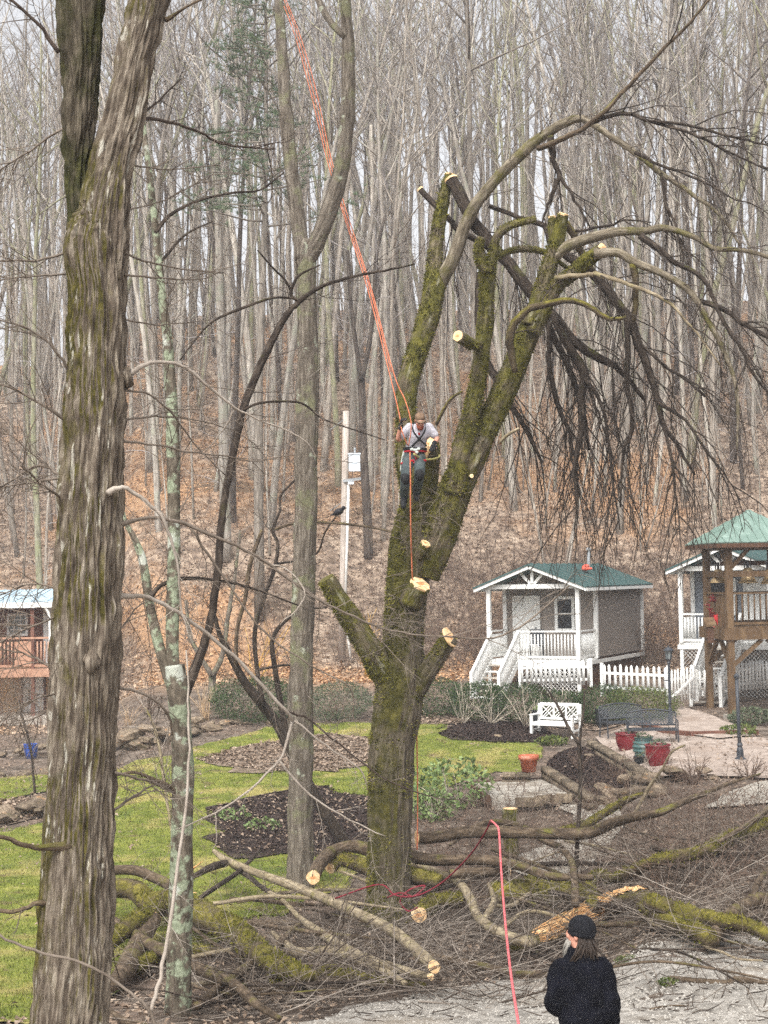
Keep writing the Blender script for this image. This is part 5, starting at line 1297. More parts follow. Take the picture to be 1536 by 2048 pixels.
def leafball(n, rx, ry, rz, size, rng, flat=.5, inner=.55):
    """leaf faces spread through an uneven crown volume that rests on z=0"""
    d = rng.normal(0, 1, (n, 3)); d /= np.linalg.norm(d, axis=1, keepdims=True)
    lump = 1 + .28 * fbm(d[:, 0] * 2.2 + rng.random() * 40, d[:, 1] * 2.2, d[:, 2] * 2.2, 5, 3)
    rr = (inner + (1 - inner) * rng.random(n) ** .5) * lump
    c = d * rr[:, None] * np.array((rx, ry, rz)) + np.array((0, 0, rz * .85))
    c[:, 2] = np.abs(c[:, 2])
    u = rng.normal(0, 1, (n, 3)) + d * .8; u /= np.linalg.norm(u, axis=1, keepdims=True)
    w = np.cross(u, rng.normal(0, 1, (n, 3))); w /= np.linalg.norm(w, axis=1, keepdims=True)
    s_ = size * rng.uniform(.6, 1.3, (n, 1))
    v = np.stack([c - u * s_ * .5, c + w * s_ * flat * .5, c + u * s_ * .5, c - w * s_ * flat * .5], 1).reshape(-1, 3)
    o = np.arange(n)[:, None] * 4
    return v, np.concatenate([o + np.array([[0, 1, 2]]), o + np.array([[0, 2, 3]])])
def bush(px, py, w, h, m, label, n=4500, size=.07, D=None, name='evergreen_bush', cat='bush', stems=9, stem_m='twig_brown', group=None):
    if cat == 'bush': w *= 1.25; h *= 1.2; n = int(n * 1.3)
    b = grounded(px, py, D)
    r = empty(name, b, OR.uniform(0, 6), label, cat, group)
    v, f = leafball(n, w / 2, w / 2 * .8, h / 1.85, size, OR)
    MB().add(v, f).build('foliage', M_[m], r)
    mb = MB()
    for k in range(stems):
        d = np.array((OR.normal(0, .5), OR.normal(0, .4), 1))
        mb.tube(polyline((OR.normal(0, w * .1), OR.normal(0, w * .08), -.03), d, h * OR.uniform(.6, 1.0), 5, .12, 0, OR), np.linspace(.016, .005, 5), 4)
    mb.build('stem', M_[stem_m], r, smooth=True)
    return r
bush(512, 1443, 2.5, 1.15, 'leaf_dark', 'dark evergreen bush left of the tall grey forked tree, at the lawn edge', 6500, .06, 47)
bush(672, 1440, 2.3, .95, 'leaf_grey', 'grey green bush between the tall grey forked tree and the mossy tree', 4200, .06, 47)
bush(868, 1436, 1.9, 1.0, 'leaf_dark', 'dark evergreen bush just right of the mossy trunk', 4500, .06, 47.3)
bush(955, 1440, 1.8, .95, 'leaf_dark', 'dark evergreen bush at the foot of the cabin stairs', 4500, .06, 46.6)
bush(1035, 1440, 1.9, .92, 'leaf_dark', 'dark evergreen bush behind the left end of the white bench', 4500, .06, 46.3)
bush(1120, 1432, 1.6, .85, 'leaf_dark', 'dark evergreen bush behind the white bench back', 4000, .06, 45.9)
bush(1205, 1430, 1.7, .95, 'leaf_dark', 'dark evergreen bush between the white bench and the black benches', 4200, .06, 45.6)
bush(1285, 1428, 1.8, .85, 'leaf_olive', 'low olive green bush behind the two black benches', 5200, .055, 45.2)
bush(905, 1612, 1.9, 1.1, 'leaf_rhodo', 'loose light green rhododendron right of the mossy trunk', 560, .16, None, 'rhododendron', 'shrub', 16, 'pale_stem')
bush(868, 1640, 1.1, .65, 'leaf_rhodo', 'small light green rhododendron touching the mossy trunk base', 420, .13, None, 'rhododendron', 'shrub', 10, 'pale_stem')
bush(1500, 1420, 1.4, .5, 'leaf_grey', 'low grey green plant beside the near post of the bell tower', 1200, .09, 44, 'garden_plant', 'plant', 6)
bush(1478, 1470, 1.2, .35, 'leaf_olive', 'low green plant at the edge of the walkway by the tower', 700, .09, 41.5, 'garden_plant', 'plant', 4)
bush(1105, 1490, .9, .25, 'leaf_olive', 'low green plants in front of the white bench', 500, .10, None, 'garden_plant', 'plant', 3)
bush(468, 1640, .9, .3, 'leaf_rhodo', 'pale green seedlings at the left of the round mulch bed', 160, .10, None, 'garden_plant', 'plant', 3)
bush(525, 1662, .9, .28, 'leaf_rhodo', 'pale green seedlings in the middle of the round mulch bed', 140, .10, None, 'garden_plant', 'plant', 3)
def fan(px, py, n, h, spread, m, label, D=None, name='bare_shrub', cat='shrub', r0=.012, sub=3, lean=0):
    b = grounded(px, py, D)
    r = empty(name, b, 0, label, cat)
    for k in range(n):
        mb = MB()
        st_ = polyline((OR.normal(0, .06), OR.normal(0, .06), -.03), (OR.normal(lean, spread), OR.normal(0, spread * .7), 1), h * OR.uniform(.6, 1.1), 6, .08, -.1, OR)
        mb.tube(st_, np.linspace(r0, r0 * .4, 6), 4)
        for q in range(sub):
            i = OR.integers(1, 5)
            mb.tube(polyline(st_[i], side_dir(st_[i + 1] - st_[i], R(OR.uniform(20, 50)), OR), h * OR.uniform(.2, .5), 4, .12, 0, OR), np.linspace(r0 * .55, r0 * .3, 4), 3)
        mb.build('stem', M_[m], r, smooth=True)
    return r
fan(983, 1446, 15, 1.15, .75, 'pale_stem', 'pale many stemmed bare shrub fanning out below the cabin stairs', 45.6)
fan(1052, 1452, 9, 1.2, .35, 'pale_stem', 'pale bare shrub left of the white bench', 45.2, sub=4)
fan(925, 1440, 8, 1.3, .4, 'pale_stem', 'thin bare shrub right of the mossy trunk in front of the dark bushes', 45.8, sub=4)
fan(1110, 1440, 9, 1.2, .35, 'pale_stem', 'bare shrub rising behind the white bench', 45.4, sub=4)
fan(735, 1275, 12, 2.4, .16, 'forsythia', 'yellow stemmed shrub right of the white conduit on the slope', 54, r0=.014, sub=2)
fan(505, 1330, 5, 2.6, .3, 'forsythia', 'yellow stems leaning right at the foot of the leaf covered slope', 53, r0=.016, sub=1, lean=.5)
fan(1230, 1545, 12, .8, .5, 'twig_brown', 'brown bare shrub beside the red pots', 37, sub=4)
fan(1160, 1520, 10, .55, .5, 'twig_brown', 'low brown bare shrub in front of the white bench', 39, sub=4)
fan(1385, 1580, 14, .7, .6, 'twig_brown', 'reddish brown twiggy shrub at the edge of the patio', 34, sub=5)
fan(1500, 1560, 12, .6, .6, 'twig_brown', 'brown twiggy shrub right of the black lamp post foot', 34.5, sub=5)
fan(300, 1432, 12, 1.1, .5, 'twig_brown', 'brown bare shrub above the rocks between the large forked tree and the lichen spotted tree', 48, sub=4)
fan(412, 1448, 26, 1.2, .18, 'dry_blade', 'clump of tall dry tan grass beside the dark bush', 47, 'dry_grass_clump', 'grass clump', .01, 0)
fan(258, 1438, 12, .9, .25, 'dry_blade', 'small dry grass clump beside the large forked tree', 47.5, 'dry_grass_clump', 'grass clump', .01, 0)

def pot(px, py, D, w, h, m, label, prof=None, plant=('leaf_grey', 60, .09), name='flower_pot', ribs=0):
    b = grounded(px, py, D) if D else G(px, py)
    b[2] += .005
    r = empty(name, b, 0, label, 'pot')
    pr = prof or [(0, 0), (.30, 0), (.36, .10), (.46, .45), (.49, .75), (.47, .90), (.50, .94), (.51, 1.0), (.46, 1.0), (.44, .9), (0, .88)]
    pr = np.array(pr) * np.array((w, h))
    if ribs:
        q = smooth_path(pr[1:-2], 8); q[:, 0] += .012 * np.sin(np.linspace(0, ribs * 6.28, len(q))); pr = np.vstack([pr[:1], q, pr[-2:]])
    MB().lathe(pr, n=24).build('body', M_[m], r, smooth=True)
    MB().lathe([(0, .90 * h), (.445 * w, .885 * h)], n=16).build('soil', M_['soil'], r)
    if plant:
        v, f = leafball(plant[1], w * .40, w * .40, .10, plant[2], OR); v[:, 2] += h * .86
        MB().add(v, f).build('plant', M_[plant[0]], r)
    return r
pot(1255, 1503, None, .62, .48, 'pot_red', 'glossy dark red pot with pale plants standing by the black benches')
pot(1316, 1533, None, .62, .52, 'pot_red', 'glossy dark red pot nearest the camera, at the patio corner')
pot(1288, 1517, None, .54, .52, 'pot_green', 'ribbed blue green pot between the two dark red pots', [(0, 0), (.30, 0), (.42, .18), (.50, .45), (.48, .72), (.40, .92), (.44, 1.0), (.38, 1.0), (.37, .9), (0, .88)], ribs=8)
pot(1281, 1531, None, .34, .22, 'black_plastic', 'small black pot at the foot of the ribbed blue green pot', plant=('leaf_olive', 25, .06))
pot(1078, 1458, None, .42, .55, 'black_plastic', 'tall black planter left of the white bench', plant=('leaf_rhodo', 50, .10))
pot(1203, 1456, None, .40, .56, 'black_plastic', 'tall black planter between the white bench and the black benches', plant=('leaf_rhodo', 50, .10))
pot(62, 1506, 46.5, .44, .44, 'pot_blue', 'blue pot on the terrace in front of the lodge', [(0, 0), (.36, 0), (.44, .5), (.50, .96), (.52, 1.0), (.47, 1.0), (.44, .9), (0, .88)], plant=('leaf_grey', 20, .08))

# ------------------------------------------------------------------ benches
def white_bench():
    b = grounded(1160, 1474, None)
    r = empty('white_bench', b, R(-30), 'white painted wooden bench with crisscross back slats', 'bench')
    w = M_['white']; W = 1.26
    for x in (-W, 0):
        MB().box((x, -.52, .31), (.07, .07, .62)).build('leg', w, r)
        MB().beam((x, 0, 0), (x, .06, .92), .07, .07, up=(1, 0, 0)).build('leg', w, r)
        MB().box((x, -.26, .635), (.085, .62, .035)).build('armrest', w, r)
        MB().box((x, -.26, .20), (.05, .46, .05)).build('stretcher', w, r)
    for k in range(6):
        MB().box((-W / 2, -.50 + .088 * k, .425), (W - .07, .078, .025)).build('seat_slat', w, r)
    MB().box((-W / 2, -.54, .38), (W - .07, .03, .08)).build('seat_rail', w, r)
    def bp(x, z): return np.array((x, .06 * z / .92 - .0, z))
    MB().beam(bp(-W + .03, .90), bp(-.03, .90), .04, .09).build('back_rail', w, r)
    MB().beam(bp(-W + .03, .50), bp(-.03, .50), .04, .06).build('back_rail', w, r)
    for i in range(3):
        x0 = -W + .06 + i * (W - .12) / 3; x1 = x0 + (W - .12) / 3
        MB().beam(bp(x0 + .01, .53), bp(x0 + .01, .86), .03, .05, up=(1, 0, 0)).build('back_stile', w, r)
        xm = (x0 + x1) / 2; zm = .695
        for (a, b_) in (((x0 + .04, .53), (x1 - .02, .86)), ((x0 + .04, .86), (xm - .02, zm + .02)), ((xm + .03, zm - .02), (x1 - .02, .53)), ((xm - .08, .53), (x1 - .02, .74)), ((x0 + .04, .64), (xm + .08, .86))):
            MB().beam(bp(*a), bp(*b_), .022, .034, up=(0, 1, 0)).build('back_slat', w, r)
    MB().beam(bp(-.07, .53), bp(-.07, .86), .03, .05, up=(1, 0, 0)).build('back_stile', w, r)
    return r
white_bench()
M_['lattice_metal'] = plain('lattice_metal', lin(84, 88, 92), .45, .15, spec=.4)
def black_bench(px, py, D, rz, label):
    b = grounded(px, py, D)
    r = empty('black_bench', b, rz, label, 'bench')
    m = M_['black_metal']; W = 1.28
    def bp(x, z): return np.array((x, .02 + (z - .42) * .22, z))
    def top(x): return .80 + .10 * math.cos(x / (W / 2) * 1.45)
    xs_ = np.linspace(-W / 2, W / 2, 13)
    MB().tube([bp(x, top(x)) for x in xs_], .022, 6).build('back_rail', m, r, smooth=True)
    MB().tube([bp(x, .50) for x in (xs_[0], 0, xs_[-1])], .02, 6).build('back_rail', m, r, smooth=True)
    for s in (-1, 1):
        MB().tube([bp(s * W / 2, .40), bp(s * W / 2, top(W / 2))], .02, 6).build('back_stile', m, r)
        MB().tube([(s * W / 2, .02, .42), (s * W / 2, .06, 0)], .02, 6).build('leg', m, r)
        MB().tube([(s * W / 2, -.48, .64), (s * W / 2, -.47, .40), (s * W / 2, -.50, 0)], .02, 6).build('leg', m, r)
        MB().tube(smooth_path([(s * W / 2, -.50, .62), (s * W / 2, -.30, .655), (s * W / 2, .06, .62)], 4), .02, 6).build('armrest', m, r, smooth=True)
    for sg in (-1, 1):                              # the woven lattice of the back
        mb = MB()
        for k in range(-6, 20):
            x0 = -W / 2 + k * .085; pts = []
            for t in np.linspace(0, 1, 9):
                x = x0 + sg * (t - .5) * .5 + .0; z = .51 + t * .40
                if abs(x) < W / 2 - .01 and z < top(x) - .01: pts.append(bp(x, z) + (0, .006 * sg, 0))
            if len(pts) > 1: mb.tube([pts[0], pts[-1]], .011, 4)
        o = mb.build('back_lattice', M_['lattice_metal'], r); o['kind'] = 'stuff'
    for k in range(9):
        MB().box((0, -.46 + .055 * k, .425), (W - .04, .035, .016)).build('seat_slat', m, r)
    MB().box((0, -.5, .42), (W, .03, .05)).build('seat_rail', m, r)
    return r
black_bench(1244, 1472, None, R(16), 'black metal garden bench with lattice back, next to the tall black planter')
black_bench(1304, 1488, None, R(-5), 'black metal garden bench with lattice back, in front of the garden lamp')

# ------------------------------------------------------------------ lamps
def garden_lamp():
    top = P(1336, 1293, 43.6); b = grounded(1341, 1462, 43.6)
    r = empty('garden_lamp', b, 0, 'black garden lamp with lantern head beside the white gate', 'lamp')
    H = top[2] - b[2]; m = M_['black_metal']
    MB().lathe([(0, 0), (.13, 0), (.13, .06), (.07, .12), (.055, .5), (.04, .55), (.035, H - .48), (.06, H - .46), (.04, H - .42), (.09, H - .36), (0, H - .36)], n=12).build('post', m, r, smooth=False)
    q = np.array([(.07, .0), (.115, .26)])
    MB().lathe([(.066, H - .35), (.10, H - .12)], n=6).build('lantern_glass', M_['glass_grey'], r)
    for k in range(6):
        a = k * math.pi / 3
        MB().beam((.07 * math.cos(a), .07 * math.sin(a), H - .36), (.108 * math.cos(a), .108 * math.sin(a), H - .11), .016).build('lantern_bar', m, r)
    MB().lathe([(.15, H - .125), (.155, H - .105), (.07, H - .03), (.02, H - .01), (.02, H + .03), (0, H + .04)], n=12).build('lantern_cap', m, r)
    MB().beam((-.16, 0, H - .95), (.02, 0, H - .95), .03).build('bracket', m, r)
garden_lamp()
def lamp_post():
    b = grounded(1481, 1537, 37.2); t = P(1473, 1353, 37.2)
    r = empty('lamp_post', b, 0, 'tall thin black post with flared base standing on the patio', 'post')
    m = M_['black_metal']; d = (t - b); 
    MB().tube([(0, 0, .1), d * .5, d * .97], .045, 10).build('shaft', m, r, smooth=True)
    MB().lathe([(0, 0), (.15, 0), (.15, .05), (.09, .09), (.08, .28), (.055, .34), (.075, .38), (.05, .44), (0, .44)], n=12).build('base', m, r)
    MB().lathe([(.05, -.06), (.07, -.02), (.07, .02), (.04, .06), (0, .09)], tuple(d), n=10).build('cap', m, r)
lamp_post()

# ------------------------------------------------------------------ stones, blocks, slab
def rock_mesh(seed):
    rng = np.random.default_rng(seed)
    t = (1 + 5 ** .5) / 2
    v = np.array([(-1, t, 0), (1, t, 0), (-1, -t, 0), (1, -t, 0), (0, -1, t), (0, 1, t), (0, -1, -t), (0, 1, -t), (t, 0, -1), (t, 0, 1), (-t, 0, -1), (-t, 0, 1)], float)
    f = [(0, 11, 5), (0, 5, 1), (0, 1, 7), (0, 7, 10), (0, 10, 11), (1, 5, 9), (5, 11, 4), (11, 10, 2), (10, 7, 6), (7, 1, 8), (3, 9, 4), (3, 4, 2), (3, 2, 6), (3, 6, 8), (3, 8, 9), (4, 9, 5), (2, 4, 11), (6, 2, 10), (8, 6, 7), (9, 8, 1)]
    v = v.tolist(); ed = {}; g = []
    def mid(a, b):
        k = (min(a, b), max(a, b))
        if k not in ed: v.append([(v[a][i] + v[b][i]) / 2 for i in range(3)]); ed[k] = len(v) - 1
        return ed[k]
    for a, b, c in f:
        x, y, z = mid(a, b), mid(b, c), mid(c, a); g += [(a, x, z), (b, y, x), (c, z, y), (x, y, z)]
    v = np.array(v); v /= np.linalg.norm(v, axis=1, keepdims=True)
    v = np.sign(v) * np.abs(v) ** .75
    v *= (.5 * (1 + .3 * vnoise(v[:, 0] * 1.6 + seed, v[:, 1] * 1.6, v[:, 2] * 1.6, seed)))[:, None]
    me = MB().add(v, np.array(g)).mesh('stone', smooth=False); me.materials.append(M_['stone'])
    return me
ROCKS = [rock_mesh(s_) for s_ in range(7)]
def rocks(label, segs, group=None, rows=1, size=(.28, .6), flat=.45, name='rock_border', step=.42, zj=.0, scat=.15):
    b = G(*segs[0]); r = empty(name, b, 0, label, 'stones')
    w = [G(*s_) for s_ in segs]
    for a, c in zip(w, w[1:]):
        L = np.linalg.norm((c - a)[:2]); n = max(1, int(L / step))
        for row in range(rows):
            for k in range(n):
                f = (k + OR.random()) / n; q = a + (c - a) * f; q[:2] += OR.normal(0, scat, 2)
                s_ = OR.uniform(*size)
                o = link('stone', ROCKS[OR.integers(7)], None, r)
                o.location = (q[0] - b[0], q[1] - b[1], TZ(q[0], q[1]) - b[2] + s_ * flat * .28 + row * (zj + .16))
                o.scale = (s_ * OR.uniform(.8, 1.4), s_ * OR.uniform(.7, 1.1), s_ * flat * OR.uniform(.7, 1.3)); o.rotation_euler = (OR.normal(0, .15), OR.normal(0, .15), OR.uniform(0, 6.28))
    return r
rocks('border of flat tan rocks along the low edge of the patio', [(1180, 1600), (1230, 1588), (1290, 1580), (1330, 1565), (1420, 1558)], rows=2)
rocks('rough brown rocks heaped below the patio border', [(1200, 1605), (1260, 1598), (1340, 1590)], size=(.3, .6))
rocks('heaped field stones right of the large forked tree at the lawn edge', [(236, 1500), (290, 1492), (345, 1478), (400, 1462)], rows=3, size=(.3, .7), scat=.3)
rocks('pale stone edging along the top of the lawn left of the dark bush', [(345, 1462), (400, 1450), (470, 1448), (560, 1450)], size=(.2, .4))
rocks('low dark stone row across the terrace in front of the lodge', [(-20, 1556), (40, 1552), (105, 1546)], size=(.25, .5))
rocks('pale stone row behind the blue pot', [(-20, 1516), (50, 1512), (105, 1508)], size=(.25, .5), rows=2)
rocks('dark layered rocks at the left end of the lawn', [(-30, 1650), (40, 1640), (105, 1622)], size=(.3, .65), rows=2)
rocks('loose pale stones in the mulch bed near the white bench', [(940, 1470), (1000, 1478), (1080, 1480)], size=(.15, .4), step=.9)
rocks('loose tan stones beside the dark red pots', [(1120, 1500), (1200, 1512), (1240, 1530)], size=(.15, .35), step=.5)
def block_wall(label, a, c, courses, L=.42, H=.16, T=.22, name='retaining_wall'):
    a, c = np.array(a, float), np.array(c, float)
    Lw = np.linalg.norm((c - a)[:2]); az = math.atan2(c[1] - a[1], c[0] - a[0]); n = max(1, int(round(Lw / L))); l = Lw / n
    r = empty(name, a, az, label, 'wall')
    me = MB().box((0, 0, 0), (1, 1, 1)).mesh('block'); me.materials.append(M_['block'])
    sl = (c[2] - a[2]) / Lw
    for j in range(courses):
        for k in range(n + (j % 2)):
            ww = l if not (j % 2 and k in (0, n)) else l / 2
            x = (k + .5) * l if j % 2 == 0 else (l / 4 if k == 0 else (Lw - l / 4 if k == n else k * l))
            o = link('block', me, None, r); o.location = (x, OR.normal(0, .006), H * (j + .5) + sl * x); o.scale = (ww - .03, T + OR.normal(0, .006), H - .022)
            o.rotation_euler = (0, -math.atan(sl) if abs(sl) > .02 else 0, OR.normal(0, .01))
    return r
wa, wb = G(1090, 1562), G(1186, 1626)
block_wall('low block retaining wall beside the pale paved square', wa - (0, 0, .1), wb - (0, 0, .1), 3)
wa, wb = G(1182, 1492), G(1312, 1572)
block_wall('low block wall holding the edge of the patio', wa - (0, 0, .15), wb - (0, 0, .1), 2)
wa, wb = G(1003, 1566), G(1062, 1566)
block_wall('short stack of tan blocks under the terracotta pot', wa - (0, 0, .04), wb - (0, 0, .04), 2, .5, .15, .4, 'block_stack')
tp = pot(1058, 1550, wa[1], .50, .40, 'terracotta', 'weathered terracotta pot on the tan block stack', [(0, 0), (.34, 0), (.43, .72), (.50, .74), (.51, 1.0), (.46, 1.0), (.42, .9), (0, .88)], plant=None)
tp.location.z = wa[2] + .265
def paved_square():
    cs = [G(*q) for q in ((944, 1572), (1086, 1560), (1136, 1606), (1036, 1622), (984, 1618))]
    c0 = np.mean(cs, 0); z = max(q[2] for q in cs) * .5 + c0[2] * .5 + .10
    r = empty('paved_square', (c0[0], c0[1], z), 0, 'pale paved square with timber edging beside the mossy tree', 'paving')
    v = [(*(q[:2] - c0[:2]), 0) for q in cs] + [(*(q[:2] - c0[:2]), -.35) for q in cs]
    n = len(cs)
    MB().add(v, [tuple(range(n))[::-1], tuple(range(n, 2 * n))] + [(i, (i + 1) % n, n + (i + 1) % n, n + i) for i in range(n)]).build('slab', M_['slab'], r)
    e = [np.array(q) for q in v[:n]]
    MB().beam(e[0] + (-.08, 0, -.06), e[4] + (-.08, -.05, -.06), .12, .18).build('timber_edge', M_['wood_dark'], r)
    MB().beam(e[0] + (0, .08, -.05), e[1] + (0, .08, -.05), .10, .14).build('timber_edge', M_['wood_dark'], r)
    for k in range(5):
        f = (k + .5) / 5; q = e[3] + (e[2] - e[3]) * f
        o = MB().box((0, 0, 0), (.36, .2, .2)).build('edge_block', M_['block'], r); o.location = q + (0, -.14, -.05 - OR.random() * .05); o.rotation_euler = (OR.normal(0, .08), OR.normal(0, .08), OR.normal(.1, .15))
    return r
paved_square()
# patio step
a, c = G(1345, 1470), G(1516, 1478)
o = empty('patio_edging', a, 0, 'dark timber edging between the patio and the walkway', 'edging')
q = [G(1275, 1452), G(1330, 1470), G(1380, 1476), G(1450, 1474), G(1515, 1472)]
for k in range(4): MB().beam(q[k] - a + (0, 0, .10), q[k + 1] - a + (0, 0, .10), .14, .14).build('timber', M_['wood_red'], o)
# mossy post
b = G(1022, 1716); t = P(1022, 1617, b[1])
o = empty('mossy_post', b, 0, 'short mossy wooden post with a pale cut top among the fallen limbs', 'post')
h = t[2] - b[2]
mb = MB(); bark_tube(mb, np.array([(0, 0, -.1), (0.01, 0, h * .3), (-.01, 0, h * .7), (0, 0, h)]), np.array([.17, .155, .15, .15]), 18, .012, sub=4)
mb.build('post', M_['moss_bark'], o, smooth=True, bark=True)
MB().lathe([(0, h + .012), (.145, h + .006), (.145, h - .02)], n=16).build('cut_face', M_['cut_wood'], o)

# ------------------------------------------------------------------ utility pole, bird
def utility_pole():
    b = G(684, 1322); D = b[1]; t = P(692, 822, D)
    r = empty('utility_pole', b, 0, 'weathered grey utility pole with a pale box on the slope', 'utility pole')
    d = t - b
    MB().tube([d * f for f in (0, .35, .7, 1)], (.15, .14, .125, .115), 12).build('pole', M_['pole'], r, smooth=True)
    def q(px, py, dd=0): return P(px, py, D + dd) - b
    c = q(709, 926, -.3)
    bx = MB().box(c, (.42, .36, .62)).build('transformer_box', M_['box_white'], r)
    MB().box(c + (0, 0, .33), (.47, .41, .05)).build('lid', M_['box_white'], bx)
    MB().lathe([(.03, 0), (.05, .06), (.03, .1), (.05, .16), (.03, .22), (0, .22)], tuple(c + (0.02, 0, .35)), 8).build('bushing', M_['galv'], bx)
    MB().beam(q(686, 962, -.15), q(722, 957, -.3), .05, .10).build('bracket', M_['galv'], r)
    MB().box(q(702, 966, -.3), (.22, .12, .10)).build('junction', M_['box_white'], r)
    MB().tube([q(697, 970, -.2), q(694, 1090, -.2), q(690, 1218, -.2)], .05, 8).build('conduit', M_['white'], r, smooth=True)
    MB().tube([q(691, 1230, -.25), q(696, 1275, -.3), q(702, 1322, -.3)], .05, 8).build('conduit', M_['white'], r, smooth=True)
    for py, px in ((838, 0), (1000, 1)):
        MB().tube([q(690, py, -.1), q(660, py + 22, .4)], .02, 4).build('arm', M_['galv'], r)
M_['pole'] = mat('pole', [(.3, lin(150, 138, 128)), (.7, lin(196, 186, 176))], scale=5, stretch=(4, 4, .4), rough=.85)
M_['box_white'] = plain('box_white', lin(206, 216, 224), .4, .04)
utility_pole()
p_ = P(676, 1026, 23.4)
o = empty('bird', p_, 0, 'small dark bird perched on a thin branch left of the white conduit', 'bird')
mb = MB(); mb.tube(smooth_path([(-.11, 0, -.035), (-.05, 0, -.01), (0, 0, .015), (.05, 0, .035), (.075, 0, .055)], 3), [.004, .012, .02, .034, .043, .047, .05, .05, .048, .044, .036, .03, .02], 10)
mb.build('body', M_['bird'], o, smooth=True)
MB().lathe([(0, -.035), (.026, -.02), (.034, 0), (.026, .022), (0, .034)], (.085, 0, .075), 10).build('head', M_['bird'], o, smooth=True)
MB().tube([(.112, 0, .075), (.135, 0, .07)], [.009, .001], 5).build('beak', M_['black_metal'], o)
MB().beam((-.09, 0, -.03), (-.19, 0, -.075), .035, .010).build('tail', M_['bird'], o)
for s_ in (-1, 1): MB().tube([(.0, s_ * .015, -.03), (.01, s_ * .015, -.075)], .004, 4).build('leg', M_['black_metal'], o)

# ================================================================== fallen limbs
M_['splinter'] = M_['torn_wood']
FG = 'fallen limbs in the brush pile'
def fallen(label, pts, m, lift=30, tw=None, D=None, sides=10, lump=.008, cut0=None, cut1=None, name='fallen_limb', k=5):
    """a limb lying in the pile; its distance follows the ground it lies over"""
    Ds = [G(px, min(py + lift, 2300))[1] for px, py, w in pts] if D is None else list(np.interp(np.linspace(0, 1, len(pts)), np.linspace(0, 1, len(D)), D))
    Ds = np.convolve(np.pad(Ds, 1, 'edge'), [.25, .5, .25], 'valid')
    mid = len(pts) // 2
    base = P(pts[mid][0], pts[mid][1], Ds[mid])
    t = Tree(name, base, label, 'limb', FG)
    rows = np.array([(*P(px, py, d), w / 2 * (1.55 if m == 'moss_limb' else 1.35 if m in ('brown_limb', 'dark_limb') else 1.12) * S(d)) for (px, py, w), d in zip(pts, Ds)])
    q = smooth_path(rows, k); p, r = q[:, :3], np.maximum(q[:, 3], .002)
    mb = MB()
    if r.max() > .03: bark_tube(mb, p - base, r, max(sides, 14), lump, sub=2)
    else: mb.tube(p - base, r, max(5, sides - 3))
    o = mb.build('bark', M_[m], t.o, smooth=True, bark=True)
    if cut0: end_cut(t, p, r, o, 0, cut0)
    if cut1: end_cut(t, p, r, o, -1, cut1)
    if tw: twigs(t.tw.setdefault(tw[0], MB()), p - base, tw[1], tw[2], tw[3], tw[4] if len(tw) > 4 else .1, TR, 2, .1, (30, 85))
    if m == 'moss_limb': t.fuzz(p, r, int(4200 * np.sum(np.linalg.norm(np.diff(p, axis=0), axis=1) * (r[:-1] + r[1:]) / 2)), up=.9)
    t.done('twigs')
    return t, p, r, o
fallen('thick mossy limb running from the large forked tree down into the pile', [(205, 1778, 24), (265, 1778, 26), (298, 1804, 28), (337, 1806, 34), (382, 1822, 38), (428, 1843, 36), (477, 1868, 34), (509, 1900, 32), (558, 1933, 30), (612, 1955, 24)], 'moss_limb', 60, ('grey_twig', 16, .9, .008))
fallen('mossy limb with a torn pale end touching the lichen spotted tree', [(205, 1742, 14), (265, 1740, 15), (298, 1751, 15), (340, 1770, 16), (356, 1778, 13)], 'brown_limb', 80, ('grey_twig', 8, .8, .007), cut1='torn_wood')
fallen('yellow mossy limb leaning behind the lichen spotted tree', [(340, 1805, 20), (300, 1826, 22), (265, 1848, 22), (213, 1890, 20)], 'moss_limb', 60, None)
fallen('dark mossy broken limb with a pale cut end at the left of the pile', [(308, 1840, 22), (275, 1892, 30), (246, 1948, 30), (222, 1972, 20)], 'brown_limb', 40, ('dark_twig', 8, .6, .007), cut0='cut_wood')
fallen('long reddish brown limb sloping down from the large forked tree', [(205, 1830, 14), (249, 1857, 17), (291, 1884, 18), (337, 1907, 19), (382, 1930, 20), (434, 1952, 19), (477, 1975, 16), (512, 2008, 13), (558, 2037, 9)], 'brown_limb', 50, ('grey_twig', 14, .8, .007))
fallen('long pale limb with a bare pointed tip and an oblique cut lower end', [(428, 1702, 8), (454, 1721, 13), (509, 1744, 14), (574, 1767, 16), (639, 1793, 18), (698, 1820, 19), (756, 1846, 20), (795, 1869, 21), (834, 1902, 22), (868, 1934, 22)], 'pale_limb', 70, ('grey_twig', 16, .9, .008), cut1='cut_wood')
fallen('pale limb arching through the middle of the pile', [(525, 1778, 6), (561, 1797, 7), (600, 1836, 10), (626, 1856, 15), (665, 1882, 17), (707, 1905, 17), (763, 1928, 17), (828, 1947, 16), (862, 1954, 12)], 'pale_limb', 50, ('grey_twig', 16, .8, .007), cut1='cut_wood')
fallen('curved pale brown limb lying under the arching pale limb', [(545, 1865, 9), (574, 1891, 15), (597, 1905, 18), (656, 1901, 17), (691, 1911, 16), (737, 1928, 15), (782, 1950, 14), (811, 1967, 10)], 'pale_limb', 40, ('grey_twig', 14, .8, .007))
fallen('dark arched limb with a cut end crossing in front of the mossy trunk', [(626, 1755, 20), (642, 1724, 20), (665, 1704, 20), (707, 1693, 19), (753, 1703, 19), (802, 1707, 18), (854, 1719, 17), (909, 1720, 16), (974, 1720, 15), (1039, 1732, 14), (1100, 1752, 13), (1186, 1755, 9)], 'brown_limb', 110, ('grey_twig', 20, .9, .008), cut0='cut_wood')
fallen('bright mossy limb with a cut end in front of the mossy trunk', [(659, 1736, 16), (685, 1720, 18), (730, 1733, 21), (779, 1752, 22), (828, 1753, 22), (880, 1764, 18)], 'moss_limb', 90, None, cut0='cut_wood')
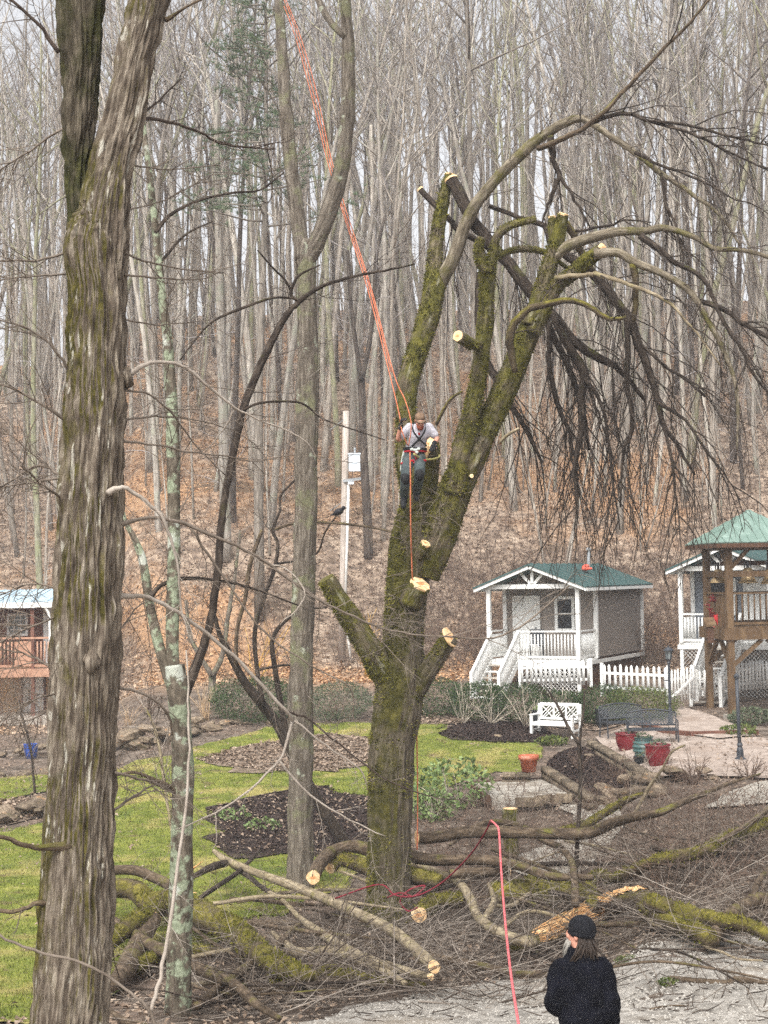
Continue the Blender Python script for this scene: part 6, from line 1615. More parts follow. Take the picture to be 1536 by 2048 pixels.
fallen('pale spotted limb bending down to the torn log', [(756, 1749, 6), (795, 1732, 8), (828, 1729, 10), (877, 1745, 12), (916, 1765, 15), (939, 1794, 16), (952, 1827, 17), (974, 1850, 18), (1023, 1876, 20), (1066, 1886, 22)], 'pale_limb', 60, ('grey_twig', 12, .7, .007))
fallen('short pale forked limb beside the pink rope', [(968, 1838, 12), (987, 1806, 11), (984, 1785, 9), (978, 1768, 7)], 'pale_limb', 60, None)
fallen('thin pale limb with cut tip right of the pink rope', [(990, 1812, 8), (1023, 1811, 8), (1062, 1785, 7)], 'pale_limb', 50, None)
fallen('long dark upper limb rising to the right past the mossy post', [(833, 1676, 20), (877, 1674, 18), (925, 1665, 18), (990, 1664, 18), (1050, 1665, 17), (1113, 1667, 17), (1177, 1666, 17), (1227, 1646, 15), (1271, 1633, 14), (1319, 1625, 12), (1366, 1604, 10), (1414, 1585, 8), (1461, 1566, 5), (1520, 1548, 3)], 'brown_limb', 150, ('grey_twig', 30, 1.1, .008), cut0='cut_wood')
fallen('mossy side limb slanting up towards the patio rocks', [(1100, 1666, 9), (1164, 1652, 11), (1202, 1630, 11), (1246, 1604, 9), (1284, 1588, 5)], 'moss_limb', 150, ('grey_twig', 12, .9, .007))
fallen('thin pale limb reaching up in front of the nearest dark red pot', [(1268, 1630, 6), (1298, 1575, 6), (1323, 1540, 5), (1343, 1505, 4), (1370, 1490, 3)], 'pale_limb', 120, ('grey_twig', 5, .6, .006), D=(28, 27))
fallen('dark curved limb coming down beside the sapling', [(900, 1690, 5), (958, 1650, 8), (1010, 1645, 9), (1056, 1659, 9), (1084, 1678, 10), (1123, 1697, 11), (1142, 1722, 11), (1149, 1757, 11), (1151, 1808, 12)], 'brown_limb', 110, ('dark_twig', 8, .7, .006))
fallen('long green mossy limb rising to the right edge of the photo', [(1188, 1814, 16), (1181, 1783, 15), (1184, 1756, 13), (1203, 1750, 14), (1228, 1759, 15), (1257, 1747, 15), (1297, 1728, 15), (1335, 1715, 16), (1382, 1709, 17), (1423, 1698, 18), (1446, 1681, 16), (1493, 1664, 16), (1540, 1645, 15), (1600, 1620, 13)], 'moss_limb', 70, ('grey_twig', 22, 1.0, .008))
fallen('thin dark limb above the long mossy limb at the right edge', [(1440, 1682, 6), (1484, 1656, 7), (1540, 1616, 8), (1600, 1570, 8)], 'brown_limb', 90, ('grey_twig', 8, .8, .007))
fallen('thick mossy log lying behind the watching man', [(985, 1792, 34), (1035, 1790, 40), (1075, 1784, 44), (1113, 1787, 42), (1151, 1795, 38), (1192, 1808, 30)], 'moss_limb', 50, None, lump=.02)
fallen('short log with a pale sawn end beside the pink rope', [(900, 1748, 14), (960, 1744, 15), (1018, 1741, 16)], 'brown_limb', 90, None, cut1='cut_wood')
fallen('short mossy log below the mossy tree', [(838, 1830, 20), (866, 1806, 22), (922, 1800, 20)], 'moss_limb', 45, None, cut0='cut_wood')
fallen('mossy limb at the right sinking behind the dark curved limb', [(1290, 1812, 20), (1330, 1838, 22), (1380, 1856, 24), (1425, 1882, 22)], 'moss_limb', 40, ('grey_twig', 8, .7, .007), lump=.014)
fallen('upper mossy limb running to the right edge behind the torn log', [(1300, 1804, 22), (1370, 1828, 24), (1440, 1842, 22), (1500, 1852, 18), (1560, 1885, 16)], 'moss_limb', 60, ('grey_twig', 10, .8, .007), lump=.014)
fallen('dark brown crooked limb standing up at the right edge', [(1424, 1880, 22), (1439, 1857, 24), (1465, 1829, 24), (1493, 1810, 22), (1515, 1800, 22), (1560, 1804, 20)], 'brown_limb', 40, ('grey_twig', 8, .7, .007), lump=.014)
fallen('dark upright side limb at the right edge', [(1506, 1796, 10), (1515, 1766, 9), (1540, 1735, 8), (1570, 1700, 7)], 'brown_limb', 60, None)
fallen('pale bare stick lying in front of the mossy limbs at the right', [(1300, 1848, 4), (1341, 1857, 5), (1379, 1870, 5), (1408, 1892, 5), (1439, 1902, 5), (1477, 1918, 4), (1525, 1921, 4)], 'pale_limb', 25, None)
fallen('reddish branch lying on the gravel at the right', [(1340, 1956, 8), (1398, 1962, 8), (1455, 1965, 8), (1477, 1959, 9), (1540, 1968, 6)], 'brown_limb', 8, ('grey_twig', 4, .3, .005))
fallen('thin twig lying on the gravel right of the man', [(1297, 2019, 3), (1335, 2012, 3), (1401, 2011, 2)], 'brown_limb', 3, None)
fallen('thin twig in the lower right corner', [(1487, 2039, 4), (1560, 2014, 4)], 'brown_limb', 3, None)
fallen('dark hooked limb on the lawn edge left of the long pale limb', [(382, 1756, 7), (421, 1735, 11), (452, 1726, 10)], 'dark_limb', 70, None)
fallen('dark limb crossing under the tip of the long pale limb', [(390, 1802, 6), (434, 1773, 7), (480, 1741, 7), (520, 1700, 4)], 'dark_limb', 70, ('dark_twig', 8, .7, .006))
fallen('dark thin limb running down beside the long pale limb', [(456, 1724, 8), (490, 1748, 7), (525, 1775, 7), (561, 1796, 7)], 'dark_limb', 60, None)
fallen('pale stick low in the pile right of the lichen spotted tree', [(372, 1916, 8), (430, 1905, 8), (493, 1894, 7)], 'pale_limb', 30, None)
fallen('pale grey limb lying at the bottom left of the pile', [(340, 1985, 8), (372, 1972, 9), (434, 1964, 8)], 'pale_limb', 20, None)
fallen('long grey limb curving along the front of the pile', [(473, 1958, 10), (509, 1973, 12), (558, 1982, 12), (607, 1966, 11), (640, 1960, 9), (690, 1963, 7), (780, 1975, 4)], 'brown_limb', 20, ('grey_twig', 12, .7, .006))
fallen('thin dark limb crossing the front left of the pile', [(200, 2012, 16), (240, 2040, 13), (290, 2052, 9)], 'brown_limb', 10, None)
for k in range(26):                                  # further limbs of the heap, between those
    px = TR.uniform(420, 1540); py = TR.uniform(1690, 1960) if px > 700 else TR.uniform(1790, 1990)
    a = TR.normal(.06, .22); L = TR.uniform(150, 420); w = TR.uniform(4, 10); b_ = TR.normal(0, 18)
    pts = [(px - L / 2, py - a * L / 2, w), (px - L / 5, py - a * L / 5 + b_, w * .9), (px + L / 6, py + a * L / 6 + b_ * .7, w * .8), (px + L / 2, py + a * L / 2, w * .4)]
    fallen('thin grey brown limb tangled in the brush pile', pts, ('brown_limb', 'dark_limb', 'brown_limb', 'pale_limb')[k % 4], TR.uniform(15, 60), ('grey_twig', 10, .8, .006))
fallen('dark mossy limb lying low between the large forked tree and the lichen spotted tree', [(218, 1968, 18), (300, 1922, 20), (370, 1902, 18), (445, 1906, 11)], 'moss_limb', 25, ('dark_twig', 8, .6, .007))
fallen('dark limb slanting up to the left of the arching pale limb', [(392, 2012, 12), (470, 1952, 15), (540, 1902, 13), (600, 1848, 8)], 'brown_limb', 40, ('dark_twig', 10, .7, .007))
fallen('heavy dark mossy limb along the front of the pile below the arching pale limb', [(545, 1972, 18), (640, 1948, 19), (755, 1962, 15), (850, 1972, 8)], 'moss_limb', 22, ('dark_twig', 8, .6, .007))
fallen('dark limb in front of the pale spotted limb', [(830, 1905, 10), (930, 1926, 13), (1030, 1946, 11), (1110, 1950, 6)], 'brown_limb', 25, ('dark_twig', 8, .6, .007))
# the torn log
def torn_log():
    pts = [(1030, 1900, 26), (1062, 1886, 40), (1110, 1866, 50), (1160, 1844, 54), (1205, 1822, 54), (1250, 1804, 48), (1285, 1798, 42), (1306, 1820, 38), (1312, 1850, 26)]
    Ds = [G(px, py + 30)[1] for px, py, w in pts]; Ds = np.convolve(np.pad(Ds, 1, 'edge'), [.25, .5, .25], 'valid')
    base = P(1180, 1845, Ds[4]); t = Tree('torn_log', base, 'mossy log torn open with bright splintered wood, behind the watching man', 'log')
    rows = np.array([(*P(px, py, d), w / 2 * S(d)) for (px, py, w), d in zip(pts, Ds)])
    q = smooth_path(rows, 10); p, r = q[:, :3] - base, q[:, 3]
    mb = MB(); bark_tube(mb, p, r, 24, .018)
    mb.build('bark', M_['moss_limb'], t.o, smooth=True, bark=True)
    # long splinters and the torn face along the camera side
    n = 46; sp = MB(); cam_ = np.array((.0, -.80, .45))
    lo, hi = 10, 62
    strip = []
    for k in range(lo, hi):
        f = (k - lo) / (hi - lo); c = p[k]; tt = p[k + 1] - p[k - 1]; tt /= np.linalg.norm(tt)
        out = cam_ - tt * (cam_ @ tt); out /= np.linalg.norm(out); up = np.cross(tt, out); up = up if up[2] > 0 else -up
        hh = (.75 + .12 * math.sin(k * 1.7) + TR.normal(0, .06)) * r[k]
        row = []
        for j in range(5):
            y = (j / 4 - .5) * 2
            row.append(c + up * hh * y * .95 + out * (r[k] * (1.10 - .30 * y * y) + TR.normal(0, .012)))
        strip.append(row)
    strip = np.array(strip); K = len(strip)
    i, j = np.meshgrid(np.arange(K - 1), np.arange(4), indexing='ij')
    f4 = np.stack([i * 5 + j, i * 5 + j + 1, (i + 1) * 5 + j + 1, (i + 1) * 5 + j], -1).reshape(-1, 4)
    MB().add(strip.reshape(-1, 3), f4).build('torn_face', M_['torn_wood'], t.o)
    for k in range(90):
        a = TR.integers(0, K - 12); j = TR.integers(0, 5); b_ = min(K - 1, a + TR.integers(4, 12))
        s0, s1 = strip[a, j], strip[b_, j] + TR.normal(0, .02, 3) + np.array((0, -.02, .02))
        sp.tube(np.array([s0, (s0 + s1) / 2 + TR.normal(0, .008, 3) + (0, -.015, .01), s1]), (.010, .009, .002), 4)
    o = sp.build('splinters', M_['torn_wood'], t.o); o['kind'] = 'stuff'
    ms = MB(); bark_tube(ms, np.array([p[k] + np.array((0, -.03, .045)) * (r[k] / .1) + (0, -.06, .0) for k in range(32, 50, 3)]), np.array([r[k] * .5 for k in range(32, 50, 3)]), 14, .015, sub=4)
    ms.build('bark_strip', M_['moss_limb'], t.o, smooth=True, bark=True)
torn_log()
# broken end splinters of the limb by the lichen tree
c = P(352, 1774, 18.4); mb = MB()
o = empty('splintered_stub', c, 0, 'bright splintered wood sticking out beside the lichen spotted tree', 'broken wood')
for k in range(16):
    d = np.array((TR.normal(.5, .4), TR.normal(-.1, .3), TR.normal(-.1, .5))); mb.tube(np.array([TR.normal(0, .03, 3), d * .1 + TR.normal(0, .02, 3), d * TR.uniform(.12, .26)]), (.02, .016, .003), 4)
mb.build('splinter', M_['torn_wood'], o)['kind'] = 'stuff'
for px, py, s_, lab in ((1256, 1930, .16, 'loose bright green clump of moss lying on the ground right of the man'), (1336, 1972, .12, 'small clump of moss on the gravel beside the reddish branch')):
    b = G(px, py); v, f = leafball(420, s_, s_ * .6, s_ * .4, .03, OR, .4)
    o = MB().add(v, f).build('moss_clump', M_['moss_tuft'] if 'moss_tuft' in M_ else M_['leaf_olive']); o.location = b; tag(o, lab, 'moss')
# ================================================================== people
M_['skin'] = mat('skin', [(.35, lin(186, 128, 108)), (.65, lin(212, 156, 134))], scale=14, rough=.55, spec=.3)
M_['navy'] = mat('navy_cloth', [(.35, lin(12, 13, 18)), (.65, lin(20, 21, 29))], scale=9, rough=.95, spec=.08, bump=(25, .15, .003))
M_['trouser_dark'] = mat('trouser_dark', [(.35, lin(34, 36, 46)), (.65, lin(48, 50, 60))], scale=9, rough=.9)
M_['knit_black'] = mat('knit_black', [(.35, lin(17, 18, 22)), (.65, lin(30, 31, 36))], scale=30, rough=.95, bump=(90, .6, .006))
M_['hair_brown'] = mat('hair_brown', [(.3, lin(30, 25, 22)), (.7, lin(60, 50, 43))], scale=12, rough=.6)
M_['beard_grey'] = mat('beard_grey', [(.3, lin(104, 100, 94)), (.7, lin(160, 156, 148))], scale=14, rough=.7)
M_['tshirt'] = mat('tshirt', [(.35, lin(168, 166, 174)), (.65, lin(200, 198, 204))], scale=7, rough=.9)
M_['workpants'] = mat('workpants', [(.35, lin(58, 66, 68)), (.65, lin(82, 92, 92))], scale=6, rough=.9)
M_['black_gear'] = plain('black_gear', lin(26, 27, 30), .7, .2)
M_['cap'] = mat('cap', [(.35, lin(104, 84, 68)), (.65, lin(134, 110, 90))], scale=18, rough=.9)
M_['red_strap'] = plain('red_strap', lin(172, 36, 48), .7, .15)
M_['pale_strap'] = plain('pale_strap', lin(196, 204, 196), .6, .1)
M_['lanyard'] = plain('lanyard', lin(186, 178, 112), .8, .15)
M_['orange_rope'] = mat('orange_rope', [(.3, lin(160, 84, 58)), (.5, lin(190, 108, 76)), (.7, lin(212, 140, 108))], scale=24, rough=.8)
M_['pink_rope'] = mat('pink_rope', [(.3, lin(190, 82, 88)), (.7, lin(222, 122, 124))], scale=24, rough=.8)
M_['crimson_rope'] = mat('crimson_rope', [(.3, lin(96, 30, 42)), (.7, lin(138, 50, 60))], scale=24, rough=.8)

def ball(mb, c, r, M=None, n=14):
    """a closed ellipsoid"""
    r = np.broadcast_to(np.asarray(r, float), (3,))
    th = np.linspace(0, np.pi, n // 2 + 1)[1:-1]; a = np.linspace(0, 2 * np.pi, n, endpoint=False)
    v = np.stack([np.sin(th)[:, None] * np.cos(a), np.sin(th)[:, None] * np.sin(a), np.repeat(np.cos(th)[:, None], n, 1)], -1).reshape(-1, 3)
    v = np.vstack([v, [(0, 0, 1), (0, 0, -1)]]) * r
    if M is not None: v = v @ np.array(M.to_3x3()).T
    k = len(th); i, j = np.meshgrid(np.arange(k - 1), np.arange(n), indexing='ij'); j2 = (j + 1) % n
    f = [tuple(q) for q in np.stack([i * n + j, (i + 1) * n + j, (i + 1) * n + j2, i * n + j2], -1).reshape(-1, 4)]
    f += [(k * n, j_, (j_ + 1) % n) for j_ in range(n)] + [(k * n + 1, (k - 1) * n + (j_ + 1) % n, (k - 1) * n + j_) for j_ in range(n)]
    mb.add(v + np.asarray(c, float), f)
def chain(mb, pts, rad, n=14, sub=5):
    """a tapering limb with round ends"""
    q = smooth_path(np.column_stack([np.array(pts, float), rad]), sub)
    mb.tube(q[:, :3], q[:, 3], n)
    ball(mb, pts[0], rad[0], n=n); ball(mb, pts[-1], rad[-1], n=n)
def torso(mb, rings, n=22):
    """elliptical rings: (centre, half width, half depth, turn)"""
    q = smooth_path(np.array([(*c, a, b, t) for c, a, b, t in rings]), 4)
    an = np.linspace(0, 2 * np.pi, n, endpoint=False)
    v = []
    for x, y, z, a, b, t in q:
        cx, cy = np.cos(an) * a, np.sin(an) * b
        v.append(np.stack([x + cx * math.cos(t) - cy * math.sin(t), y + cx * math.sin(t) + cy * math.cos(t), np.full(n, z)], -1))
    k = len(v); i, j = np.meshgrid(np.arange(k - 1), np.arange(n), indexing='ij'); j2 = (j + 1) % n
    f = [tuple(q_) for q_ in np.stack([i * n + j, i * n + j2, (i + 1) * n + j2, (i + 1) * n + j], -1).reshape(-1, 4)]
    f += [tuple(range(n))[::-1], tuple(range((k - 1) * n, k * n))]
    mb.add(np.concatenate(v), f)
def fuse(name, mb, voxel, m, parent, smooth=6, wrinkle=0.0, wf=9.0, seed=1, wst=(1, 1, 1)):
    """melts overlapping closed shapes into one continuous skin"""
    tmp = link('tmp', mb.mesh('tmp', True))
    a = tmp.modifiers.new('r', 'REMESH'); a.mode = 'VOXEL'; a.voxel_size = voxel; a.use_smooth_shade = True
    b = tmp.modifiers.new('s', 'SMOOTH'); b.factor = .5; b.iterations = smooth
    dg = bpy.context.evaluated_depsgraph_get()
    me = bpy.data.meshes.new_from_object(tmp.evaluated_get(dg))
    bpy.data.objects.remove(tmp)
    me.name = name
    if wrinkle:
        n = len(me.vertices); v = np.empty(n * 3, np.float32); me.vertices.foreach_get('co', v); v = v.reshape(-1, 3)
        nm = np.empty(n * 3, np.float32); me.vertices.foreach_get('normal', nm); nm = nm.reshape(-1, 3)
        w = fbm(v[:, 0] * wf * wst[0], v[:, 1] * wf * wst[1], v[:, 2] * wf * wst[2], seed, 3)
        w = 1 - np.abs(w) * 3
        v = v + nm * (wrinkle * w)[:, None]
        me.vertices.foreach_set('co', v.astype(np.float32).ravel()); me.update()
    me.materials.clear()
    o = link(name, me, m, parent)
    for q in me.polygons: q.use_smooth = True
    return o
def head_shape(mb, c, M, s=1.0):
    """skull, jaw, brow, nose, lips, ears; the face looks along the head's -y"""
    def q(x, y, z): return np.array(c) + np.array(M.to_3x3() @ Vector((x, y, z))) * s
    ball(mb, q(0, .012, .035), np.array((.074, .092, .088)) * s, M, 18)
    ball(mb, q(0, -.025, -.03), np.array((.060, .066, .085)) * s, M, 16)
    ball(mb, q(0, -.055, -.085), np.array((.034, .028, .026)) * s, M, 12)
    ball(mb, q(0, -.075, .028), np.array((.052, .018, .014)) * s, M, 12)
    ball(mb, q(0, -.097, -.012), np.array((.013, .020, .026)) * s, M, 12)
    ball(mb, q(0, -.106, -.026), np.array((.017, .014, .012)) * s, M, 12)
    ball(mb, q(0, -.088, -.055), np.array((.026, .012, .010)) * s, M, 12)
    for x in (-1, 1):
        ball(mb, q(x * .042, -.070, -.022), np.array((.022, .020, .020)) * s, M, 12)
        ball(mb, q(x * .076, .012, .0), np.array((.010, .022, .034)) * s, M, 12)
    return q
def hand(mb, wrist, elbow, palm_n, s=1.0, curl=.5, thumb=1):
    """palm, four unequal bent fingers and a thumb leaving the side of the palm; palm_n faces out of the palm"""
    w = np.array(wrist, float); d = w - np.array(elbow, float); d /= np.linalg.norm(d)
    pn = np.array(palm_n, float); pn -= d * (pn @ d); pn /= np.linalg.norm(pn); sd = np.cross(d, pn)
    for k in range(5):
        f = k / 4; ball(mb, w + d * (.02 + .07 * f) * s, np.array((.030, .030, .030)) * s * (.75 + .2 * f))
    for k, (o, L) in enumerate(((-.030, .070), (-.010, .080), (.011, .074), (.031, .058))):
        p = w + d * .088 * s + sd * o * s; dirn = d.copy(); pts = [p - d * .03 * s, p]
        for j, fl in enumerate((.45, .33, .22)):
            a = curl * (.9 + .25 * j); dirn = dirn * math.cos(a) + pn * math.sin(a); dirn /= np.linalg.norm(dirn)
            p = p + dirn * L * fl * 1.15 * s; pts.append(p)
        chain(mb, pts, np.array([.0105, .0105, .0098, .009, .0078]) * s, 8, 2)
    p = w + d * .030 * s - sd * thumb * .028 * s; t1 = d * .6 - sd * thumb * .75 + pn * .35; t1 /= np.linalg.norm(t1); t2 = d * .85 + pn * .5 - sd * thumb * .1; t2 /= np.linalg.norm(t2)
    chain(mb, [p, p + t1 * .04 * s, p + t1 * .04 * s + t2 * .034 * s], np.array([.014, .012, .009]) * s, 8, 3)

# ------------------------------------------------------------------ the man who watches
def watcher():
    D = 11.6; g = np.array((P(1160, 1840, D)[0], D, TZ(P(1160, 1840, D)[0], D)))
    H = P(1158, 1834, D)[2] - g[2]
    k = H / 1.765
    r = empty('person', g, 0, 'bearded man in black beanie and dark jacket seen from behind, watching the tree work', 'person')
    hc = np.array((.0, .035, 1.625)) * k
    HM = Matrix.Rotation(math.pi + R(52), 4, 'Z') @ Matrix.Rotation(R(-10), 4, 'X')
    b = MB()
    q = head_shape(b, hc, HM, k)
    chain(b, np.array([(0, .0, 1.40), (0, .015, 1.50), (0, .03, 1.57)]) * k, np.array([.066, .060, .060]) * k)
    torso(b, [(np.array(c) * k, a * k, d * k, 0) for c, a, d in (((0, 0, .86), .155, .105), ((0, 0, 1.0), .150, .105), ((0, 0, 1.15), .145, .10), ((0, 0, 1.3), .145, .10), ((0, 0, 1.39), .125, .075), ((0, 0, 1.45), .08, .06))])
    shL, elL, wrL = (-.158, 0, 1.405), (-.205, -.02, 1.135), (-.07, .19, 1.06)
    shR, elR, wrR = (.158, 0, 1.40), (.200, -.035, 1.12), (.205, .045, .885)
    for sh, el, w in ((shL, elL, wrL), (shR, elR, wrR)):
        chain(b, np.array([(sh[0] * .9, sh[1], sh[2] - .045), el, w]) * k, np.array([.044, .040, .030]) * k)
    hand(b, np.array(wrL) * k, np.array(elL) * k, (.2, -1, -.2), k, .55, -1)
    hand(b, np.array(wrR) * k, np.array(elR) * k, (-1, .2, 0), k, .45, 1)
    hips = ((-.095, 0, .90), (.095, 0, .90)); kn = ((-.115, .03, .49), (.12, .02, .49)); an = ((-.125, -.01, .09), (.13, -.015, .09))
    for h, n_, a in zip(hips, kn, an):
        chain(b, np.array([h, n_, a]) * k, np.array([.085, .058, .042]) * k)
        chain(b, np.array([(a[0], a[1] - .03, .05), (a[0], a[1] + .08, .045), (a[0] + (-.02 if a[0] < 0 else .02), a[1] + .18, .032)]) * k, np.array([.045, .042, .03]) * k)
    body = fuse('body', b, .008, M_['skin'], r, 3)
    for x in (-1, 1):
        MB_ = MB(); ball(MB_, q(x * .031, -.076, .008), .0125 * k); MB_.build('eye', M_['white'], r, smooth=True)
    # jacket
    j = MB()
    torso(j, [(np.array(c) * k, a * k, d * k, 0) for c, a, d in (((.01, 0, .965), .165, .135), ((.01, -.005, 1.02), .180, .150), ((.005, -.01, 1.15), .172, .142), ((0, -.012, 1.28), .182, .138), ((0, -.008, 1.37), .180, .122), ((0, .0, 1.43), .140, .100), ((0, .01, 1.48), .095, .085), ((0, .018, 1.53), .085, .085))])
    chain(j, np.array([(-.145, 0, 1.375), (-.185, -.012, 1.25), (-.208, -.022, 1.14), (-.15, .10, 1.075), (-.085, .18, 1.06)]) * k, np.array([.080, .074, .070, .062, .052]) * k, 16)
    chain(j, np.array([(.145, 0, 1.375), (.184, -.02, 1.25), (.204, -.035, 1.12), (.208, .01, .99), (.206, .04, .91)]) * k, np.array([.080, .072, .066, .060, .056]) * k, 16)
    fuse('jacket', j, .010, M_['navy'], r, 4, .019, 5.5, 5, (1, 1, .8))
    t = MB()
    torso(t, [(np.array(c) * k, a * k, d * k, 0) for c, a, d in (((0, 0, .84), .170, .130), ((0, 0, .92), .172, .130), ((0, 0, 1.01), .165, .125))])
    for h, n_, a in zip(hips, kn, an):
        chain(t, np.array([(h[0], h[1], .86), n_, (a[0], a[1], .07)]) * k, np.array([.104, .080, .074]) * k, 16)
    fuse('trousers', t, .010, M_['trouser_dark'], r, 4, .006, 9, 8)
    for a in an:
        s_ = MB(); sx = -.02 if a[0] < 0 else .02
        chain(s_, np.array([(a[0], a[1] - .045, .055), (a[0], a[1] + .07, .050), (a[0] + sx, a[1] + .20, .036)]) * k, np.array([.053, .050, .036]) * k)
        fuse('shoe', s_, .009, M_['black_gear'], r, 2)
    # beanie, hair, beard
    c_ = MB(); ball(c_, q(0, .014, .052), np.array((.091, .110, .102)) * k, HM, 20)
    ba = np.array([np.array(q(math.cos(a) * .083, .014 + math.sin(a) * .100, .018 + .010 * math.sin(a))) for a in np.linspace(0, 2 * np.pi, 25)])
    c_.tube(ba, .0115 * k, 8)
    fuse('beanie', c_, .006, M_['knit_black'], r, 2, .0020, 60, 3)
    hz = MB()
    for s_ in range(60):
        a = R(OR.uniform(15, 165)); x0, y0 = math.cos(a) * .072, .014 + math.sin(a) * .088
        p0 = q(x0, y0, .0); L = OR.uniform(.10, .17)
        e = np.array((OR.normal(0.01, .06), -.07 + OR.normal(0, .016), 1.47 - (L - .12) * .55)) * k
        hz.tube(smooth_path([p0, (p0 + e) / 2 + np.array((0, -.018, -.01)) + OR.normal(0, .006, 3), e], 3), np.linspace(.013, .004, 7) * k, 5)
    ball(hz, q(0, .055, -.03), np.array((.062, .045, .060)) * k, HM, 14)
    hz.build('hair', M_['hair_brown'], r, smooth=True)['kind'] = 'stuff'
    bz = MB()
    for s_ in range(110):
        a = R(OR.uniform(-170, -10)); p0 = q(math.cos(a) * .056, -.03 + math.sin(a) * .055, -.06 + OR.uniform(-.02, .015))
        e = q(math.cos(a) * .045 + OR.normal(0, .012), -.055 + math.sin(a) * .055, -.15 - OR.uniform(0, .09))
        bz.tube(smooth_path([p0, (p0 + e) / 2 + OR.normal(0, .006, 3), e], 2), np.linspace(.009, .003, 5) * k, 4)
    bz.build('beard', M_['beard_grey'], r, smooth=True)['kind'] = 'stuff'
watcher()

# ------------------------------------------------------------------ the climber
def climber():
    D0 = 24.55
    base = P(825, 1018, D0)
    r = empty('person', base, 0, 'tree climber in grey T-shirt and brown cap, roped high on the mossy broken stem', 'person')
    def q(px, py, d=0.0): return P(px, py, D0 + d) - base
    hc = q(840, 842, -.22)
    HM = Matrix.Rotation(R(6), 4, 'Z') @ Matrix.Rotation(R(26), 4, 'X')
    b = MB()
    hq = head_shape(b, hc, HM, 1.0)
    shR, shL = q(819, 855, -.02), q(858, 855, -.02)
    nk = (shR + shL) / 2 + np.array((0, 0, .05))
    chain(b, [nk - (0, -.02, .05), (nk + hc) / 2, hc + (0, .03, -.05)], [.062, .058, .056])
    elR, haR = q(797, 879, -.12), q(802, 851, -.28)
    elL, haL = q(873, 876, -.02), q(868, 888, -.24)
    pel = q(829, 908, .06); ch = q(838, 872, -.02)
    torso(b, [(pel, .14, .10, 0), (q(830, 898, .05), .135, .095, 0), (q(834, 884, .0), .145, .10, 0), (ch, .165, .11, 0), (q(839, 860, -.03), .15, .09, 0), (nk - (0, 0, .0), .07, .06, 0)])
    for sh, el, w in ((shR, elR, haR), (shL, elL, haL)): chain(b, [sh, el, w], [.052, .043, .030])
    hand(b, haR, elR, (.6, -.5, .3), 1.0, .85, 1)
    hand(b, haL, elL, (-.2, .5, -.8), 1.0, .6, -1)
    hpR, knR, anR = q(818, 912, .04), q(811, 957, -.18), q(808, 993, .10)
    hpL, knL, anL = q(839, 914, .04), q(839, 950, -.22), q(833, 985, .16)
    toR, toL = q(807, 1013, -.06), q(834, 998, .03)
    for h, n_, a, t in ((hpR, knR, anR, toR), (hpL, knL, anL, toL)):
        chain(b, [h, n_, a], [.082, .056, .042]); chain(b, [a, (a + t) / 2 + (0, 0, -.01), t], [.042, .042, .03])
    fuse('body', b, .008, M_['skin'], r, 3)
    for x in (-1, 1):
        m = MB(); ball(m, hq(x * .031, -.078, .008), .0125); m.build('eye', M_['white'], r, smooth=True)
    # clothes
    s = MB()
    torso(s, [(q(830, 902, .05), .158, .120, 0), (q(831, 894, .04), .160, .125, 0), (q(834, 882, .0), .165, .125, 0), (ch, .185, .135, 0), (q(839, 861, -.03), .175, .110, 0), (nk + (0, 0, .005), .085, .075, 0)])
    for sh, el in ((shR, elR), (shL, elL)): chain(s, [sh * .98 + ch * .02, sh + (el - sh) * .35, sh + (el - sh) * .68], [.075, .070, .068])
    fuse('tshirt', s, .009, M_['tshirt'], r, 3, .006, 11, 7)
    t = MB()
    torso(t, [(q(829, 914, .05), .150, .118, 0), (pel, .155, .120, 0), (q(830, 898, .05), .148, .112, 0)])
    for h, n_, a in ((hpR, knR, anR), (hpL, knL, anL)): chain(t, [h, n_, a], [.100, .078, .064], 16)
    fuse('trousers', t, .009, M_['workpants'], r, 3, .006, 10, 9)
    for n_, h, a in ((knR, hpR, anR), (knL, hpL, anL)):
        m = MB(); u = (a - h) / np.linalg.norm(a - h)
        ball(m, n_ + (0, -.022, 0), (.078, .072, .105), None, 16); m.build('knee_pad', M_['black_gear'], r, smooth=True)
    for a, t_ in ((anR, toR), (anL, toL)):
        m = MB(); chain(m, [a + (0, 0, .07), a + (0, 0, -.01), (a + t_) / 2 + (0, 0, -.02), t_], [.066, .062, .056, .042]); fuse('boot', m, .009, M_['black_gear'], r, 2)
    for w, e in ((haR, elR), (haL, elL)):
        m = MB(); d = (w - e) / np.linalg.norm(w - e); chain(m, [w - d * .05, w], [.042, .040])
        hand(m, w, e, (.6, -.5, .3) if w is haR else (-.2, .5, -.8), 1.12, .85 if w is haR else .6, 1 if w is haR else -1)
        fuse('glove', m, .007, M_['black_gear'], r, 2)
    # cap, glasses
    m = MB(); ball(m, hq(0, .016, .055), (.084, .102, .080), HM, 20); fuse('cap', m, .007, M_['cap'], r, 2)
    m = MB(); p_ = [hq(math.sin(a) * .07, -.06 - math.cos(a) * .055, .048 - .012 * math.cos(a)) for a in np.linspace(-1.2, 1.2, 9)]
    p2 = [hq(math.sin(a) * .076, -.062 - math.cos(a) * .085, .038 - .018 * math.cos(a)) for a in np.linspace(-1.2, 1.2, 9)]
    v = p_ + p2 + [x + np.array((0, 0, .008)) for x in p_] + [x + np.array((0, 0, .006)) for x in p2]
    f = []
    for i in range(8): f += [(i, i + 1, 10 + i, 9 + i), (18 + i, 27 + i, 28 + i, 19 + i), (9 + i, 10 + i, 28 + i, 27 + i)]
    m.add(v, f).build('cap_brim', M_['cap'], r)
    m = MB()
    for x in (-1, 1): ball(m, hq(x * .033, -.090, .010), (.028, .010, .017), HM, 12)
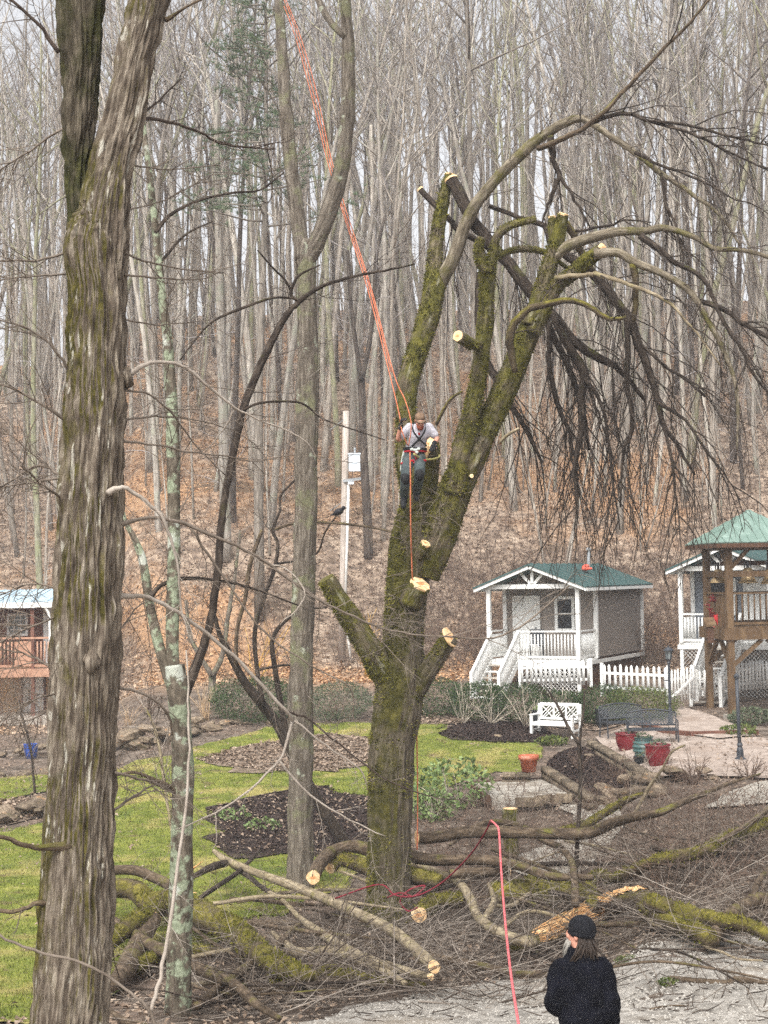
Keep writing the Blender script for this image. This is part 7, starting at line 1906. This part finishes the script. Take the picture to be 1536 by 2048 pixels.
    m.beam(hq(-.03, -.095, .014), hq(.03, -.095, .014), .008); m.beam(hq(-.062, -.085, .014), hq(-.078, .01, .012), .006); m.beam(hq(.062, -.085, .014), hq(.078, .01, .012), .006)
    m.build('sunglasses', M_['black_gear'], r, smooth=True)
    m = MB(); 
    for s_ in range(40):
        a = R(OR.uniform(-165, -15)); p0 = hq(math.cos(a) * .054, -.036 + math.sin(a) * .055, -.06); e = hq(math.cos(a) * .04, -.05 + math.sin(a) * .05, -.125)
        m.tube([p0, (p0 + e) / 2 + np.array((0, -.01, 0)), e], (.010, .008, .003), 4)
    m.build('beard', M_['reddish'], r, smooth=True)['kind'] = 'stuff'
    # harness
    def band(name, rows, w, mm):
        mb = MB(); mb.tube(smooth_path(rows, 5), w, 6); return mb.build(name, mm, r, smooth=True)
    an_ = np.linspace(0, 2 * np.pi, 17)
    bc = q(830, 899, .05)
    band('belt', [bc + np.array((math.cos(a) * .170, math.sin(a) * .135, .01 * math.sin(2 * a))) for a in an_], .030, M_['black_gear'])
    band('belt_trim', [bc + np.array((math.cos(a) * .176, math.sin(a) * .142, -.035)) for a in an_], .018, M_['red_strap'])
    for h, n_ in ((hpR, knR), (hpL, knL)):
        c = h + (n_ - h) * .28
        band('leg_loop', [c + np.array((math.cos(a) * .100, math.sin(a) * .096, .02 * math.cos(a))) for a in an_], .022, M_['red_strap'])
    for a, c in (((-.10, -.135), (.09, -.135)), ((.10, -.135), (-.09, -.135))):
        m0 = ch + np.array((a[0] * 1.15, -.115, -.03)); band('chest_strap', [nk + np.array((a[0] * .9, .02, .03)), ch + np.array((a[0] * .95, -.105, .08)), ch + np.array((0, -.135, -.06)), ch + np.array((-a[0] * 1.2, -.09, -.17))], .015, M_['black_gear'])
    m = MB(); ball(m, ch + (0, -.14, .02), (.016, .014, .026)); m.build('chest_ring', M_['red_strap'], r, smooth=True)
    m = MB()
    for x, z in ((-.05, 0), (.0, -.015), (.05, .005), (.02, -.05)): ball(m, bc + (x, -.16, z - .01), (.034, .02, .026))
    m.build('bridge', M_['pale_strap'], r, smooth=True)
    for x in (-.18, -.165, -.15):
        band('gear_loop', [bc + (x, -.04, -.02), bc + (x - .03, -.06, -.14), bc + (x - .03 + OR.normal(0, .02), -.05, -.30 - OR.uniform(0, .08))], .010, M_['pale_strap'])
    band('red_sling', [bc + (-.01, -.15, -.04), bc + (.02, -.17, -.18), bc + (.025, -.15, -.36), bc + (.0, -.14, -.44)], .024, M_['darkred'])
    return r, q, base, hc, bc, haR
M_['reddish'] = mat('reddish_beard', [(.3, lin(132, 66, 50)), (.7, lin(170, 96, 76))], scale=12)
cl_r, cq, cbase, chc, cbc, chaR = climber()
# sawn face of the broken stem beside him
mt_end = P(853, 887, 25.2)
cut_face(mt, P(852, 889, 25.0), (-.35, -.72, .6), .185, None)
cut_face(mt, P(846, 903, 24.93), (-.7, -.7, .1), .13, None)

def rope(name, strands, m, label, cat='rope', r=.013, twist=True):
    base = strands[0][len(strands[0]) // 2]
    base = P(*base[:3])
    o = empty(name, base, 0, label, cat)
    for s_ in strands:
        q = smooth_path(np.array([P(*k) for k in s_]), 6)
        MB().tube(q - base, r, 7).build('strand', m, o, smooth=True)
    return o
rope('climbing_rope', [[(538, -60, 32), (586, 60, 31.5), (620, 180, 31), (652, 312, 30), (684, 420, 28.6), (733, 570, 27.2), (776, 735, 25.4), (798, 826, 24.5), (801, 848, 24.25), (806, 868, 24.15), (815, 890, 24.2)],
                       [(546, -60, 32), (597, 62, 31.5), (632, 180, 31), (661, 312, 30), (692, 420, 28.6), (742, 575, 27.2), (786, 742, 25.4), (810, 800, 24.8), (821, 838, 24.2), (822, 862, 24.15), (817, 892, 24.2)],
                       [(542, -60, 32.1), (590, 55, 31.6), (628, 190, 31.1), (655, 305, 30.1), (689, 426, 28.7), (737, 568, 27.3), (783, 745, 25.5)]], M_['orange_rope'], 'orange climbing rope running from the top of the photo down to the climber', r=.009)
rope('hanging_rope', [[(820, 905, 24.2), (821, 960, 24.1), (821, 1020, 24.15), (822, 1080, 24.25), (823, 1110, 24.4), (825, 1160, 24.55), (829, 1200, 25.4)],
                      [(830, 1250, 25.5), (833, 1440, 25.5), (835, 1560, 25.35), (835, 1640, 25.2), (834, 1700, 25.1)]], M_['orange_rope'], 'orange rope hanging from the climber down beside the mossy trunk', r=.011)
rope('hauling_rope', [[(1046, 2110, 11.8), (1037, 2048, 12.6), (1022, 1950, 14.2), (1011, 1850, 16.0), (1003, 1750, 17.6), (998, 1665, 18.8), (993, 1651, 19), (982, 1641, 19.3)]], M_['pink_rope'], 'bright pink rope running from the bottom edge over the fallen limbs', r=.0125)
rope('slack_rope', [[(982, 1641, 19.3), (972, 1662, 19.5), (950, 1697, 20), (920, 1732, 20.4), (880, 1768, 20.8), (832, 1792, 21), (790, 1790, 21.2), (757, 1769, 21.4), (670, 1797, 21.6)]], M_['crimson_rope'], 'slack dark red rope sagging between the fallen limbs', r=.011)
rope('rope_coil', [[(775, 1795, 23.6), (800, 1786, 23.5), (828, 1792, 23.5), (850, 1772, 23.5), (822, 1778, 23.6), (800, 1800, 23.6), (815, 1822, 23.6), (835, 1815, 23.5)]], M_['crimson_rope'], 'loose red rope heaped at the foot of the mossy tree', r=.014)
# lanyard round the stem
o = empty('lanyard', P(850, 914, 24.6), 0, 'yellow lanyard looped from the climber round the broken stem', 'lanyard')
q = smooth_path([P(828, 908, 24.3), P(842, 917, 24.5), P(858, 919, 24.65), P(875, 916, 24.8), P(879, 911, 25.2), P(872, 905, 25.55)], 5) - P(850, 914, 24.6)
MB().tube(q, .017, 7).build('strap', M_['lanyard'], o, smooth=True)
# ================================================================== small loose things over the ground
GR = np.random.default_rng(91)
M_['brush_grey'] = bark('brush_grey', [(.3, lin(96, 88, 80)), (.5, lin(134, 124, 114)), (.7, lin(176, 166, 154))], scale=1.3)
M_['brush_dark'] = bark('brush_dark', [(.3, lin(44, 37, 32)), (.5, lin(72, 62, 54)), (.7, lin(104, 92, 82))], scale=1.3)
def brush_spots(n):
    """world points under the heap of cut branches"""
    x = GR.uniform(-4.6, 8.5, n * 3); y = GR.uniform(13.2, 25.5, n * 3)
    left = np.interp(y, [13, 15, 18, 22, 26], [-2.6, -2.6, -2.2, -1.2, -.3])
    front = 16.4 + np.interp(x, [-4, -1, 1, 3, 8], [-.9, .0, .4, .9, 1.5]) + .6 * vnoise(x * .9, y * .3, seed=3)
    keep = (x > left) & (y > front) & (x < .3 * y) & ~((x > 1.3) & (x < 3.6) & (y < 19.2) & (GR.random(len(x)) < .85))
    return x[keep][:n], y[keep][:n]
for mname, n, seed in (('brush_grey', 720, 1), ('brush_dark', 850, 2)):
    x, y = brush_spots(n); mb = MB()
    hgt = .03 + .34 * np.clip(fbm(x * .5, y * .5, seed=8) + .45, 0, 1) * sstep(y, 16, 18.5)
    for i in range(len(x)):
        L = GR.uniform(.5, 2.4); a = GR.normal(0, .75) + (math.pi if GR.random() < .5 else 0)
        z = TZ(x[i], y[i]) + GR.random() * hgt[i]
        st = polyline((x[i], y[i], z), (math.cos(a), math.sin(a) * .8, GR.normal(.06, .22)), L, 5, .13, -.06, GR)
        st[:, 2] = np.maximum(st[:, 2], terrain(st[:, 0], st[:, 1]) + .01)
        r0 = GR.choice([.004, .006, .009, .014], p=[.4, .35, .18, .07])
        mb.tube(st, np.linspace(r0, r0 * .35, 5), 4 if r0 > .01 else 3)
        for k in range(GR.integers(1, 4)):
            j = GR.integers(1, 4)
            mb.tube(polyline(st[j], side_dir(st[j + 1] - st[j], R(GR.uniform(25, 60)), GR), L * GR.uniform(.2, .5), 4, .15, .1, GR), np.linspace(r0 * .6, r0 * .25, 4), 3)
    tag(mb.build('brush_pile', M_[mname], smooth=True, bark=True), kind='stuff')
# upright whips and brown shrubbery in the middle garden, right of the path
mb = MB()
for k in range(1500):
    px, py = GR.uniform(840, 1560), GR.uniform(1590, 1800)
    g = G(px, py)
    h = GR.uniform(.2, .9)
    st = polyline(g, (GR.normal(0, .9), GR.normal(0, .7), .8), h, 4, .2, -.2, GR); mb.tube(st, np.linspace(.007, .003, 4), 3)
    for q in range(2): mb.tube(polyline(st[2], side_dir(st[2] - st[1], R(50), GR), h * .5, 3, .2, 0, GR), (.005, .004, .002), 3)
tag(mb.build('garden_twigs', M_['twig_brown'], smooth=True), kind='stuff')
# sticks and chips on the gravel
mb = MB()
for k in range(420):
    px, py = GR.uniform(380, 1560), GR.uniform(1880, 2050)
    g = G(px, py); a = GR.uniform(0, 3.14); L = GR.uniform(.04, .35)
    mb.tube(polyline(g + (0, 0, .035), (math.cos(a), math.sin(a), .02), L, 3, .15, 0, GR), (.006, .006, .003), 4)
tag(mb.build('twig_litter', M_['brush_dark'], smooth=True, bark=True), kind='stuff')
def in_rings(ring, n, lo=None):
    l, h = ring.min(0), ring.max(0)
    x, y = GR.uniform(l[0], h[0], n), GR.uniform(l[1], h[1], n)
    k = inside(ring, x, y) & (np.abs(x) < .27 * y + 1) & (y > 10)
    return x[k], y[k]
# gravel stones
x, y = in_rings(np.clip(gravel_ring, (-6, 9.5), (9, 30)), 26000)
n = len(x)
s_ = GR.uniform(.008, .024, n); a = GR.uniform(0, 6.28, n)
c = np.stack([x, y, terrain(x, y) + .03], -1)
k4 = np.stack([np.stack([np.cos(a + q), np.sin(a + q) * GR.uniform(.6, 1, n), np.zeros(n)], -1) * s_[:, None] for q in (0, 1.57, 3.14, 4.71)], 1)
top = np.stack([GR.normal(0, .2, n) * s_, GR.normal(0, .2, n) * s_, s_ * .8], -1)
v = np.concatenate([c[:, None] + k4, (c + top)[:, None]], 1).reshape(-1, 3); o5 = np.arange(n)[:, None] * 5
f = np.concatenate([o5 + np.array([[0, 1, 4]]), o5 + np.array([[1, 2, 4]]), o5 + np.array([[2, 3, 4]]), o5 + np.array([[3, 0, 4]])])
M_['pebble'] = mat('pebble', [(.3, lin(104, 99, 92)), (.5, lin(150, 145, 137)), (.7, lin(194, 190, 182))], scale=35, coord='world')
tag(MB().add(v, f).build('gravel', M_['pebble']), kind='stuff')
# grass
def blades(x, y, h, w, m, name, lean=.5):
    n = len(x); z = terrain(x, y) + .02
    hh = GR.uniform(.6, 1.35, n) * h; a = GR.uniform(0, 6.28, n)
    c = np.stack([x, y, z], -1); u = np.stack([np.cos(a), np.sin(a), np.zeros(n)], -1) * (w * .5)
    t = np.stack([GR.normal(0, lean, n), GR.normal(0, lean, n), np.ones(n)], -1) * hh[:, None]
    v = np.stack([c - u, c + u, c + t], 1).reshape(-1, 3); f = np.arange(n)[:, None] * 3 + np.array([[0, 1, 2]])
    return tag(MB().add(v, f).build(name, m), kind='stuff')
M_['grass_blade'] = mat('grass_blade', [(.3, lin(76, 86, 36)), (.48, lin(104, 114, 44)), (.62, lin(132, 136, 60)), (.72, lin(160, 150, 94))], scale=2.0, coord='world', detail=9, rough=.8,
    layers=[dict(scale=.7, lo=.52, hi=.64, rgb=lin(158, 146, 90), amt=.75), dict(scale=1.9, lo=.58, hi=.7, rgb=lin(116, 102, 72), amt=.6)])
x, y = in_rings(lawn_ring, 150000)
ok = ~(inside(leafbed_ring, x, y) | inside(mulch1_ring, x, y)); x, y = x[ok], y[ok]
blades(x, y, .055, .022, M_['grass_blade'], 'grass')
x, y = in_rings(lawn2_ring, 9000)
blades(x, y, .06, .02, M_['grass_blade'], 'grass')
# leaves in the garden and on the beds
def spots_in(*rings):
    def fn(n):
        X, Y = [], []
        for rg in rings:
            a_, b_ = in_rings(rg, n); X.append(a_); Y.append(b_)
        return np.concatenate(X), np.concatenate(Y)
    return fn
v, f = leaves(3500, spots_in(leafbed_ring, yard_ring, terr1_ring), .12, GR, .07)
tag(MB().add(v, f).build('fallen_leaves', M_['leaf_b']), kind='stuff')
def gardenspots(n):
    y = GR.uniform(14, 54, n); x = GR.uniform(-1, 1, n) * (.262 * y + 1)
    k = ~(inside(lawn_ring, x, y) | inside(gravel_ring, x, y) | inside(patio_ring, x, y) | inside(gpath_ring, x, y) | inside(walk_ring, x, y) | inside(mulch1_ring, x, y))
    return x[k], y[k]
v, f = leaves(16000, gardenspots, .10, GR, .03)
tag(MB().add(v, f).build('fallen_leaves', M_['leaf_b']), kind='stuff')
v, f = leaves(900, spots_in(lawn_ring, mulch1_ring, patio_ring), .10, GR, .08)
tag(MB().add(v, f).build('fallen_leaves', M_['leaf_b']), kind='stuff')
# crumbs of bark in the mulch beds
for rg in (mulch1_ring, mulch2_ring, mulch3_ring):
    v, f = leaves(7000, spots_in(rg), .08, GR, .05)
    tag(MB().add(v, f).build('mulch', M_['mulch_chip'] if 'mulch_chip' in M_ else M_.setdefault('mulch_chip', mat('mulch_chip', [(.3, lin(34, 27, 25)), (.55, lin(62, 50, 46)), (.75, lin(106, 88, 78))], scale=12, coord='world', detail=9))), kind='stuff')
# ================================================================== damp air over the slope
hz = bpy.data.materials.new('haze'); hz.use_nodes = True
hz.node_tree.nodes.clear()
_o = hz.node_tree.nodes.new('ShaderNodeOutputMaterial'); _v = hz.node_tree.nodes.new('ShaderNodeVolumePrincipled')
_v.inputs['Density'].default_value = 0.001
_v.inputs['Color'].default_value = (.95, .96, 1.0, 1)
hz.node_tree.links.new(_v.outputs[0], _o.inputs['Volume'])
hb = MB().box((0, 170, -45), (900, 520, 230)).build('haze', hz)
tag(hb, kind='stuff')
SC.cycles.volume_bounces = 1
